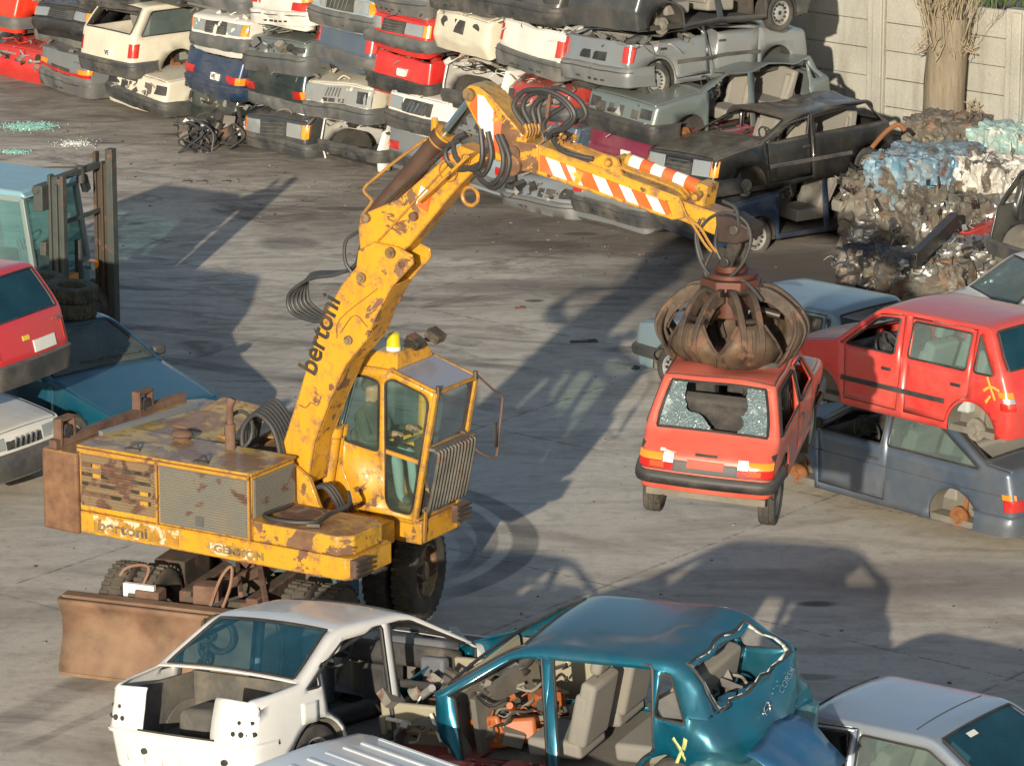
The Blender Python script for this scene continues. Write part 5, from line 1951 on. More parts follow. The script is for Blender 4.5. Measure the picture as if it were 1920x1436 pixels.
for sg in (1, -1):
    b = MB()
    xs = np.linspace(-1.95, 1.75, 24)
    b.tube([(x, sg * (sh.hw(x, .68) + .001), .68) for x in xs], .006, 5)
    b.build('swage_line', paint('slate dark', (.03, .04, .06)), esc.root)
esc.put((1.20, .70, .285), at(1497, 888, .30), R(133.3))

SUZ = paint('coral red', (.56, .035, .028), dirt=.3, dust=.35, rough=.3)
suz = Car('red_five_door', 'five_door', SUZ, 'red five-door hatchback standing on the roof of the slate blue three-door', fine=True, doors=2, seed=6, wheels='.ggg', ends='FR',
          rear='none', bumper=None, bz=(.26, .42), glazed='rear w1l w1r w2l w2r', interior=True, moulding=BLACK, intmat=M('pale grey cloth', (.36, .39, .38), .9))
sh = suz.sh
h = sh.hw(0, .5)
for sg in (1, -1):
    suz.patch('indicator', LORANGE, 'R', sg * (h - .12), sg * (h + .06), .70, .76, .012)
    suz.patch('reversing_light', LWHITE, 'R', sg * (h - .12), sg * (h + .02), .645, .695, .012)
    suz.patch('tail_light', LRED, 'R', sg * (h - .12), sg * (h + .06), .56, .64, .012)
spray(suz, [[(-1.30, .90), (-1.42, .66)], [(-1.26, .74), (-1.36, .80), (-1.47, .77)], [(-1.30, .62), (-1.36, .70)]], mat=M('orange yellow spray', (.75, .33, .04), .6), r=.02)
suz.put((-1.10, .62, .26), at(1828, 806, 1.42), R(134.5), roll=R(1))

# --- pale blue estate behind the lifted car
est = Car('faded_hatchback', 'box_hatch', paint('faded blue grey', (.17, .235, .265), .2, dirt=.2, dust=.3), 'faded blue grey car without glass, behind the lifted red hatchback',
          fine=True, doors=2, seed=8, wheels='wwww', ends='FR', rear='tall', bumper=BLACK, bz=(.34, .50), interior=True, bonnet='panel', front='bare')
est.put((-1.36, .56, 1.38), at(1566, 588, 1.40), R(135))

# --- dark blue nose and white car at the right
nav = thing('car_bonnet', 'dark blue bent bonnet panel hanging over the front wing of the red five-door', 'car bonnet', (0, 0, 0))
NAVY = paint('navy', (.012, .03, .055), .2, dirt=.1, dust=.15)


def fold(c, r0, k):
    rows = []
    for px0, py0, z0, px1, py1, z1 in c:
        a, d = at(px0, py0, z0), at(px1, py1, z1)
        rows.append([a.lerp(d, q / 5) for q in range(6)])
    return rows


b = MB()
rows = fold([(1700, 590, 1.95, 1690, 606, 1.85), (1640, 606, 1.95, 1640, 626, 1.82), (1590, 622, 1.92, 1592, 640, 1.80), (1545, 636, 1.86, 1575, 650, 1.74)], 0, 0)
b.grid(rows)
rows = fold([(1543, 637, 1.86, 1574, 651, 1.73), (1533, 652, 1.76, 1578, 664, 1.66), (1540, 690, 1.55, 1584, 688, 1.5), (1550, 732, 1.32, 1590, 706, 1.40)], 0, 0)
b.grid(rows)
cen = sum(b.v, Vector()) / len(b.v)
nav.location = cen
b.v = [v - cen for v in b.v]
b.build('panel', NAVY, nav, 35, solid=.03, weld=True)
b = MB()
b.tube([v for v in (b_ - cen for b_ in [at(1538, 655, 1.74), at(1544, 690, 1.54), at(1552, 728, 1.34)])], .012, 6)
b.build('bare_edge', CHROME, nav)
wh2 = Car('white_hatchback', 'box_hatch', WHT, 'white hatchback beyond the roof of the red five-door, at the right edge', fine=True, doors=1, seed=12, wheels='wwww', ends='FR', rear='tall', bumper=GREYPL,
          glazed='rear front side', interior=True)
wh2.put((1.2, .60, 1.0), at(1838, 575, 1.0), R(196))
hulk = Car('charcoal_hulk', 'box_hatch', DGY, 'charcoal car with an empty window frame, over the bales at the right edge', fine=True, doors=2, seed=14, wheels='wwww', ends='R', rear='none', bumper=DGREYPL,
           gone=('rr',), interior=True, glazed='', boot='gone')
hulk.put((-1.76, -.72, .25), at(1985, 520, .9), R(32))
hulk2 = Car('crushed_car', 'saloon', RED, 'flattened red car under the charcoal hulk at the right edge', fine=False, doors=1, seed=15, crush=.05, ends='F', bumper=GREYPL, front='bare')
hulk2.put((2.0, .7, .24), at(1905, 545, .1), R(212))

# --- left group
teal2 = Car('blue_green_saloon', 'saloon', paint('petrol blue', (.006, .085, .135), .3, dirt=.08, dust=.12, rough=.25), 'petrol blue saloon with a full windscreen, tyres stacked on its roof', fine=True, doors=2, seed=16,
            wheels='wwww', ends='FR', front='lamps', bumper=BLACK, glazed='front rear side', interior=True, intmat=INTD)
b = MB()
b.tube(curve([teal2.sh.row(next(i for i, q in enumerate(teal2.sh.tags) if q[0] == 'S' and q[1] > .06), 'mid', -.02)[k] for k in (1, 3, 5, 7)], 4), .012, 5)
b.build('wiper', BLACK, teal2.root)
for sg in (1, -1):
    b = MB()
    b.box((.72, sg * (teal2.sh.hw(.7, .98) + .09), 1.0), (.1, .18, .12))
    b.build('door_mirror', BLACK, teal2.root, 50, bevel=.03)
teal2.put((2.02, .74, .74), at(402, 738, .75), R(-48))

redu = Car('red_hatchback', 'box_hatch', paint('bright red', (.52, .025, .035), dirt=.06, dust=.12, rough=.3), 'bright red hatchback with a dark rear window, standing on a white car', fine=True, doors=1, seed=17,
           wheels='wwww', ends='FR', rear='tall', bumper=DGREYPL, bz=(.20, .50), glazed='rear front side', interior=True, intmat=INTD)
redu.patch('number_plate', PLATE, 'R', -.42, .0, .54, .67, .014)
redu.patch('badge', M('yellow sticker', (.7, .48, .05), .5), 'R', .05, .17, .70, .75, .012)
p = redu.sh.on('R', -.48, .80, .018)
text('UNO', .06, CHROME, redu.root, frame(p, (0, -1, 0), (.15, 0, 1), (-1, 0, 0)))
b = MB()
p = redu.sh.row(next(i for i, q in enumerate(redu.sh.tags) if q[0] == 'G' and q[1] > .40), 'mid', -.012)[5]
redu.put((-1.76, -.70, .25), at(125, 680, 1.5), R(151))

whu = Car('white_uno_shape', 'box_hatch', WHT, 'white car with five slanted grille bars, under the bright red hatchback', fine=True, doors=1, seed=18, crush=.75, crumple=.02, wheels='wwww', ends='FR',
          front='uno', bumper=DGREYPL, bz=(.22, .54), interior=True)
whu.root.name = 'white_hatchback'
whu.put((1.74, .66, .76), at(106, 778, .80), R(-33))

# --- van roof at the bottom edge
van = thing('white_van', 'white van with long roof ribs, at the bottom edge before the saloon shell', 'van')
VW = paint('van white', (.60, .63, .64), dirt=.05, dust=.1)
b = MB()
L_, W_, Hh = 4.6, 1.7, 2.0
rows = []
for x, k in ((-L_ / 2, .0), (-L_ / 2 + .05, .04), (-L_ / 2 + .12, .05), (L_ / 2 - 1.5, .05), (L_ / 2 - 1.2, .0)):
    pr = [(-W_ / 2, .35), (-W_ / 2 - .02, .8), (-W_ / 2 + .02, 1.3), (-W_ / 2 + .10, 1.78), (-W_ / 2 + .17, 1.88), (-W_ / 2 + .28, 1.92), (0, 1.95)]
    pr = pr + [(-y, z) for y, z in pr[-2::-1]]
    rows.append([Vector((x, y, z + k - .05)) for y, z in pr])
rows.append([Vector((L_ / 2 - .75, v.y, min(v.z, 1.1))) for v in rows[-1]])
rows.append([Vector((L_ / 2, v.y * .95, min(v.z, .9))) for v in rows[-1]])
b.grid(rows)
b.add(rows[0], [tuple(range(len(rows[0])))])
b.add(rows[-1], [tuple(range(len(rows[-1])))])
b.build('body', VW, van, 40, bevel=.02)
for k in range(7):
    y = -.58 + k * 1.16 / 6
    b = MB()
    zz = 1.935 - .03 * (abs(y) / .6) ** 2
    b.bb((-L_ / 2 + .3, y - .022, zz), (L_ / 2 - 1.6, y + .022, zz + .022))
    b.build('roof_rib', VW, van, 40, bevel=.01)
for x in (-1.4, 1.45):
    for sg in (1, -1):
        wheel(van, (x, sg * .75, .31), sg, .31, 'holes')
hd = R(-46)
m_ = Matrix.Rotation(hd, 3, 'Z')
van.rotation_euler = (0, 0, hd)
van.location = at(690, 1368, 1.9) - m_ @ Vector((-L_ / 2 + .03, .70, 1.9))
van.location.z = 0

# --- what the front row stands on
for nm, par, col, lab in (('saloon', bmw, GRY2, 'flattened grey car the white saloon shell stands on'), ('box_hatch', corsa, RED2, 'flattened dull red car under the teal hatchback shell')):
    c = Car('crushed_car', nm, col, lab, seed=30 + len(lab), crush=.03, ends='F', front='bare', bumper=GREYPL)
    l = par.root.location
    c.root.location = (l.x, l.y, l.z - .90 + .25)
    c.root.rotation_euler = (0, 0, par.root.rotation_euler.z + R(6))
    c.root.scale = (1, 1, 1)

# ------------------------------------------------------------------ the excavator
def yellow(name, rust, top=0.0, scale=1.6, base=(.54, .285, .02)):
    t = NT(name)
    o = t.obj()
    c = t.mix(t.ramp(t.noise(o, .9, 5), .35, .68), base, (.56, .26, .01))
    c = t.mix(t.ramp(t.noise(t.obj((1, 1, .3)), 2.6, 7, .7), .52, .78, 0, .45), c, (.30, .16, .03))
    if top:
        u = t.ramp(t.up(), .55, .95)
        k2 = t.ramp(t.noise(o, 2.1, 9, .66, .5), .60 - top * .16, .66 - top * .16)
        tc = t.mix(k2, t.mix(t.ramp(t.noise(o, 5, 5), .3, .7), (.50, .31, .06), (.40, .27, .09)), t.mix(t.ramp(t.noise(o, 3, 6), .3, .7), (.20, .105, .055), (.27, .17, .10)))
        c = t.mix(u, c, tc)
    k = t.ramp(t.noise(o, scale, 11, .64, .5), .64 - rust * .4, .655 - rust * .4)
    rc = t.mix(t.ramp(t.noise(o, 7, 7), .3, .7), (.10, .048, .026), (.20, .105, .052))
    if top:
        k = t.math('MULTIPLY', k, t.math('SUBTRACT', 1.0, u))
    bv = t.n("ShaderNodeBevel", samples=4)
    bv.inputs['Radius'].default_value = .035
    gn = t.n("ShaderNodeNewGeometry")
    dt = t.n("ShaderNodeVectorMath", operation='DOT_PRODUCT')
    t.set(dt.inputs[0], bv.outputs[0])
    t.set(dt.inputs[1], gn.outputs['Normal'])
    edge = t.ramp(t.math('ADD', dt.outputs['Value'], t.math('MULTIPLY', t.math('SUBTRACT', t.noise(o, 7, 8, .7), .5), -.55)), .99, .90)
    k = t.math('MAXIMUM', k, edge)
    grime = t.ramp(t.noise(t.obj((1, 1, .25)), 5, 8, .7), .50, .74, 0, .55)
    c = t.mix(grime, c, (.22, .125, .035))
    c = t.mix(k, c, rc)
    k3 = t.ramp(t.noise(o, 11, 6, .7), .66, .70, 0, .8)
    c = t.mix(k3, c, (.10, .06, .035))
    t.bump(t.math('ADD', t.math('MULTIPLY', k, -.5), t.noise(o, 20, 4)), .25, .01)
    return t.out(c, t.math('ADD', .42, t.math('MULTIPLY', k, .4)), 0.0, coat=.15)


YEL = yellow("machine yellow", .12)
YELB = yellow("boom yellow", .13, scale=3.2)
YELT = yellow("machine yellow, worn top", .16, top=.9)
YELR = yellow("peeling yellow", .55, top=1.1, scale=1.1)
CWR = yellow("rusted counterweight", .95, top=1.3, scale=1.3)
RUSTY = M("brown rust", (.115, .062, .042), .85, 0, dirt=.7, dust=.3, dcol=(.19, .12, .08), var=.4, scale=3, bump=.3)
BLADE = M("rusty blade", (.16, .088, .052), .7, .1, dirt=.7, dust=.3, dcol=(.27, .19, .12), var=.35, scale=1.8, bump=.3)
FRAMEM = M("grimy chassis", (.05, .042, .034), .8, .2, dirt=.8, dust=.5, dcol=(.15, .11, .075), rust=.25)
TEALP = M("flaking teal chassis paint", (.015, .12, .15), .6, 0, dirt=.7, dust=.4, dcol=(.1, .08, .06), rust=.4)
LOUV = M("grey louvre", (.17, .17, .15), .6, .2, dirt=.5, dust=.3, dcol=(.26, .19, .1), rust=.10, scale=3)
HOSE = M("hydraulic hose", (.025, .026, .028), .5, 0, dirt=.3, dust=.35, dcol=(.12, .11, .1))
STEEL = M("bright piston rod", (.42, .52, .60), .18, 1.0, dirt=.1, dust=.05)
BROWNCYL = M("brown cylinder", (.065, .035, .024), .55, .2, dirt=.5, dust=.3, dcol=(.13, .08, .05))
STRO = M("orange warning paint", (.68, .10, .015), .5, 0, dirt=.35, dust=.15, rust=.05, rcol=(.4, .2, .02))
STRW = M("white warning paint", (.74, .70, .64), .5, 0, dirt=.3, dust=.1, rust=.08, rcol=(.4, .2, .02))
LETTER = M("black lettering", (.02, .018, .015), .6, 0, dirt=.5, dust=.1, dcol=(.25, .14, .03))
CABGL = glass("green cab glass", (.74, .90, .83), .05, .03, (.16, .22, .19))
CABGLC = glass("scratched clear sheet", (.92, .93, .97), .06, .15, (.26, .26, .30))
AMBER = M("yellow beacon glass", (.55, .45, .01), .12, 0, dirt=.1, dust=0, coat=.5)

E1, E2 = Vector((.855, -.518, 0)), Vector((.518, .855, 0))
EX = thing('excavator', 'rusty yellow wheeled excavator holding up a red hatchback with its grapple', 'excavator', (-1.62, 39.64, 0), (0, 0, math.atan2(E1.y, E1.x)))


def part(b, name, mats, parent=None, **kw):
    return b.build(name, mats, parent or EX, **kw)


def loc_of(w):
    """yard point to the machine's own axes"""
    d = Vector(w) - Vector((-1.62, 39.64, 0))
    return Vector((d.dot(E1), d.dot(E2), d.z))


# --- chassis, turned about a right angle to the upper works
CD = Vector((.35, .937, 0)).normalized()
AD = Vector((CD.y, -CD.x, 0))
NEAR = Vector((-2.82, 40.48, .5))          # middle of the near axle
cl = lambda a, f, z: loc_of(NEAR + AD * a + CD * f + Vector((0, 0, z - .5)))
al, fl_ = loc_of(NEAR + AD) - loc_of(NEAR), loc_of(NEAR + CD) - loc_of(NEAR)
TW = M("dusty lorry tyre", (.045, .04, .033), .9, 0, dirt=.8, dust=.6, dcol=(.17, .135, .095))
b = MB()
for a in (-.36, .36):
    b.bar(cl(a, -.25, .72), cl(a, 2.9, .72), .13, .30)
for f in (-.2, .55, 1.5, 2.4, 2.85):
    b.bar(cl(-.42, f, .70), cl(.42, f, .70), .12, .24)
b.bar(cl(-.95, 0, .5), cl(.95, 0, .5), .16, .18)
b.bar(cl(-.95, 2.3, .5), cl(.95, 2.3, .5), .16, .18)
chassis = part(b, 'chassis', FRAMEM, bevel=.015)
b = MB()
b.cyl(cl(.0, 1.3, .85), cl(.0, 1.3, 1.2), .62, n=36)
b.cyl(cl(.0, 1.3, 1.02), cl(.0, 1.3, 1.10), .68, n=36)
part(b, 'slew_ring', TEALP)
for a, f, s0 in ((-.85, .75, .5), (.7, 1.0, .5), (-.55, 1.9, .6)):
    b = MB()
    b.box(cl(a, f, .72), (.34, .62, .44), Matrix.Rotation(math.atan2(fl_.y, fl_.x) - PI / 2, 3, 'Z'))
    part(b, 'tank_box', TEALP if a > 0 else FRAMEM, bevel=.02)
b = MB()
b.cyl(cl(0, -.1, .5), cl(0, .12, .5), .20, n=18)
b.ball(cl(0, 0, .5), .22)
b.cyl(cl(0, .1, .55), cl(.1, 1.2, .75), .045, n=10)
part(b, 'axle_drive', DUSTMETAL)
b = MB()
b.bar(cl(-.25, -.2, .82), cl(.3, 1.0, .95), .08, .1)
b.bar(cl(.25, -.25, .9), cl(-.3, .9, .88), .05, .06)
b.bar(cl(.55, -.3, .8), cl(.1, .55, .98), .06, .06)
b.box(cl(-.12, -.22, .86), (.26, .22, .22), Matrix.Rotation(.4, 3, 'Z'))
b.box(cl(-.70, -.32, .80), (.26, .2, .16), Matrix.Rotation(.2, 3, 'Z'))
part(b, 'blade_linkage', RUSTY, bevel=.012)
b = MB()
b.box(cl(-.80, -.36, .84), (.34, .05, .18), Matrix.Rotation(.15, 3, 'Z'))
part(b, 'white_plate', PLATE)
for k, (pts) in enumerate(([(-1.1, -.3, .7), (-1.05, -.2, 1.0), (-.75, -.25, 1.08), (-.8, -.35, .85)], [(-.05, -.4, .7), (.05, -.3, 1.05), (.15, -.25, 1.18), (.16, -.3, 1.0), (.1, -.4, .75)],
                           [(-.5, -.35, .8), (-.3, -.4, .72), (0, -.35, .8), (.3, -.2, .9)])):
    b = MB()
    b.tube(curve([cl(*p) for p in pts], 5), .016, 6)
    part(b, 'hose', M("red brown hose", (.20, .09, .05), .7, dirt=.5) if k < 2 else HOSE)


def lorry_wheel(a, f, side, both=True):
    rr, w = .50, .13
    o = None
    b = MB()
    c0 = cl(a, f, .5)
    ax = al * side
    prof = [(rr * .60, -w * .75), (rr * .75, -w), (rr * .93, -w * .95), (rr * .985, -w * .78), (rr, -w * .3), (rr, w * .3), (rr * .985, w * .78), (rr * .93, w * .95), (rr * .75, w), (rr * .60, w * .75)]
    b.lathe(prof, c0, ax, 40)
    u = Vector((0, 0, 1))
    v = ax.cross(u).normalized()
    for k in range(34):
        t0 = 2 * PI * k / 34
        for sg in (-1, 1):
            d = u * math.cos(t0 + sg * .03) + v * math.sin(t0 + sg * .03)
            tan = d.cross(ax).normalized()
            b.box(c0 + d * (rr + .004) + ax * sg * .062, (.035, .095, .022), Matrix((tan, ax, d)).transposed())
    o = part(b, 'wheel', TW, smooth=45)
    b = MB()
    b.lathe([(rr * .62, -w * .7), (rr * .62, w * .75), (rr * .55, w * .7), (rr * .52, w * .2), (rr * .44, w * .05), (rr * .25, w * .15), (rr * .2, w * .6), (0, w * .62)], c0, ax, 30)
    for k in range(8):
        t0 = 2 * PI * k / 8
        d = u * math.cos(t0) + v * math.sin(t0)
        b.cyl(c0 + d * rr * .33 + ax * w * .05, c0 + d * rr * .33 + ax * w * .3, .018, n=6)
    r_ = b.build('rim', M("yellowed rim", (.30, .22, .10), .7, 0, dirt=.6, dust=.3, rust=.4), o)


for f in (0, 2.3):
    for sd in (-1, 1):
        lorry_wheel(sd * 1.12, f, sd)
        lorry_wheel(sd * .80, f, sd)
# dozer blade
bl = lambda a, f, z: loc_of(Vector((-4.47, 40.48, 0)) + AD * a + CD * f + Vector((0, 0, z)))
prof = [(-.02, .02), (-.10, .06), (-.04, .22), (.02, .40), (.02, .58), (-.05, .74), (-.09, .80)]
b = MB()
rows = []
for f, z in prof:
    rows.append([bl(a, f, z) for a in np.linspace(0, 2.35, 9)])
b.grid(rows)
blade = part(b, 'dozer_blade', BLADE, solid=.035, smooth=50)
b = MB()
for a in (.0, 2.35):
    b.prism([(f, z) for f, z in prof] + [(.22, .78), (.22, .05)], a - .02, a + .02, fn=lambda f, z, y: bl(y, f, z))
b.bar(bl(0, .05, .79), bl(2.35, .05, .79), .16, .05)
b.bar(bl(0, -.09, .04), bl(2.35, -.09, .04), .04, .16)
part(b, 'blade_frame', BLADE, bevel=.01)
b = MB()
for k in range(7):
    c0 = bl(1.62 + .04 * math.sin(k * 2), -.14 - .01 * k, .70 - .08 * k)
    d1, d2 = (Vector((.05, .0, .0)), Vector((0, 0, .07))) if k % 2 else (Vector((0, .05, 0)), Vector((0, 0, .07)))
    b.tube([c0 + d1 * math.cos(q) + d2 * math.sin(q) for q in [2 * PI * j / 12 for j in range(12)]], .016, 6, closed=True)
b.tube([bl(1.75, -.12, .62) + al * .16 * math.cos(q) + Vector((0, 0, .18 * math.sin(q))) for q in [2 * PI * j / 18 for j in range(18)]], .03, 8, closed=True)
part(b, 'chain', M("dark chain", (.05, .033, .022), .6, .4, dirt=.5))

# --- upper works
b = MB()
b.prism([(-3.20, 0), (-1.1, 0), (-.0, .0), (.06, .06), (.06, .74), (-.3, .80), (-.3, 1.36), (-3.2, 2.2)], 1.20, 1.43, fn=lambda x, y, z: (x, y, z))
part(b, 'turntable_frame', YEL, bevel=.012)
b = MB()
b.prism([(-3.205, .02), (-3.205, 2.16), (-3.55, 2.16), (-3.70, 1.9), (-3.70, .10), (-3.66, -.01), (-3.205, -.03)], 1.18, 2.02, fn=lambda x, y, z: (x, y, z))
part(b, 'counterweight', CWR, bevel=.03)
# engine cover: long box on the near side with a recess behind it
b = MB()
b.bb((-3.20, .005, 1.435), (-1.10, .77, 2.10))
b.prism([(-3.22, -.012), (-1.085, -.012), (-1.085, .785), (-3.22, .785)], 2.095, 2.125, fn=lambda x, y, z: (x, y, z))
hood = part(b, 'engine_cover', YELT, bevel=.012)
b = MB()
b.prism([(-3.62, 1.43), (-3.60, 2.02), (-3.2, 2.10), (-2.30, 2.10), (-1.9, 1.98), (-1.7, 1.43)], .78, 2.2)
part(b, 'rear_deck', YELR, bevel=.015)
b = MB()
b.box((-2.35, 1.55, 2.13), (.95, .9, .025), Matrix.Rotation(.06, 3, 'Y') @ Matrix.Rotation(.1, 3, 'X'))
b.box((-1.75, 1.75, 2.07), (.5, .7, .02), Matrix.Rotation(-.1, 3, 'Y'))
part(b, 'deck_plate', YELR)
b = MB()
b.bar((-3.20, .38, 2.145), (-3.0, 1.75, 2.16), .06, .05)
part(b, 'loose_rail', M("grey galvanised bar", (.30, .31, .31), .45, .6, dirt=.3))
b = MB()
b.bar((-3.56, .05, 2.06), (-3.45, 2.15, 2.1), .10, .08)
part(b, 'rear_rail', RUSTY)
for y in (.24, 1.50):
    b = MB()
    x = -3.56 + .05 * y
    for dy in (-.11, .11):
        b.bb((x - .05, y + dy - .015, 2.02), (x + .05, y + dy + .015, 2.30))
    b.bb((x - .05, y - .12, 2.28), (x + .05, y + .12, 2.31))
    br = part(b, 'lamp_bracket', RUSTY)
    b = MB()
    b.cyl((x - .04, y, 2.16), (x + .05, y, 2.16), .07, n=14)
    b.build('rear_lamp', BLACK, br)
# louvres on the near side and the front of the cover
def louvre(name, x0, x1, z0, z1, n, mat, y=0.0):
    b = MB()
    b.bb((x0, y - .012, z0), (x1, y + .004, z1))
    for k in range(n):
        z = z0 + (z1 - z0) * (k + .5) / n
        b.box(((x0 + x1) / 2, y - .018, z), (x1 - x0 - .03, .012, (z1 - z0) / n * .55), Matrix.Rotation(.5, 3, 'X'))
    return part(b, name, mat)


louvre('louvre_panel', -2.20, -1.13, 1.46, 2.05, 22, LOUV)
louvre('louvre_panel', -3.17, -2.25, 1.50, 2.04, 18, M("rusty louvre", (.20, .15, .09), .7, .1, dirt=.6, dust=.2, dcol=(.28, .14, .05), rust=.25, scale=3))
b = MB()
for k in range(4):
    z = 1.62 + .10 * k
    b.bb((-3.14, -.034, z), (-2.30, -.026, z + .035))
part(b, 'vent_slots', M("dark slot", (.02, .015, .01), .9, rust=.35, scale=4))
b = MB()
for k in range(4):
    z = 1.615 + .10 * k
    x = -3.0 if k > 1 else -2.42
    b.bb((x, -.040, z), (x + .10, -.034, z + .045))
part(b, 'vent_tabs', YEL)
b = MB()
b.bb((-1.098, .03, 1.66), (-1.085, .75, 2.06))
for k in range(16):
    z = 1.68 + .024 * k
    b.box((-1.080, .39, z), (.012, .70, .014), Matrix.Rotation(-.5, 3, 'Y'))
part(b, 'louvre_panel', LOUV)
b = MB()
b.bb((-1.125, -.03, 1.44), (-1.10, -.005, 2.12))
b.bb((-2.235, -.03, 1.44), (-2.215, -.005, 2.1))
b.bb((-3.2, -.03, 2.06), (-1.1, -.012, 2.095))
b.bb((-1.10, -.005, 1.63), (-1.08, .77, 1.66))
part(b, 'cover_frame', YEL)
b = MB()
b.bb((-1.75, -.036, 1.50), (-1.66, -.03, 1.60))
part(b, 'latch', CHROME)
# things on top of the cover
b = MB()
b.lathe([(0, .10), (.05, .10), (.10, .08), (.12, .05), (.09, .03), (.09, 0)], (-2.42, .70, 2.12), (0, 0, 1), 18)
part(b, 'filler_cap', RUSTY)
for p in ((-2.60, .10, 2.13), (-1.75, .08, 2.13)):
    b = MB()
    b.box(p, (.16, .05, .03), Matrix.Rotation(.2, 3, 'Z'))
    b.tube(curve([Vector(p) + Vector((-.06, .02, .01)), Vector(p) + Vector((0, .05, .06)), Vector(p) + Vector((.07, .02, .01))], 4), .012, 6)
    part(b, 'cover_handle', DARKSTEEL)
b = MB()
b.cyl((-1.80, .66, 2.1), (-1.80, .66, 2.38), .055, n=12)
b.cyl((-1.80, .66, 2.38), (-1.80, .66, 2.58), .035, n=12)
b.cyl((-1.80, .66, 2.57), (-1.78, .68, 2.64), .045, n=12)
part(b, 'exhaust_pipe', RUSTY)
for k in range(7):
    y = .80 + .055 * k
    b = MB()
    b.tube(curve([(-1.72 - .02 * k, y, 1.95), (-1.75, y, 2.28 + .01 * k), (-1.60, y + .02, 2.47 + .012 * k), (-1.40, y + .02, 2.36), (-1.30, y + .01, 2.1), (-1.28, y, 1.85)], 5), .026, 8)
    part(b, 'hose', HOSE)
b = MB()
b.tube([Vector((-1.80 + .16 * math.cos(q), .82 + .05 * math.sin(q), 2.28 + .18 * math.sin(q))) for q in [2 * PI * j / 20 for j in range(20)]], .02, 7, closed=True)
part(b, 'hose', HOSE)
# low box at the near front corner
b = MB()
b.prism([(-1.095, .0), (-.10, .0), (.03, .12), (.03, .62), (-.08, .74), (-1.095, .76)], 1.435, 1.64, fn=lambda x, y, z: (x, y, z))
part(b, 'side_box', yellow("peeling box yellow", .34, top=1.0, scale=1.5), bevel=.02)
b = MB()
b.bb((-.85 - .12, .15, 1.64), (-.85 + .22, .64, 1.655))
for k in range(12):
    b.bb((-.97 + .028 * k, .16, 1.655), (-.958 + .028 * k, .63, 1.667))
part(b, 'step_grating', M("rusty grating", (.16, .09, .05), .8, dirt=.5, rust=.4))
b = MB()
b.tube(curve([(-1.02, .55, 1.68), (-1.03, .12, 1.68), (-.72, .06, 1.68), (-.48, .20, 1.68), (-.50, .50, 1.69), (-.45, .75, 1.72), (-.55, .9, 1.8)], 6), .022, 8)
part(b, 'hose', HOSE)
b = MB()
b.box((-.46, .14, 1.665), (.13, .04, .03), Matrix.Rotation(.4, 3, 'Z'))
part(b, 'cover_handle', DARKSTEEL)


def guard_lamp(x, y, z):
    b = MB()
    b.bb((x - .07, y - .11, z - .09), (x, y + .11, z + .09))
    o = part(b, 'work_lamp', RUSTY)
    b = MB()
    for k in range(4):
        b.bb((x, y - .12, z - .085 + .05 * k), (x + .03, y + .12, z - .065 + .05 * k))
    b.build('lamp_guard', DARKSTEEL, o)


guard_lamp(.12, .12, 1.33)
guard_lamp(.12, 1.98, 1.42)
for x0, wtx, sz in ((-2.98, 'bertoni', .155), (-1.55, 'GEMMON', .100)):
    b = MB()
    wd = 1.0 if wtx == 'bertoni' else .52
    b.bb((x0 - .05, -.006, 1.235), (x0 + wd, -.001, 1.235 + sz * 1.15))
    part(b, 'name_panel', M("worn pale sticker", (.52, .46, .34), .6, dirt=.6, dcol=(.5, .28, .03), rust=.4, rcol=(.22, .11, .01), scale=5))
    text(wtx, sz, M('worn grey lettering', (.06, .06, .055), .6, 0, dirt=.8, dust=.0, dcol=(.5, .28, .04), scale=6), EX, frame((x0, -.009, 1.265), (1, 0, 0), (0, 0, 1), (0, -1, 0)), sx=1.35, bold=.004)
b = MB()
rg_ = random.Random(77)
# --- boom
LB = [(-1.45, 1.85), (-1.13, 2.72), (-.87, 3.46), (-.61, 3.90), (-.43, 4.11), (-.41, 4.27), (-.23, 4.38), (.05, 4.36), (.22, 4.30), (.23, 4.21), (.0, 3.97), (-.19, 3.66), (-.30, 3.40), (-.56, 3.10), (-.75, 2.72), (-.95, 2.25), (-1.03, 1.80)]
MAIN = [(-1.45, 1.85), (-1.13, 2.72), (-.87, 3.46), (-.61, 3.90), (-.43, 4.11), (-.20, 4.02), (.0, 3.97), (-.19, 3.66), (-.30, 3.40), (-.56, 3.10), (-.75, 2.72), (-.95, 2.25), (-1.03, 1.80)]
b = MB()
b.prism(MAIN, .925, 1.22)
boom = part(b, 'boom', YELB, bevel=.015)
for y0, y1 in ((.895, .928), (1.217, 1.25)):
    b = MB()
    b.prism(LB, y0, y1)
    b.build('boom_plate', YELB, boom, bevel=.008)
for x, z, r in ((-.02, 4.30, .055), (-.36, 4.01, .05), (-.52, 3.36, .045)):
    b = MB()
    b.cyl((x, .86, z), (x, 1.28, z), r, n=18)
    b.cyl((x, .84, z), (x, .87, z), r * .6, n=6)
    b.build('boom_pin', M("rusty pin", (.20, .13, .05), .6, .3, dirt=.5, rust=.3), boom)
b = MB()
b.cyl((.10, .885, 4.19), (.10, .9, 4.19), .035, n=14)
b.build('boom_hole', M("dark slot", (.02, .015, .01)), boom)
UB = [(-.44, 4.42), (-.44, 4.50), (-.32, 4.66), (.02, 4.82), (.73, 5.43), (1.05, 5.34), (.74, 5.05), (.16, 4.38), (-.10, 4.16), (-.40, 4.10)]
b = MB()
b.prism(UB, .95, 1.195)
ub = part(b, 'upper_boom', YELB, bevel=.012)
b = MB()
b.bar((-.40, .94, 4.17), (.60, .94, 5.22), .02, .03, upv=(0, 1, 0))
b.bar((.35, .935, 4.86), (.93, .935, 5.38), .03, .28, upv=(0, 1, 0))
b.build('stiffener_plate', YEL, ub, bevel=.006)
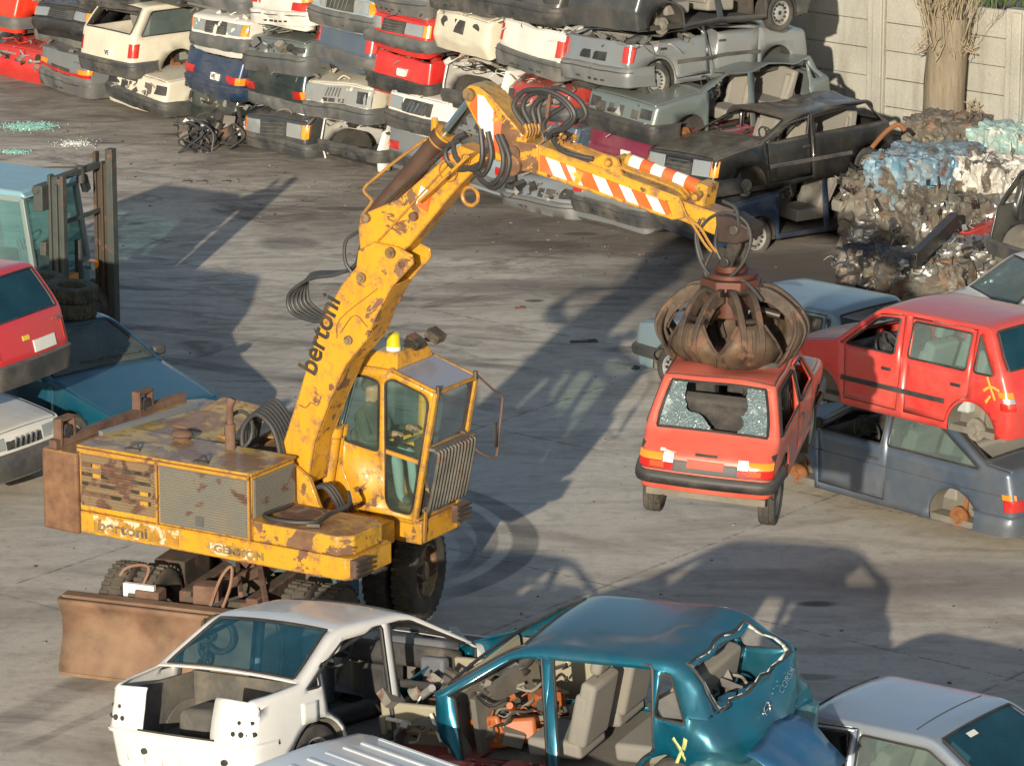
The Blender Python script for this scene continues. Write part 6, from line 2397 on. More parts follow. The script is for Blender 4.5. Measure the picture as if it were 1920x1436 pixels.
for x, z, r in ((.62, 5.17, .10), (.82, 5.31, .05)):
    b = MB()
    b.tube([Vector((x + r * math.cos(q), .915, z + r * math.sin(q))) for q in [2 * PI * j / 24 for j in range(24)]], .006, 5, closed=True)
    b.build('weld_ring', M("weld brown", (.3, .14, .02), .7), ub)
for x, z in ((-.33, 4.60), (.22, 4.68)):
    b = MB()
    b.cyl((x, .90, z), (x, 1.24, z), .045, n=16)
    b.build('boom_pin', M("rusty pin", (.20, .13, .05)), ub)
for st, mt in ((((.24, 4.80), (.40, 4.94), (.30, 4.99)), STRW), (((.24, 4.79), (.37, 4.74), (.42, 4.94)), STRO)):
    b = MB()
    b.prism(st, .935, .948)
    b.build('warning_stripe', mt, ub)
b = MB()
b.tube([Vector((.74, 1.13, 4.90)) + Vector((.09 * math.cos(q), 0, .09 * math.sin(q))) for q in [2 * PI * j / 18 for j in range(18)]], .02, 7, closed=True)
b.build('lifting_ring', YEL, ub)
for k in range(4):
    b = MB()
    dy = .03 * k
    b.tube(curve([(-.42, 1.0 + dy, 4.45), (-.1, .98 + dy, 4.80), (.30, .97 + dy, 5.14), (.62, .97 + dy, 5.42), (.80, 1.0 + dy, 5.52)], 5), .014, 6)
    b.build('pipe', YEL if k % 2 else HOSE, ub)
# cylinder and crank
c0, c1, c2 = Vector((-.33, 1.13, 4.60)), Vector((.45, 1.13, 5.47)), Vector((.84, 1.13, 5.93))
dv = (c1 - c0).normalized()
b = MB()
b.cyl(c0, c1, .105, n=24)
b.cyl(c1 - dv * .08, c1, .125, n=24)
cy = part(b, 'hydraulic_cylinder', BROWNCYL)
b = MB()
b.cyl(c1, c2, .055, n=20)
b.build('piston_rod', STEEL, cy)
b = MB()
b.cyl(c1 - dv * .10, c1 + dv * .03, .12, n=24)
b.build('cylinder_head', YELB, cy)
b = MB()
b.cyl(c1 + Vector((-.10, -.02, .0)), c1 + Vector((-.10, -.02, .16)), .04, .032, n=12)
b.build('marker_lamp', LORANGE, cy)
b = MB()
b.tube(curve([c1 + Vector((-.16, -.06, -.04)), c0.lerp(c1, .6) + Vector((-.17, -.05, .08)), c0.lerp(c1, .35) + Vector((-.25, -.04, .08)), c0.lerp(c1, .22) + Vector((-.30, -.04, .05)), c0.lerp(c1, .15) + Vector((-.16, -.04, .02)),
                c0 + Vector((-.05, -.05, .10)), c0 + Vector((-.14, -.05, -.02)), c0 + Vector((-.16, -.05, -.2))], 6), .016, 6)
b.build('pipe', YEL, cy)
CR = [(.78, 5.84), (.74, 5.95), (.82, 6.02), (.93, 6.01), (1.05, 5.94), (1.46, 5.56), (1.43, 5.42), (1.30, 5.31), (1.12, 5.31), (.98, 5.52)]
b = MB()
b.prism(CR, .98, 1.28)
crank = part(b, 'crank_lever', yellow("crank yellow", .25, top=.7, scale=2.6), bevel=.012)
for st, mt in ((((.83, 5.82), (.88, 5.92), (.92, 5.93), (.92, 5.68)), STRO), (((.925, 5.67), (.925, 5.94), (.985, 5.93), (1.10, 5.80), (1.10, 5.42)), STRW), (((1.105, 5.41), (1.105, 5.79), (1.19, 5.68), (1.16, 5.40)), STRO)):
    b = MB()
    b.prism(st, .967, .979)
    b.build('warning_stripe', mt, crank)
for x, z, r in ((.84, 5.93, .06), (1.34, 5.42, .07)):
    b = MB()
    b.cyl((x, .93, z), (x, 1.33, z), r, n=18)
    b.build('crank_pin', M("rusty pin", (.20, .13, .05)), crank)
for k in range(5):
    b = MB()
    y = 1.02 + .055 * k
    b.tube(curve([(1.08, y, 5.86), (1.22, y, 5.73), (1.36, y - .02, 5.62), (1.43, y - .03, 5.57), (1.46, y - .03, 5.63), (1.43, y - .02, 5.70)], 5), .018, 7)
    b.build('pipe', YEL, crank)
# the arm: outer box and the extended inner box
b = MB()
b.prism([(1.36, 5.26), (1.36, 5.52), (1.62, 5.52), (3.12, 5.19), (3.18, 4.99), (3.05, 4.96), (1.55, 5.24)], .97, 1.29)
arm = part(b, 'arm', yellow("arm yellow", .2, top=.5, scale=3.0), bevel=.012)
b = MB()
b.bb((1.30, .955, 5.25), (1.60, 1.305, 5.53))
b.cyl((1.33, .90, 5.30), (1.33, 1.36, 5.30), .10, n=20)
b.build('arm_root_block', yellow("greasy yellow", .5, top=1.0, scale=3), arm, bevel=.012)
b = MB()
b.prism([(2.9, 5.02), (2.9, 5.20), (3.62, 5.05), (3.74, 4.99), (3.74, 4.88), (3.56, 4.84)], 1.0, 1.26)
inner = part(b, 'arm_extension', yellow("inner arm yellow", .18, top=.8, scale=3), bevel=.01)
b = MB()
b.prism([(3.52, 4.80), (3.50, 5.06), (3.66, 5.06), (3.86, 4.97), (3.86, 4.86), (3.72, 4.80)], .985, 1.275)
b.build('arm_head', M("black greasy steel", (.035, .025, .022), .5, .3, dirt=.5, dcol=(.12, .07, .05)), inner, bevel=.015)
# stripes along the near face of the arm
p0, p1 = Vector((1.62, 0, 5.43)), Vector((3.06, 0, 5.115))
q0, q1 = Vector((1.62, 0, 5.275)), Vector((3.06, 0, 4.995))
fr = [0, .07, .21, .31, .47, .58, .72, .83, .98]
ln = [(0, 0)]
def st_pt(t, top):
    a, c = (p0, p1) if top else (q0, q1)
    return a.lerp(c, t)
edges = [0.0, .045, .15, .20, .27, .40, .50, .60, .69, .80, .89, .96]
b0 = [-.0]
cols_ = [STRO, STRW, STRO, STRW, STRO, STRW, STRO, STRW, STRO, STRW, STRO]
for k in range(11):
    a, c = edges[k], edges[k + 1]
    sl_ = .06
    pts = [st_pt(a, 1), st_pt(c, 1), st_pt(min(1, c + sl_), 0), st_pt(min(1, a + sl_ * (0 if k == 0 else 1)), 0)]
    b = MB()
    b.prism([(v.x, v.z) for v in pts], .958, .9695)
    b.build('warning_stripe', cols_[k], arm)
# pipes, bracket and cylinder on top of the arm
for k in range(3):
    b = MB()
    y = 1.02 + .07 * k
    b.tube(curve([(1.70, y, 5.56), (2.0, y, 5.50), (2.6, y, 5.36), (3.05, y, 5.26), (3.2, y - .04, 5.18)], 4), .020, 7)
    b.build('pipe', YEL, arm)
b = MB()
b.prism([(2.12, 5.40), (2.30, 5.51), (2.44, 5.48), (2.52, 5.29)], .985, 1.03)
b.cyl((2.36, .95, 5.43), (2.36, 1.3, 5.43), .035, n=14)
b.build('cylinder_bracket', YEL, arm, bevel=.006)
t0, t1 = Vector((2.46, 1.16, 5.435)), Vector((3.28, 1.16, 5.25))
b = MB()
b.cyl(t0, t1, .066, n=22)
ec = part(b, 'extension_cylinder', YEL)
for k in range(6):
    f0, f1 = .06 + k * .145, .06 + (k + 1) * .145
    b = MB()
    b.cyl(t0.lerp(t1, f0), t0.lerp(t1, f1), .0685, n=22, caps=False)
    b.build('warning_stripe', STRW if k % 2 == 0 else STRO, ec)
b = MB()
b.box((3.30, 1.16, 5.20), (.13, .22, .24), Matrix.Rotation(.22, 3, 'Y'))
b.cyl((3.33, .88, 5.22), (3.33, 1.0, 5.24), .035, n=12)
b.build('cylinder_end', YELB, ec, bevel=.01)
b = junk(random.Random(51), (1.62, 1.0, 5.54), (1.86, 1.26, 5.62), 22, (.03, .09))
b.build('valve_block', [YEL, YELB, RUSTY, DARKSTEEL], arm, 35)
for dy in (0, .06):
    b = MB()
    b.tube(curve([(3.14, .955 + dy * .3, 5.16), (3.22, .95, 5.02), (3.30 + dy, .95, 4.93), (3.40 + dy, .97, 4.78), (3.46 + dy, 1.0, 4.70)], 4), .014, 6)
    b.build('pipe', YELB, arm)
# hoses at the boom head
HB = [
    [(.98, .93, 5.62), (1.02, .90, 5.40), (.98, .90, 5.25), (.85, .92, 5.22), (.70, .93, 5.32), (.68, .94, 5.47), (.80, .95, 5.55)],
    [(1.06, .93, 5.60), (1.12, .90, 5.42), (1.10, .89, 5.28), (1.02, .9, 5.18), (.92, .93, 5.20)],
    [(1.16, .93, 5.58), (1.26, .89, 5.40), (1.24, .88, 5.22), (1.12, .89, 5.10), (1.0, .92, 5.12), (.9, .95, 5.2)],
    [(1.20, .94, 5.58), (1.32, .90, 5.38), (1.29, .89, 5.20), (1.16, .90, 5.07), (1.02, .93, 5.10)],
    [(.74, .95, 5.48), (.60, .93, 5.40), (.60, .93, 5.28), (.72, .92, 5.20), (.90, .92, 5.24), (1.0, .93, 5.30)],
    [(1.43, .99, 5.70), (1.32, .98, 5.86), (1.42, .98, 6.01), (1.64, .99, 6.05), (1.85, 1.0, 5.99), (1.98, 1.0, 5.85), (1.90, 1.0, 5.72), (1.74, 1.0, 5.66), (1.68, 1.02, 5.58)],
    [(1.46, 1.05, 5.70), (1.38, 1.05, 5.85), (1.46, 1.05, 5.98), (1.66, 1.05, 6.01), (1.84, 1.06, 5.93), (1.92, 1.06, 5.82), (1.84, 1.05, 5.73), (1.72, 1.05, 5.62)],
    [(1.49, 1.10, 5.70), (1.46, 1.1, 5.84), (1.56, 1.1, 5.95), (1.74, 1.1, 5.98), (1.80, 1.1, 5.90), (1.66, 1.1, 5.80), (1.58, 1.1, 5.70), (1.60, 1.1, 5.58)],
    [(1.52, 1.14, 5.70), (1.50, 1.15, 5.86), (1.64, 1.16, 6.03), (1.80, 1.16, 6.02), (1.96, 1.16, 5.93), (2.0, 1.16, 5.80), (1.80, 1.14, 5.70), (1.70, 1.12, 5.60)],
    [(1.74, 1.0, 5.58), (1.86, .96, 5.50), (2.0, .95, 5.47), (2.2, .97, 5.45)],
]
for q in HB:
    b = MB()
    b.tube(curve(q, 6), .026, 8)
    b.build('hose', HOSE, arm)
b = MB()
b.bar((1.66, 1.03, 5.78), (1.70, 1.03, 6.04), .03, .03)
b.build('hose_stand', RUSTY, arm)
for k in range(6):
    b = MB()
    d = .035 * k
    b.tube(curve([(-.44, 1.0 + d, 4.40 - .1), (-.50, .98 + d, 4.10), (-.72, .96 + d, 3.98), (-1.02 - .02 * k, .95 + d, 3.90), (-1.26 + .02 * k, .95 + d, 3.72 - .01 * k), (-1.24 + .03 * k, .95 + d, 3.54 + .008 * k), (-1.0 + .02 * k, .95 + d, 3.48), (-.84, .95 + d, 3.50 - .015 * k)], 6), .019, 7)
    b.build('hose', HOSE, boom)
b = MB()
b.tube(curve([(-.43, .93, 4.45), (-.55, .9, 4.35), (-.56, .9, 4.15), (-.48, .92, 4.02)], 5), .018, 7)
b.build('hose', HOSE, boom)
# lettering running up the boom
dl = Vector((-.61 + 1.13, 0, 3.90 - 2.72)).normalized()
text('bertoni', .31, LETTER, boom, frame((-.93, .888, 2.93), (dl.x - .05, 0, dl.z), (-dl.z, 0, dl.x - .05), (0, -1, 0)), sx=.95, bold=.006)
b = MB()
b.tube(curve([(-1.12, .889, 2.62), (-1.04, .889, 2.60), (-.98, .889, 2.66), (-.90, .889, 2.64), (-.86, .889, 2.74)], 3), .006, 4)
b.tube(curve([(-.62, .889, 3.42), (-.45, .889, 3.62), (-.30, .889, 3.52)], 4), .005, 4)
b.tube(curve([(-.66, .889, 3.36), (-.62, .889, 3.56), (-.18, .889, 3.92)], 4), .005, 4)
b.build('paint_cracks', M("crack brown", (.16, .07, .02), .8), boom)
# boom rams beside the cab
for dy in (0, .10):
    b = MB()
    b.cyl((-1.12, 1.30 + dy, 1.40), (-.96, 1.30 + dy, 2.30), .065, n=18)
    b.cyl((-.975, 1.30 + dy, 2.22), (-.955, 1.30 + dy, 2.33), .078, n=18)
    rm_ = part(b, 'boom_ram', YEL)
    b = MB()
    b.cyl((-.96, 1.30 + dy, 2.30), (-.66, 1.30 + dy, 3.32), .038, n=14)
    b.build('piston_rod', STEEL, rm_)
b = MB()
b.prism([(-1.5, 1.43), (-1.45, 2.0), (-1.2, 2.05), (-.95, 1.9), (-.75, 1.43)], .80, .86)
b.prism([(-1.5, 1.43), (-1.45, 2.0), (-1.2, 2.05), (-.95, 1.9), (-.75, 1.43)], 1.385, 1.42)
part(b, 'boom_foot', YEL, bevel=.01)
for k in range(3):
    b = MB()
    b.tube(curve([(-.95, .95 + .05 * k, 1.5), (-1.0, .9 + .05 * k, 1.72), (-.86, .92 + .05 * k, 1.80), (-.74, .95 + .05 * k, 1.66), (-.7, 1.0 + .05 * k, 1.46)], 5), .024, 7)
    part(b, 'hose', HOSE)

# --- cab
Y0, Y1 = 1.42, 2.16
CS = [(-.97, 1.44), (-.10, 1.40), (.15, 2.80), (-.36, 2.96), (-.76, 2.96), (-.97, 2.90)]      # side outline
WA = [(-.93, 2.16), (-.52, 2.10), (-.50, 2.82), (-.66, 2.86), (-.90, 2.84)]                      # rear side window
DA = [(-.43, 1.62), (-.38, 1.52), (-.15, 1.50), (-.115, 1.58), (.08, 2.68), (.03, 2.76), (-.34, 2.87), (-.43, 2.83)]   # door glass
def sheet_with_holes(outer, holes, y, thick, name, mat, parent=None):
    vs, ed = [], []
    for lp in [outer] + holes:
        k = len(vs)
        vs += [Vector(p) for p in lp]
        ed += [(k + i, k + (i + 1) % len(lp)) for i in range(len(lp))]
    r = delaunay_2d_cdt(vs, ed, [], 0, 1e-5)
    c = np.array([np.mean([r[0][i][:] for i in f], axis=0) for f in r[2]])
    ok = inside(outer, c)
    for h_ in holes:
        ok &= ~inside(h_, c)
    b = MB()
    b.add([(p[0], y, p[1]) for p in r[0]], [f for f, k in zip(r[2], ok) if k])
    o = b.build(name, mat, parent or EX, 30, solid=thick)
    o.modifiers[0].offset = 0
    return o


WAr, DAr = Shell.round(WA, .05), Shell.round(DA, .06)
cab = sheet_with_holes(CS, [WAr, DAr], Y0, .04, 'cab', YEL)
for y in (Y1,):
    sheet_with_holes(CS, [WAr, DAr], y, .04, 'cab_side', YEL, cab)
for lp in (WAr, DAr):
    b = MB()
    b.tube([(x, Y0 - .022, z) for x, z in lp], .014, 5, closed=True)
    b.build('window_rubber', SEAL, cab)
    for y in (Y0, Y1):
        b = MB()
        b.add([(x, y, z) for x, z in lp], [tuple(range(len(lp)))])
        b.build('window', CABGL, cab)
b = MB()
b.bar((-.43, Y0 - .02, 2.12), (-.03, Y0 - .02, 2.06), .02, .045)
b.build('door_bar', YEL, cab)
b = MB()
b.bb((-.96, Y0, 1.40), (-.12, Y1, 1.44))
b.build('cab_floor', INTD, cab)
b = MB()
b.bb((-.985, Y0, 1.44), (-.955, Y1, 2.1))
b.bb((-.985, Y0, 2.84), (-.955, Y1, 2.95))
b.build('rear_wall', YEL, cab)
b = MB()
for y in (Y0, Y1):
    b.bar((-.10, y, 1.42), (.16, y, 2.80), .05, .05)
b.bar((.16, Y0, 2.79), (.16, Y1, 2.79), .035, .035)
b.bar((.045, Y0, 2.20), (.045, Y1, 2.20), .05, .05)
b.bar((-.36, Y0, 2.955), (-.36, Y1, 2.955), .05, .05)
for y in (Y0, Y1):
    b.bar((.16, y, 2.80), (-.36, y, 2.955), .04, .04)
b.build('cab_front_frame', YEL, cab, bevel=.006)
b = MB()
b.bb((-.13, Y0, 1.20), (-.02, Y1, 1.44))
b.bb((-.96, Y0 - .01, 1.20), (-.02, Y0 + .03, 1.42))
b.bb((-.96, Y1 - .03, 1.20), (-.02, Y1, 1.42))
b.bb((-.98, Y0 - .02, 1.43), (-.05, Y1, 1.465))
b.build('cab_skirt', YEL, cab, bevel=.012)
b = MB()
b.add([(.155, Y0 + .02, 2.814), (-.35, Y0 + .02, 2.968), (-.35, Y1 - .02, 2.968), (.155, Y1 - .02, 2.814)], [(0, 1, 2, 3)])
b.build('roof_window', CABGLC, cab)
b = MB()
b.add([(.158, Y0 + .04, 2.77), (-.087, Y0 + .04, 1.50), (-.087, Y1 - .04, 1.50), (.158, Y1 - .04, 2.77)], [(0, 1, 2, 3)])
b.build('windscreen', CABGLC, cab)
for y in (Y0 + .02, Y1 - .02):
    b = MB()
    b.cyl((.17, y, 2.78), (.17, y, 2.86), .025, n=8)
    b.build('clamp', DARKSTEEL, cab)
ROOFY = yellow("cab roof yellow", .05, top=.35)
b = MB()
prf = [(-.96, Y0 + .02, 2.93), (-.32, Y0 + .02, 2.965), (-.32, Y1 - .02, 2.965), (-.96, Y1 - .02, 2.93)]
tpf = [(-.90, Y0 + .10, 3.10), (-.36, Y0 + .10, 3.11), (-.36, Y1 - .08, 3.11), (-.90, Y1 - .08, 3.10)]
b.add(prf + tpf, [(0, 1, 5, 4), (1, 2, 6, 5), (2, 3, 7, 6), (3, 0, 4, 7), (4, 5, 6, 7)])
b.build('cab_roof', ROOFY, cab, 20, bevel=.02)
b = MB()
b.lathe([(0, .175), (.04, .172), (.065, .15), (.072, .05), (.075, .03)], (-.47, Y0 + .20, 3.12), (0, 0, 1), 20)
bc = part(b, 'beacon', AMBER, cab)
b = MB()
b.cyl((-.47, Y0 + .20, 3.10), (-.47, Y0 + .20, 3.15), .075, n=18)
b.build('beacon_base', PLATE, bc) if False else b.build('beacon_base', PLATE, cab)
for x, y in ((-.36, Y0 + .36), (-.32, Y1 - .06)):
    b = MB()
    for k in range(5):
        b.box((x, y + .035 * k, 3.16), (.16, .014, .09), Matrix.Rotation(.5, 3, 'Y'))
    b.bb((x - .08, y - .02, 3.11), (x + .05, y + .17, 3.14))
    b.build('roof_lamp_guard', DARKSTEEL, cab)
b = MB()
for k in range(12):
    y = Y0 + .04 + k * (Y1 - Y0 - .06) / 11
    b.tube(curve([(.02, y, 1.56), (.05, y, 1.60), (.155, y, 2.10), (.14, y, 2.17), (.08, y, 2.20)], 4), .018, 6)
b.bar((.10, Y0, 2.20), (.10, Y1 + .02, 2.20), .09, .03)
b.bar((.0, Y0, 1.56), (.0, Y1 + .02, 1.56), .03, .03)
b.build('front_guard', M("grey guard bars", (.085, .085, .075), .6, .2, dirt=.5, dust=.4, rust=.05), cab)
b = MB()
b.bar((.06, Y0 + .03, 2.20), (.10, Y1, 2.20), .10, .008)
b.build('guard_sheet', M("dull tin", (.28, .27, .2), .6, .3, dirt=.4), cab)
for y in (Y0 + .05, Y1 - .08):
    b = MB()
    b.bar((-.02, y, 1.22), (.0, y, 1.58), .04, .02)
    b.build('guard_bracket', YEL, cab)
b = MB()
b.tube(curve([(.17, Y1 + .0, 2.82), (.20, 2.44, 2.60), (.20, 2.60, 2.50), (.20, 2.60, 2.40), (.20, 2.54, 2.12), (.20, 2.50, 1.92), (.20, 2.42, 1.90), (.17, 2.18, 2.02), (.10, Y1 + .01, 2.12)], 5), .012, 6)
m_r = part(b, 'mirror_bracket', RUSTY, cab)
b = MB()
b.box((.21, 2.46, 2.13), (.02, .04, .26))
b.build('mirror', BLACK, cab)
b = MB()
b.tube(curve([(-.05, Y1 - .2, 2.14), (.05, Y1 - .12, 2.24), (.10, Y1 - .06, 2.18)], 3), .014, 6)
b.build('wiper', RUSTY, cab)
# cab fittings
b = MB()
b.box((-.80, 1.80, 1.80), (.36, .44, .12))
b.box((-.945, 1.80, 2.02), (.06, .42, .4), Matrix.Rotation(-.15, 3, 'Y'))
b.build('operator_seat', INTD, cab, bevel=.03)
b = MB()
b.bar((-.12, 1.60, 1.46), (-.20, 1.64, 2.20), .06, .06)
b.tube([Vector((-.24, 1.66, 2.22)) + Vector((.14 * math.cos(q), .16 * math.sin(q), .05 * math.cos(q))) for q in [2 * PI * j / 18 for j in range(18)]], .013, 6, closed=True)
b.build('control_column', DARKSTEEL, cab)

# --- grapple with six tines
GC = Vector((3.60, 1.13, 4.46))
GM = M("worn grapple steel", (.062, .046, .036), .6, .3, dirt=.7, dust=.35, dcol=(.13, .09, .06), rust=.15, var=.4, scale=4, bump=.2)
GI = M("yellow brown scraped steel", (.105, .07, .042), .6, .3, dirt=.6, dust=.3, dcol=(.085, .062, .045), rust=.15, var=.4, scale=4)
b = MB()
b.cyl(GC + Vector((0, 0, -.10)), GC + Vector((0, 0, .0)), .30, n=8)
b.cyl(GC + Vector((0, 0, .0)), GC + Vector((0, 0, .05)), .24, n=24)
b.cyl(GC + Vector((0, 0, .05)), GC + Vector((0, 0, .12)), .15, n=20)
b.cyl(GC + Vector((0, 0, -.38)), GC + Vector((0, 0, -.10)), .17, n=12)
GR = thing('grapple', 'rusty steel grapple with six curved tines gripping the roof of a red hatchback', 'grapple', EX.location, EX.rotation_euler)
grap = GR
part(b, 'hub', M("red brown hub", (.10, .035, .024), .5, .3, dirt=.6, dcol=(.05, .035, .03)), GR, bevel=.01)
b = MB()
for y in (1.02, 1.24):
    b.prism([(3.63, 5.02), (3.77, 5.02), (3.76, 4.78), (3.66, 4.55), (3.55, 4.55), (3.62, 4.80)], y - .02, y + .02)
b.cyl((3.70, .96, 4.94), (3.70, 1.30, 4.94), .05, n=16)
b.cyl((3.61, .96, 4.62), (3.61, 1.30, 4.62), .05, n=16)
b.build('hanger', DARKSTEEL, grap, bevel=.008)
TP = [(.24, -.06), (.40, -.12), (.56, -.30), (.64, -.50), (.60, -.64), (.46, -.78), (.26, -.88), (.04, -.93)]     # outer line
TI = [(.22, -.20), (.34, -.24), (.45, -.36), (.52, -.52), (.50, -.60), (.40, -.70), (.24, -.80), (.04, -.89)]     # inner line
OPEN = {0: .22, 3: .12}


def tine(k):
    a = 2 * PI * k / 6 + R(18)
    op = {0: 0.24, 1: .03, 2: .05, 3: .16, 4: .0, 5: .02}[k]
    ca, sa = math.cos(op), math.sin(op)
    rad, tan = Vector((math.cos(a), math.sin(a), 0)), Vector((-math.sin(a), math.cos(a), 0))

    def P(r, z, t):
        r0, z0 = .25, -.10
        r_, z_ = r - r0, z - z0
        return GC + rad * (r0 + r_ * ca - z_ * sa) + Vector((0, 0, z0 + z_ * ca + r_ * sa)) + tan * t
    oc = [(p.x, p.z) for p in curve([(x, 0, z) for x, z in TP], 4)]
    ic = [(p.x, p.z) for p in curve([(x, 0, z) for x, z in TI], 4)]
    b = MB()
    for t0, t1 in ((-.115, -.06), (.06, .115)):
        b.prism(oc[:21] + ic[:21][::-1], t0, t1, fn=lambda r, z, t: P(r, z, t))
    b.prism(oc[9:15] + ic[9:15][::-1], -.06, .06, fn=lambda r, z, t: P(r - .02, z, t))
    o = b.build('tine', GM, grap, bevel=.006)
    # shell blade: widens then runs to a point
    rows = []
    for i in range(9, 29):
        r, z = oc[min(i, len(oc) - 1)]
        w = float(np.interp(i, [9, 12, 16, 20, 24, 28], [.13, .235, .325, .29, .17, .02]))
        rows.append([P(r - .09 * abs(s) ** 1.6 * (w / .28), z - .005, s * w) for s in (-1, -.6, -.25, 0, .25, .6, 1)])
    b = MB()
    b.grid(rows)
    q = b.build('blade', GI, o, 40, solid=.022)
    b = MB()
    for s in (-1, 1):
        b.tube([r[0 if s < 0 else -1] for r in rows], .016, 6)
    b.tube([P(x, z + .012, 0) for x, z in oc[10:]], .02, 6)
    q = b.build('blade_rib', GM, o, 40)
    b = MB()
    b.cyl(P(.20, -.30, 0), P(.40, -.40, 0), .04, n=10)
    b.build('ram', M("oily ram", (.03, .022, .02), .4, .5), o)
    for r_, z_, w_, q_ in ((.26, -.10, .13, .04), (.50, -.33, .125, .03)):
        b = MB()
        b.cyl(P(r_, z_, -w_), P(r_, z_, w_), q_, n=14)
        b.build('pin', M("oily ram", (.03, .022, .02), .4, .5), o)
    0 and b.build('ram', M("oily ram", (.03, .022, .02), .4, .5), o)


for k in range(6):
    tine(k)
for q in ([(3.34, 1.0, 5.0), (3.30, .98, 4.85), (3.36, .96, 4.62), (3.50, .94, 4.48), (3.68, .94, 4.50), (3.82, .96, 4.66), (3.88, .98, 4.86), (3.82, 1.0, 5.02), (3.64, 1.0, 5.09), (3.44, 1.0, 5.02), (3.32, .98, 4.84), (3.38, .97, 4.62)],
          [(3.46, 1.0, 4.70), (3.40, .98, 4.55), (3.45, .97, 4.45), (3.60, .95, 4.42), (3.72, .98, 4.48), (3.85, 1.0, 4.44), (4.0, 1.0, 4.30)],
          [(3.52, 1.0, 4.95), (3.50, 1.0, 4.75), (3.60, 1.02, 4.55)], [(3.58, .98, 5.2), (3.72, .97, 5.15), (3.75, .98, 5.0), (3.72, 1.0, 4.9)]):
    b = MB()
    b.tube(curve(q, 6), .017, 7)
    b.build('hose', HOSE, grap)

# --- driver
def person():
    t = thing('person', 'driver in a dark green jacket seated at the levers inside the yellow cab', 'person', EX.location - E1 * .21, EX.rotation_euler)
    me = bpy.data.meshes.new('body')
    J = {'pel': (-.66, 1.80, 1.98, .13), 'sp': (-.68, 1.80, 2.14, .125), 'ch': (-.67, 1.80, 2.34, .14), 'nk': (-.65, 1.80, 2.48, .062), 'hd0': (-.625, 1.80, 2.54, .078), 'hd1': (-.615, 1.80, 2.61, .104), 'hd2': (-.625, 1.80, 2.68, .098)}
    vs, rad, ed, idx = [], [], [], {}

    def add(nm, p, r, par=None):
        idx[nm] = len(vs)
        vs.append(p)
        rad.append(r)
        if par is not None:
            ed.append((idx[par], idx[nm]))
    add('pel', J['pel'][:3], J['pel'][3])
    for a, c in (('sp', 'pel'), ('ch', 'sp'), ('nk', 'ch'), ('hd0', 'nk'), ('hd1', 'hd0'), ('hd2', 'hd1')):
        add(a, J[a][:3], J[a][3], c)
    for sg, s in ((-1, 'n'), (1, 'f')):
        y = 1.80
        add('sh' + s, (-.67, y + sg * .17, 2.38), .07, 'ch')
        add('el' + s, (-.55, y + sg * .23, 2.15), .052, 'sh' + s)
        add('wr' + s, (-.34, y + sg * .16, 2.22), .034, 'el' + s)
        add('pa' + s, (-.27, y + sg * .14, 2.23), .036, 'wr' + s)
        add('hp' + s, (-.60, y + sg * .10, 1.96), .10, 'pel')
        add('kn' + s, (-.26, y + sg * .13, 1.98), .075, 'hp' + s)
        add('an' + s, (-.22, y + sg * .13, 1.58), .045, 'kn' + s)
        add('to' + s, (-.10, y + sg * .13, 1.52), .04, 'an' + s)
        for k in range(4):
            yy = y + sg * .14 + (k - 1.5) * .017
            add('f%d%s' % (k, s), (-.215, yy, 2.245 - .003 * k), .0095, 'pa' + s)
            add('g%d%s' % (k, s), (-.185, yy, 2.215 - .004 * (k % 2)), .0085, 'f%d%s' % (k, s))
        add('t' + s, (-.255, y + sg * .14 - sg * .045, 2.235), .011, 'pa' + s)
        add('u' + s, (-.225, y + sg * .14 - sg * .06, 2.215), .009, 't' + s)
    me.from_pydata(vs, ed, [])
    o = bpy.data.objects.new('body', me)
    COL.objects.link(o)
    md = o.modifiers.new('skin', 'SKIN')
    for i, v in enumerate(me.skin_vertices[0].data):
        v.radius = (rad[i], rad[i])
        v.use_root = (i == 0)
    s2 = o.modifiers.new('sub', 'SUBSURF')
    s2.levels = s2.render_levels = 2
    bpy.context.view_layer.update()
    m2 = bpy.data.meshes.new_from_object(o.evaluated_get(bpy.context.evaluated_depsgraph_get()))
    bpy.data.objects.remove(o)
    for v in m2.vertices:      # a face: nose, brow and chin on the side that looks ahead
        c = v.co
        if c.z > 2.54 and c.x > -.58:
            dy = abs(c.y - 1.80)
            c.x += .022 * max(0, 1 - dy / .022) * max(0, 1 - abs(c.z - 2.625) / .03)
            c.x += .008 * max(0, 1 - dy / .04) * max(0, 1 - abs(c.z - 2.555) / .025)
            c.x -= .010 * max(0, 1 - abs(dy - .032) / .018) * max(0, 1 - abs(c.z - 2.65) / .014)
        for sg in (-1, 1):
            if abs(c.z - 2.63) < .03 and abs(c.x + .625) < .02 and (c.y - 1.80) * sg > .06:
                c.y += sg * .018
    ms = [M('skin', (.42, .22, .14), .5, dirt=0, dust=0), M('green jacket', (.022, .036, .03), .85, dirt=.2, dust=.1), M('light trousers', (.22, .30, .32), .85, dirt=.2, dust=0), M('shoe', (.02, .02, .02), .6)]
    for m in ms:
        m2.materials.append(m)
    for p in m2.polygons:
        c = p.center
        p.use_smooth = True
        if c.z > 2.50:
            p.material_index = 0
        elif c.z > 2.02 or (c.x < -.55 and c.z > 2.0):
            p.material_index = 0 if (c.x > -.315 and c.z > 2.15) else 1
        elif c.x > -.17 and c.z < 1.62:
            p.material_index = 3
        else:
            p.material_index = 2
    o = bpy.data.objects.new('body', m2)
    COL.objects.link(o)
    o.parent = t
    b = MB()
    b.ball((-.662, 1.80, 2.662), .098, 18, 12, (.95, .95, 1.0))
    b.build('hair', M('dark hair', (.012, .01, .008), .7), t, 60)
    for sg in (-1, 1):
        b = MB()
        b.ball((-.548, 1.80 + sg * .030, 2.652), .009, 8, 6)
        b.build('eye', BLACK, t)
    b = MB()
    b.box((-.545, 1.80, 2.585), (.012, .045, .008))
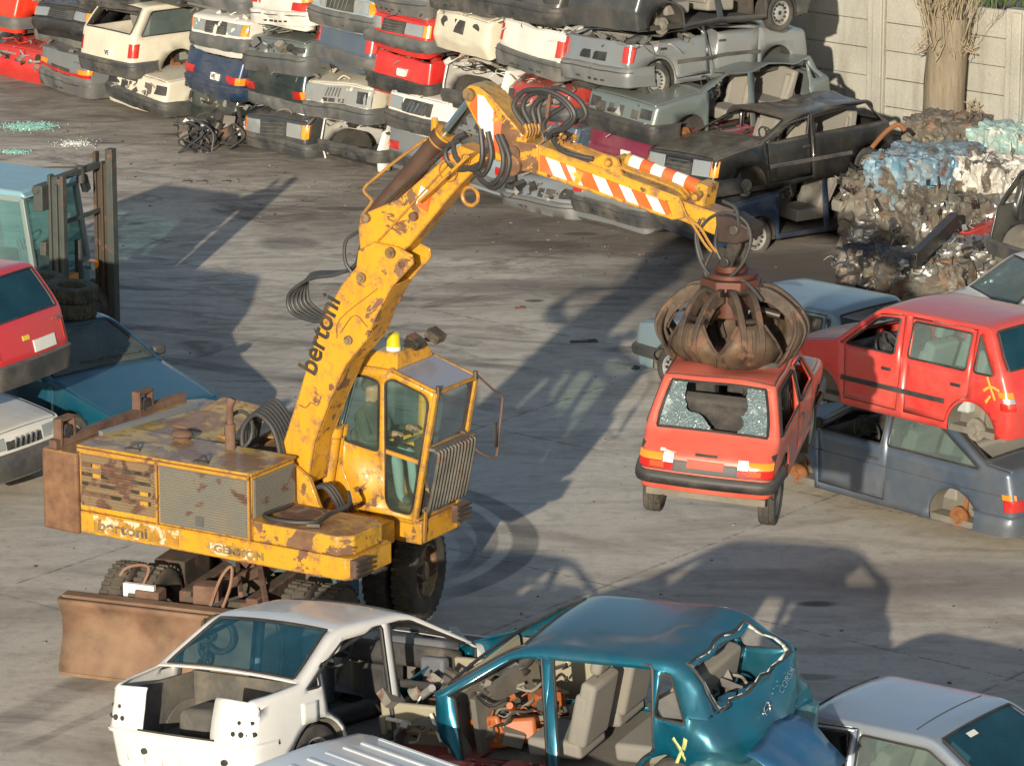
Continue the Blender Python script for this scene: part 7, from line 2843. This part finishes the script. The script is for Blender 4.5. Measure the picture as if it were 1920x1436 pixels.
    b.build('mouth', M('lips', (.25, .08, .06)), t)


person()

# ------------------------------------------------------------------ forklift
FU = Vector((.454, .891, 0))               # across the mast, away from the camera
FF = Vector((.891, -.454, 0))              # the way it faces
FO = at(142, 645, 0)
FL = thing('forklift', 'teal forklift truck with a tall bare mast, its cab cut by the left edge', 'forklift', FO, (0, 0, math.atan2(FF.y, FF.x)))
FTEAL = paint('forklift teal', (.06, .22, .26), .1, dirt=.15, dust=.3)
MAST = M("grey green mast steel", (.055, .066, .06), .6, .3, dirt=.35, dust=.3, dcol=(.15, .14, .11), rust=.06)
MASTR = M("brown mast rail", (.06, .045, .032), .6, .3, dirt=.4, dcol=(.12, .09, .06), dust=.2, rust=.12)
H_ = 2.45
for y, mt in ((-.52, MAST), (.56, MASTR)):
    b = MB()
    for dx, w in ((.0, .045), (.10, .04), (.19, .045)):
        b.bb((dx, y - .05, .1), (dx + w, y + .05, H_ - (.12 if dx == .10 else 0) - (.1 if y < 0 else 0)))
    b.bb((0.0, y - .012, .1), (.23, y + .012, H_ - .15))
    b.build('mast_rail', mt, FL, bevel=.006)
b = MB()
b.bb((.20, .50, .1), (.30, .62, H_ + .06))
b.build('mast_rail', MAST, FL, bevel=.006)
for p_, q_ in (((.02, -.52, H_ - .2), (.12, .56, H_ - .13)), ((.05, -.52, 1.66), (.10, .56, 1.71)), ((.05, -.52, .35), (.15, .56, .5))):
    b = MB()
    b.bb(p_, q_)
    b.build('mast_crossbar', MAST, FL, bevel=.005)
b = MB()
b.cyl((.08, .1, H_ - .32), (.08, .1, H_ - .1), .06, n=12)
b.box((.06, .22, H_ - .35), (.08, .1, .22), Matrix.Rotation(.4, 3, 'X'))
b.cyl((.08, .0, .2), (.08, .0, 1.4), .05, n=14)
b.build('lift_ram', BLACK, FL)
b = MB()
b.bb((-.12, -.72, H_ - .55), (.02, -.42, H_ - .22))
b.cyl((-.08, -.74, H_ - .28), (-.08, -.60, H_ - .28), .05, n=14)
b.build('mast_bracket', MAST, FL, bevel=.01)
b = MB()
b.bb((-.10, -.64, 1.3), (.0, -.40, 1.48))
b.build('mast_bracket', MAST, FL, bevel=.01)
b = MB()
for y in (-.62, .62):
    b.bar((-.18, y, .95), (-.35, y, 2.02), .07, .07)
    b.bar((-1.75, y, .95), (-1.62, y, 2.02), .07, .07)
    b.bar((-.35, y, 2.0), (-1.62, y, 2.02), .07, .07)
b.bar((-.35, -.62, 2.0), (-.35, .62, 2.0), .06, .06)
b.bar((-1.62, -.62, 2.0), (-1.62, .62, 2.0), .06, .06)
b.bar((-.18, -.62, 1.0), (-.18, .62, 1.0), .06, .06)
b.build('cab_frame', M("dull cab frame", (.2, .25, .24), .5, .2, dirt=.3), FL, bevel=.01)
b = MB()
b.prism([(-.25, 2.03), (-.33, 2.12), (-1.70, 2.15), (-1.75, 2.04)], -.68, .68)
b.build('cab_roof', paint('faded forklift blue', (.20, .36, .42), .1, dirt=.2, dust=.3), FL, bevel=.03)
FGL = glass("aqua cab glass", (.50, .80, .80), .25)
for y in (-.62, .62):
    b = MB()
    b.add([(x, y, z) for x, z in ((-.22, 1.02), (-.36, 1.98), (-1.60, 1.98), (-1.72, 1.02))], [(0, 1, 2, 3)])
    b.build('window', FGL, FL)
b = MB()
b.add([(-.19, -.58, 1.02), (-.34, -.58, 1.98), (-.34, .58, 1.98), (-.19, .58, 1.02)], [(0, 1, 2, 3)])
b.build('windscreen', FGL, FL)
b = MB()
b.prism([(-.1, .35), (-.12, .98), (-1.8, 1.0), (-2.4, .95), (-2.45, .45), (-2.2, .3)], -.6, .6)
b.build('body', FTEAL, FL, bevel=.04)
b = MB()
b.box((-1.2, 0, 1.06), (.5, .5, .14))
b.box((-1.45, 0, 1.38), (.13, .48, .55), Matrix.Rotation(-.15, 3, 'Y'))
b.build('operator_seat', INTD, FL, bevel=.04)
b = MB()
b.cyl((-.42, 0, .9), (-.62, 0, 1.32), .025, n=10)
b.tube([Vector((-.64, 0, 1.33)) + Vector((.10 * math.cos(q), .17 * math.sin(q), .13 * math.cos(q))) for q in [2 * PI * j / 18 for j in range(18)]], .015, 6, closed=True)
for k in range(4):
    b.bar((-.45, -.45 + .07 * k, 1.0), (-.55, -.48 + .07 * k, 1.42), .02, .02)
b.box((-.4, -.1, 1.12), (.2, .5, .2), Matrix.Rotation(.4, 3, 'Y'))
b.build('controls', M("grey controls", (.12, .14, .13), .6), FL)
for x, y, r, w in ((-.15, -.56, .36, .3), (-.15, .56, .36, .3), (-1.95, -.5, .28, .22), (-1.95, .5, .28, .22)):
    wheel(FL, (x, y, r), 1 if y > 0 else -1, r, 'plain', w)
b = MB()
b.bb((.0, -.40, .62), (.16, -.12, 1.0))
b.build('carriage', M("orange yellow carriage", (.55, .20, .02), .5, dirt=.3), FL, bevel=.02)
for y, mt, nm in ((.30, LORANGE, 'indicator'), (.22, LWHITE, 'work_lamp')):
    b = MB()
    b.cyl((.06, y, 1.02), (.16, y, 1.02), .055, n=14)
    b.build(nm, mt, FL)

# ------------------------------------------------------------------ loose tyres
def tyre_stack(px, py, z, n, r, lab):
    p = at(px, py, z)
    for k in range(n):
        b = MB()
        w = .095
        b.lathe([(r * .58, -w * .8), (r * .75, -w), (r * .93, -w * .96), (r * .99, -w * .75), (r, -w * .3), (r, w * .3), (r * .99, w * .75), (r * .93, w * .96), (r * .75, w), (r * .58, w * .8), (r * .56, 0), (r * .58, -w * .8)], (0, 0, 0), (0, 0, 1), 36)
        for q in range(30):
            a = 2 * PI * q / 30
            d = Vector((math.cos(a), math.sin(a), 0))
            for s in (-1, 1):
                b.box(d * r + Vector((0, 0, s * .05)), (.02, .035, .05), Matrix.Rotation(a, 3, 'Z'))
        o = b.build('tyre', M("mossy tyre", (.035, .035, .026), .9, 0, dirt=.8, dust=.6, dcol=(.15, .14, .085), scale=7), None, 45)
        o.location = p + Vector((.02 * k, .015 * k, .10 + .195 * k))
        o.rotation_euler = (R(3 * (k % 2)), R(2), k)
        tag(o, lab[k], 'tyre', 'loose tyres on the petrol blue saloon')


tyre_stack(132, 592, 1.37, 2, .31, ['lower of the two mossy tyres stacked on the petrol blue saloon', 'upper of the two mossy tyres stacked on the petrol blue saloon'])
tyre_stack(75, 545, 1.45, 1, .31, ['single tyre behind the roof of the bright red hatchback'])

# ------------------------------------------------------------------ pressed bales
def bale(px, py, z, size, yaw, mats, lab, seed, tilt=(0, 0), amp=.10, loose=30):
    p = at(px, py, z)
    rng = random.Random(seed)
    t = thing('scrap_bale', lab, 'scrap bale', p, (tilt[0], tilt[1], yaw), 'pressed bales of crushed cars')
    off = Vector((seed * 2.7, seed * 1.3, seed * .7))
    sx, sy, sz = size
    b = MB()
    n = 40

    def shape(v):
        u = Vector(v)
        k = Vector((abs(u.x) / (sx / 2), abs(u.y) / (sy / 2), 0))
        s = 1.3
        f1 = nvec(u * 1.6 * s + off)
        f2 = nvec(u * 4.5 * s + off)
        rid = 1 - abs(noise.noise(u * 3.2 + off)) * 2
        rid2 = 1 - abs(noise.noise(Vector((u.x * 8.5, u.y * 8.5, u.z * (2.6 if loose > 30 else 7))) + off * 2)) * 2
        rid3 = nvec(u * 15 + off)
        d = f1 * amp * .55 + f2 * amp * .6 + rid3 * amp * .25
        nrm = Vector((u.x / sx, u.y / sy, (u.z - sz / 2) / sz)).normalized()
        return u + d + nrm * (rid * amp * .5 + rid2 * amp * .6 + (.5 - abs(noise.noise(u * 16 - off))) * amp * .5)
    faces = [((1, 0, 0), (0, 1, 0), (0, 0, 1)), ((-1, 0, 0), (0, 1, 0), (0, 0, 1)), ((0, 1, 0), (1, 0, 0), (0, 0, 1)), ((0, -1, 0), (1, 0, 0), (0, 0, 1)), ((0, 0, 1), (1, 0, 0), (0, 1, 0))]
    for nn, a, c in faces:
        nn, a, c = Vector(nn), Vector(a), Vector(c)
        S = Vector((sx / 2, sy / 2, sz / 2))
        rows = []
        for i in range(n + 1):
            row = []
            for j in range(n + 1):
                v = nn + a * (2 * i / n - 1) + c * (2 * j / n - 1)
                q = Vector((v.x * S.x, v.y * S.y, v.z * S.z + sz / 2))
                row.append(shape(q))
            rows.append(row)
        k0 = len(b.f)
        b.grid(rows)
        for k in range(k0, len(b.f)):
            c_ = sum((b.v[i] for i in b.f[k]), Vector()) / 4
            m = noise.noise(c_ * 2.2 + off)
            b.m[k] = 1 if m > .18 else (2 if noise.noise(c_ * 3.7 - off) > .27 else 0)
    b.build('pressed_block', mats, t, 25, weld=True)
    b = MB()
    for k in range(loose):
        q = Vector((rng.uniform(-sx / 2, sx / 2), rng.uniform(-sy / 2, sy / 2), rng.uniform(.1, sz)))
        ax = rng.choice((0, 1, 2))
        q[ax] = (rng.choice((-1, 1)) * (sx, sy)[ax] / 2) if ax < 2 else sz
        if ax == 1:
            q.y = -sy / 2
        q = shape(q)
        rot = Matrix.Rotation(rng.uniform(0, 6.3), 3, 'Z') @ Matrix.Rotation(rng.uniform(-1.5, 1.5), 3, 'X') @ Matrix.Rotation(rng.uniform(-1.5, 1.5), 3, 'Y')
        mi = rng.choice((0, 1, 2, 2))
        if rng.random() < .55:      # a crumpled strip of sheet
            w, l = rng.uniform(.015, .055), rng.uniform(.12, .34)
            rows = []
            for i in range(5):
                f = i / 4 - .5
                c0 = Vector((f * l, 0, math.sin(i * 2.1 + k) * .05))
                rows.append([q + rot @ (c0 + Vector((0, s * w, s * .03 * math.cos(i + k)))) for s in (-1, 0, 1)])
            b.grid(rows, mi)
        else:
            pts = [q + rot @ Vector((s * .16, math.sin(s * 3 + k) * .06, math.cos(s * 2.3 + k) * .06)) for s in (-1.2, -.6, 0, .6, 1.2)]
            b.tube(curve(pts, 2), rng.uniform(.006, .014), 5, mi)
    b.build('torn_strips', mats, t, 30, solid=0)['kind'] = 'stuff'
    return t


BPB = M("crushed pale blue sheet", (.12, .225, .30), .45, .1, dirt=.8, dust=.6, dcol=(.23, .185, .135), rust=.08, scale=4)
BWH = M("crushed white sheet", (.50, .48, .43), .45, 0, dirt=.6, dust=.4, dcol=(.26, .22, .165), rust=.05, scale=4)
BGR = M("crushed grimy sheet", (.13, .12, .10), .55, .35, dirt=.7, dust=.4, dcol=(.20, .16, .11), rust=.08, scale=5)
BSH = M("crushed shiny edge", (.38, .37, .34), .34, .8, dirt=.5, dust=.3, rust=.05, scale=7)
BDK = M("crushed black sheet", (.03, .03, .03), .35, .4, dirt=.5, dust=.35, dcol=(.14, .11, .08), rust=.08, scale=5)
BNB = M("crushed dark blue sheet", (.03, .06, .12), .4, .3, dirt=.4, dust=.35, rust=.05, scale=5)
BTQ = M("crushed pale green sheet", (.25, .37, .34), .45, 0, dirt=.5, dust=.3)
BBR = M("crushed brown rust", (.17, .09, .05), .7, .2, dirt=.6, dust=.4, scale=5)
bale(1738, 372, .72, (1.25, 1.0, .66), R(-38), [BPB, BPB, BGR], 'pale blue pressed bale with an orange-lettered plate, before the pollarded tree', 1, (R(3), R(-4)), .075, 14)
bale(1775, 338, .45, (1.0, .8, .9), R(-30), [BGR, BBR, BGR], 'brown pressed bale behind the pale blue one, close to the wall', 2, (0, 0), .08, 16)
bale(1850, 395, .62, (1.0, .9, .70), R(-50), [BWH, BWH, BGR], 'white pressed bale at the right edge, next to the pale blue one', 3, (R(-3), R(3)), .09, 20)
bale(1895, 350, .75, (.9, .8, .82), R(-35), [BTQ, BTQ, BWH], 'pale green pressed bale behind the white one', 4, (0, 0), .08, 14)
bale(1665, 455, 0, (1.05, .9, .95), R(-25), [BGR, BSH, BDK], 'grimy pressed bale of silver-edged sheet, left of the bale with the long sill', 5, (0, 0), .09, 34)
bale(1775, 455, .1, (1.25, 1.0, .95), R(30), [BGR, BDK, BSH], 'grimy pressed bale with a long sill strip across its face', 6, (0, R(-4)), .09, 34)
bale(1640, 540, 0, (.85, .62, .50), R(-20), [BDK, BNB, BGR], 'small pressed bale with a dark blue top, lowest at the left of the bales', 7, (0, 0), .07, 32)
bale(1735, 575, 0, (1.1, .8, .62), R(-15), [BGR, BSH, BBR], 'low pressed bale of shiny ribbons behind the roof of the faded blue grey car', 8, (0, 0), .09, 36)
bale(1840, 560, 0, (1.1, .8, .70), R(-10), [BSH, BGR, BDK], 'bright crumpled pressed bale beside the white hatchback at the right', 9, (0, 0), .10, 36)
bale(1850, 470, .15, (1.0, .9, .75), R(10), [BSH, BGR, BDK], 'silver crumpled pressed bale under the white one', 10, (0, 0), .10, 36)
p = at(1680, 322, 1.12)
vp = thing('number_plate', 'dark number plate with orange letters on the pale blue bale', 'number plate', p, (R(70), R(20), R(20)))
b = MB()
b.bb((-.16, -.06, -.006), (.16, .06, .006))
b.build('plate', PLATEBLK, vp, bevel=.003)
text('VE', .11, M('orange letters', (.70, .22, .03), .5), vp, Matrix.Translation((-.14, -.04, .008)), sx=.9)
b = MB()
a_, c_ = at(1712, 490, .85), at(1790, 412, 1.0)
sp = thing('sill_strip', 'long dark car sill lying across the face of the grimy bales', 'car sill', (a_ + c_) / 2)
b.bar((a_ - c_) / 2, (c_ - a_) / 2, .12, .22)
b.bar((a_ - c_) / 2 + Vector((0, -.08, .06)), (c_ - a_) / 2 + Vector((0, -.08, .06)), .03, .05)
b.build('sill', BDK, sp, bevel=.02)
b = MB()
q = at(1755, 492, .5)
op = thing('orange_scrap', 'crumpled orange sheet poking out under the long sill', 'scrap sheet', q)
rows = [[Vector((.09 * i - .22, -.02 * j, .10 * j - .1)) + nvec(Vector((i, j, 3)) * .9) * .06 for i in range(6)] for j in range(4)]
b.grid(rows)
b.build('sheet', paint('orange', (.55, .17, .02), dirt=.3), op, 30, solid=.008)
q = at(1775, 385, .75)
wp = thing('white_scrap', 'torn white sheet lying flat between the pale blue and white bales', 'scrap sheet', q)
b = MB()
rows = [[Vector((.12 * i - .25, .12 * j - .2, .02)) + nvec(Vector((i, j, 9)) * .7) * .07 for i in range(5)] for j in range(4)]
b.grid(rows)
b.build('sheet', BWH, wp, 30, solid=.008)
q = at(1668, 245, 1.55)
rb = thing('rusty_bracket', 'rusty bent bracket on the tail of the dusty black hatchback', 'bracket', q)
b = MB()
b.tube(curve([(-.25, 0, -.25), (-.05, 0, -.02), (.12, .02, .08), (.22, .02, .0)], 4), .035, 8)
b.build('bar', HUBRUST, rb)

# ------------------------------------------------------------------ scrap on the ground
rng = random.Random(12)
p = at(398, 272, 0)
eng = thing('scrap_engine', 'oily black engine lump with loose pipes lying before the heap', 'engine', p, (0, 0, .4))
b = junk(rng, (-.5, -.25, .08), (.55, .25, .42), 70, (.08, .26))
b.build('engine_block', [DARKSTEEL, BLACK, DUSTMETAL, RIM], eng, 35)
b = MB()
for k in range(12):
    s = Vector((rng.uniform(-.5, .5), rng.uniform(-.3, .2), rng.uniform(.1, .4)))
    b.tube(curve([s, s + Vector((rng.uniform(-.2, .2), -.15, .1)), s + Vector((rng.uniform(-.3, .3), -.25, -.1 + .02)), s + Vector((rng.uniform(-.4, .4), -.3, -s.z + .02))], 4), .018, 6)
b.build('hoses', HOSE, eng)


def crumbs(name, lab, cx, cy, rx, ry, n, mat, seed, smin=.008, smax=.03):
    rg = random.Random(seed)
    b = MB()
    p = at(cx, cy, 0)
    for _ in range(n):
        a, r = rg.uniform(0, 2 * PI), min(1.6, abs(rg.gauss(0, .5)))
        q = p + Vector((math.cos(a) * r * rx, math.sin(a) * r * ry, .004))
        s = rg.uniform(smin, smax)
        rot = Matrix.Rotation(rg.uniform(0, 6), 3, 'Z') @ Matrix.Rotation(rg.uniform(-.5, .5), 3, 'X')
        b.box(q + Vector((0, 0, s * .3)), (s, s * .8, s * .5), rot)
    o = b.build(name, mat, None, 20, fixn=False)
    structure(o, 'stuff')
    tag(o, lab, 'broken glass')


GG = M("green glass crumbs", (.22, .46, .40), .2, 0, dirt=.2, dust=.1, coat=.5)
GW = M("white glass crumbs", (.62, .66, .64), .2, 0, dirt=.2, dust=.1, coat=.5)
crumbs('glass_crumbs', 'long drift of greenish broken glass on the ground at the left', 55, 238, .42, .35, 1500, GG, 1)
crumbs('glass_crumbs', 'small drift of greenish broken glass at the left edge', 28, 286, .22, .18, 500, GG, 2)
crumbs('glass_crumbs', 'patch of whitish broken glass beside the oil streak', 140, 270, .35, .3, 600, GW, 3, .006, .018)
for k, (px, py, l, a, mt) in enumerate(((1095, 640, .36, .05, BLACK), (350, 341, .13, 0, DARKSTEEL), (378, 341, .16, 0, DARKSTEEL), (423, 341, .13, 0, DARKSTEEL), (975, 578, .12, .2, RUSTY), (1192, 690, .10, 1, BLACK))):
    o = thing('scrap_bar', ['dark flat bar lying alone on the ground behind the cab', 'leftmost of three short dark bars on the ground', 'middle of three short dark bars on the ground', 'rightmost of three short dark bars on the ground',
                            'small brown scrap on the ground above the cab roof', 'small black scrap left of the lifted hatchback'][k], 'scrap', at(px, py, 0.012), (0, 0, a))
    b = MB()
    b.box((0, 0, 0), (l, .07, .02))
    b.box((l * .3, .02, .012), (l * .3, .05, .02), Matrix.Rotation(.3, 3, 'Z'))
    b.build('bar', mt, o)
b = MB()
rg = random.Random(99)
for k in range(520):
    px, py = rg.uniform(-20, 1940), rg.uniform(330, 1330)
    if k < 300:
        px = rg.uniform(100, 1420)
        py = 190 + .235 * px + abs(rg.gauss(0, 45))
    q = at(px, py, 0)
    s = rg.choice((.010, .012, .015, .02, .025, .035))
    rot = Matrix.Rotation(rg.uniform(0, 6), 3, 'Z')
    b.box(q + Vector((0, 0, s * .2)), (s, s * rg.uniform(.4, 1), s * .4), rot, rg.choice((0, 0, 1, 2)))
o = b.build('litter', [BLACK, RUSTY, M('dull crumb', (.2, .17, .13), .9)], None, 20, fixn=False)
structure(o, 'stuff')
tag(o, 'small crumbs of scrap scattered over the yard', 'litter')
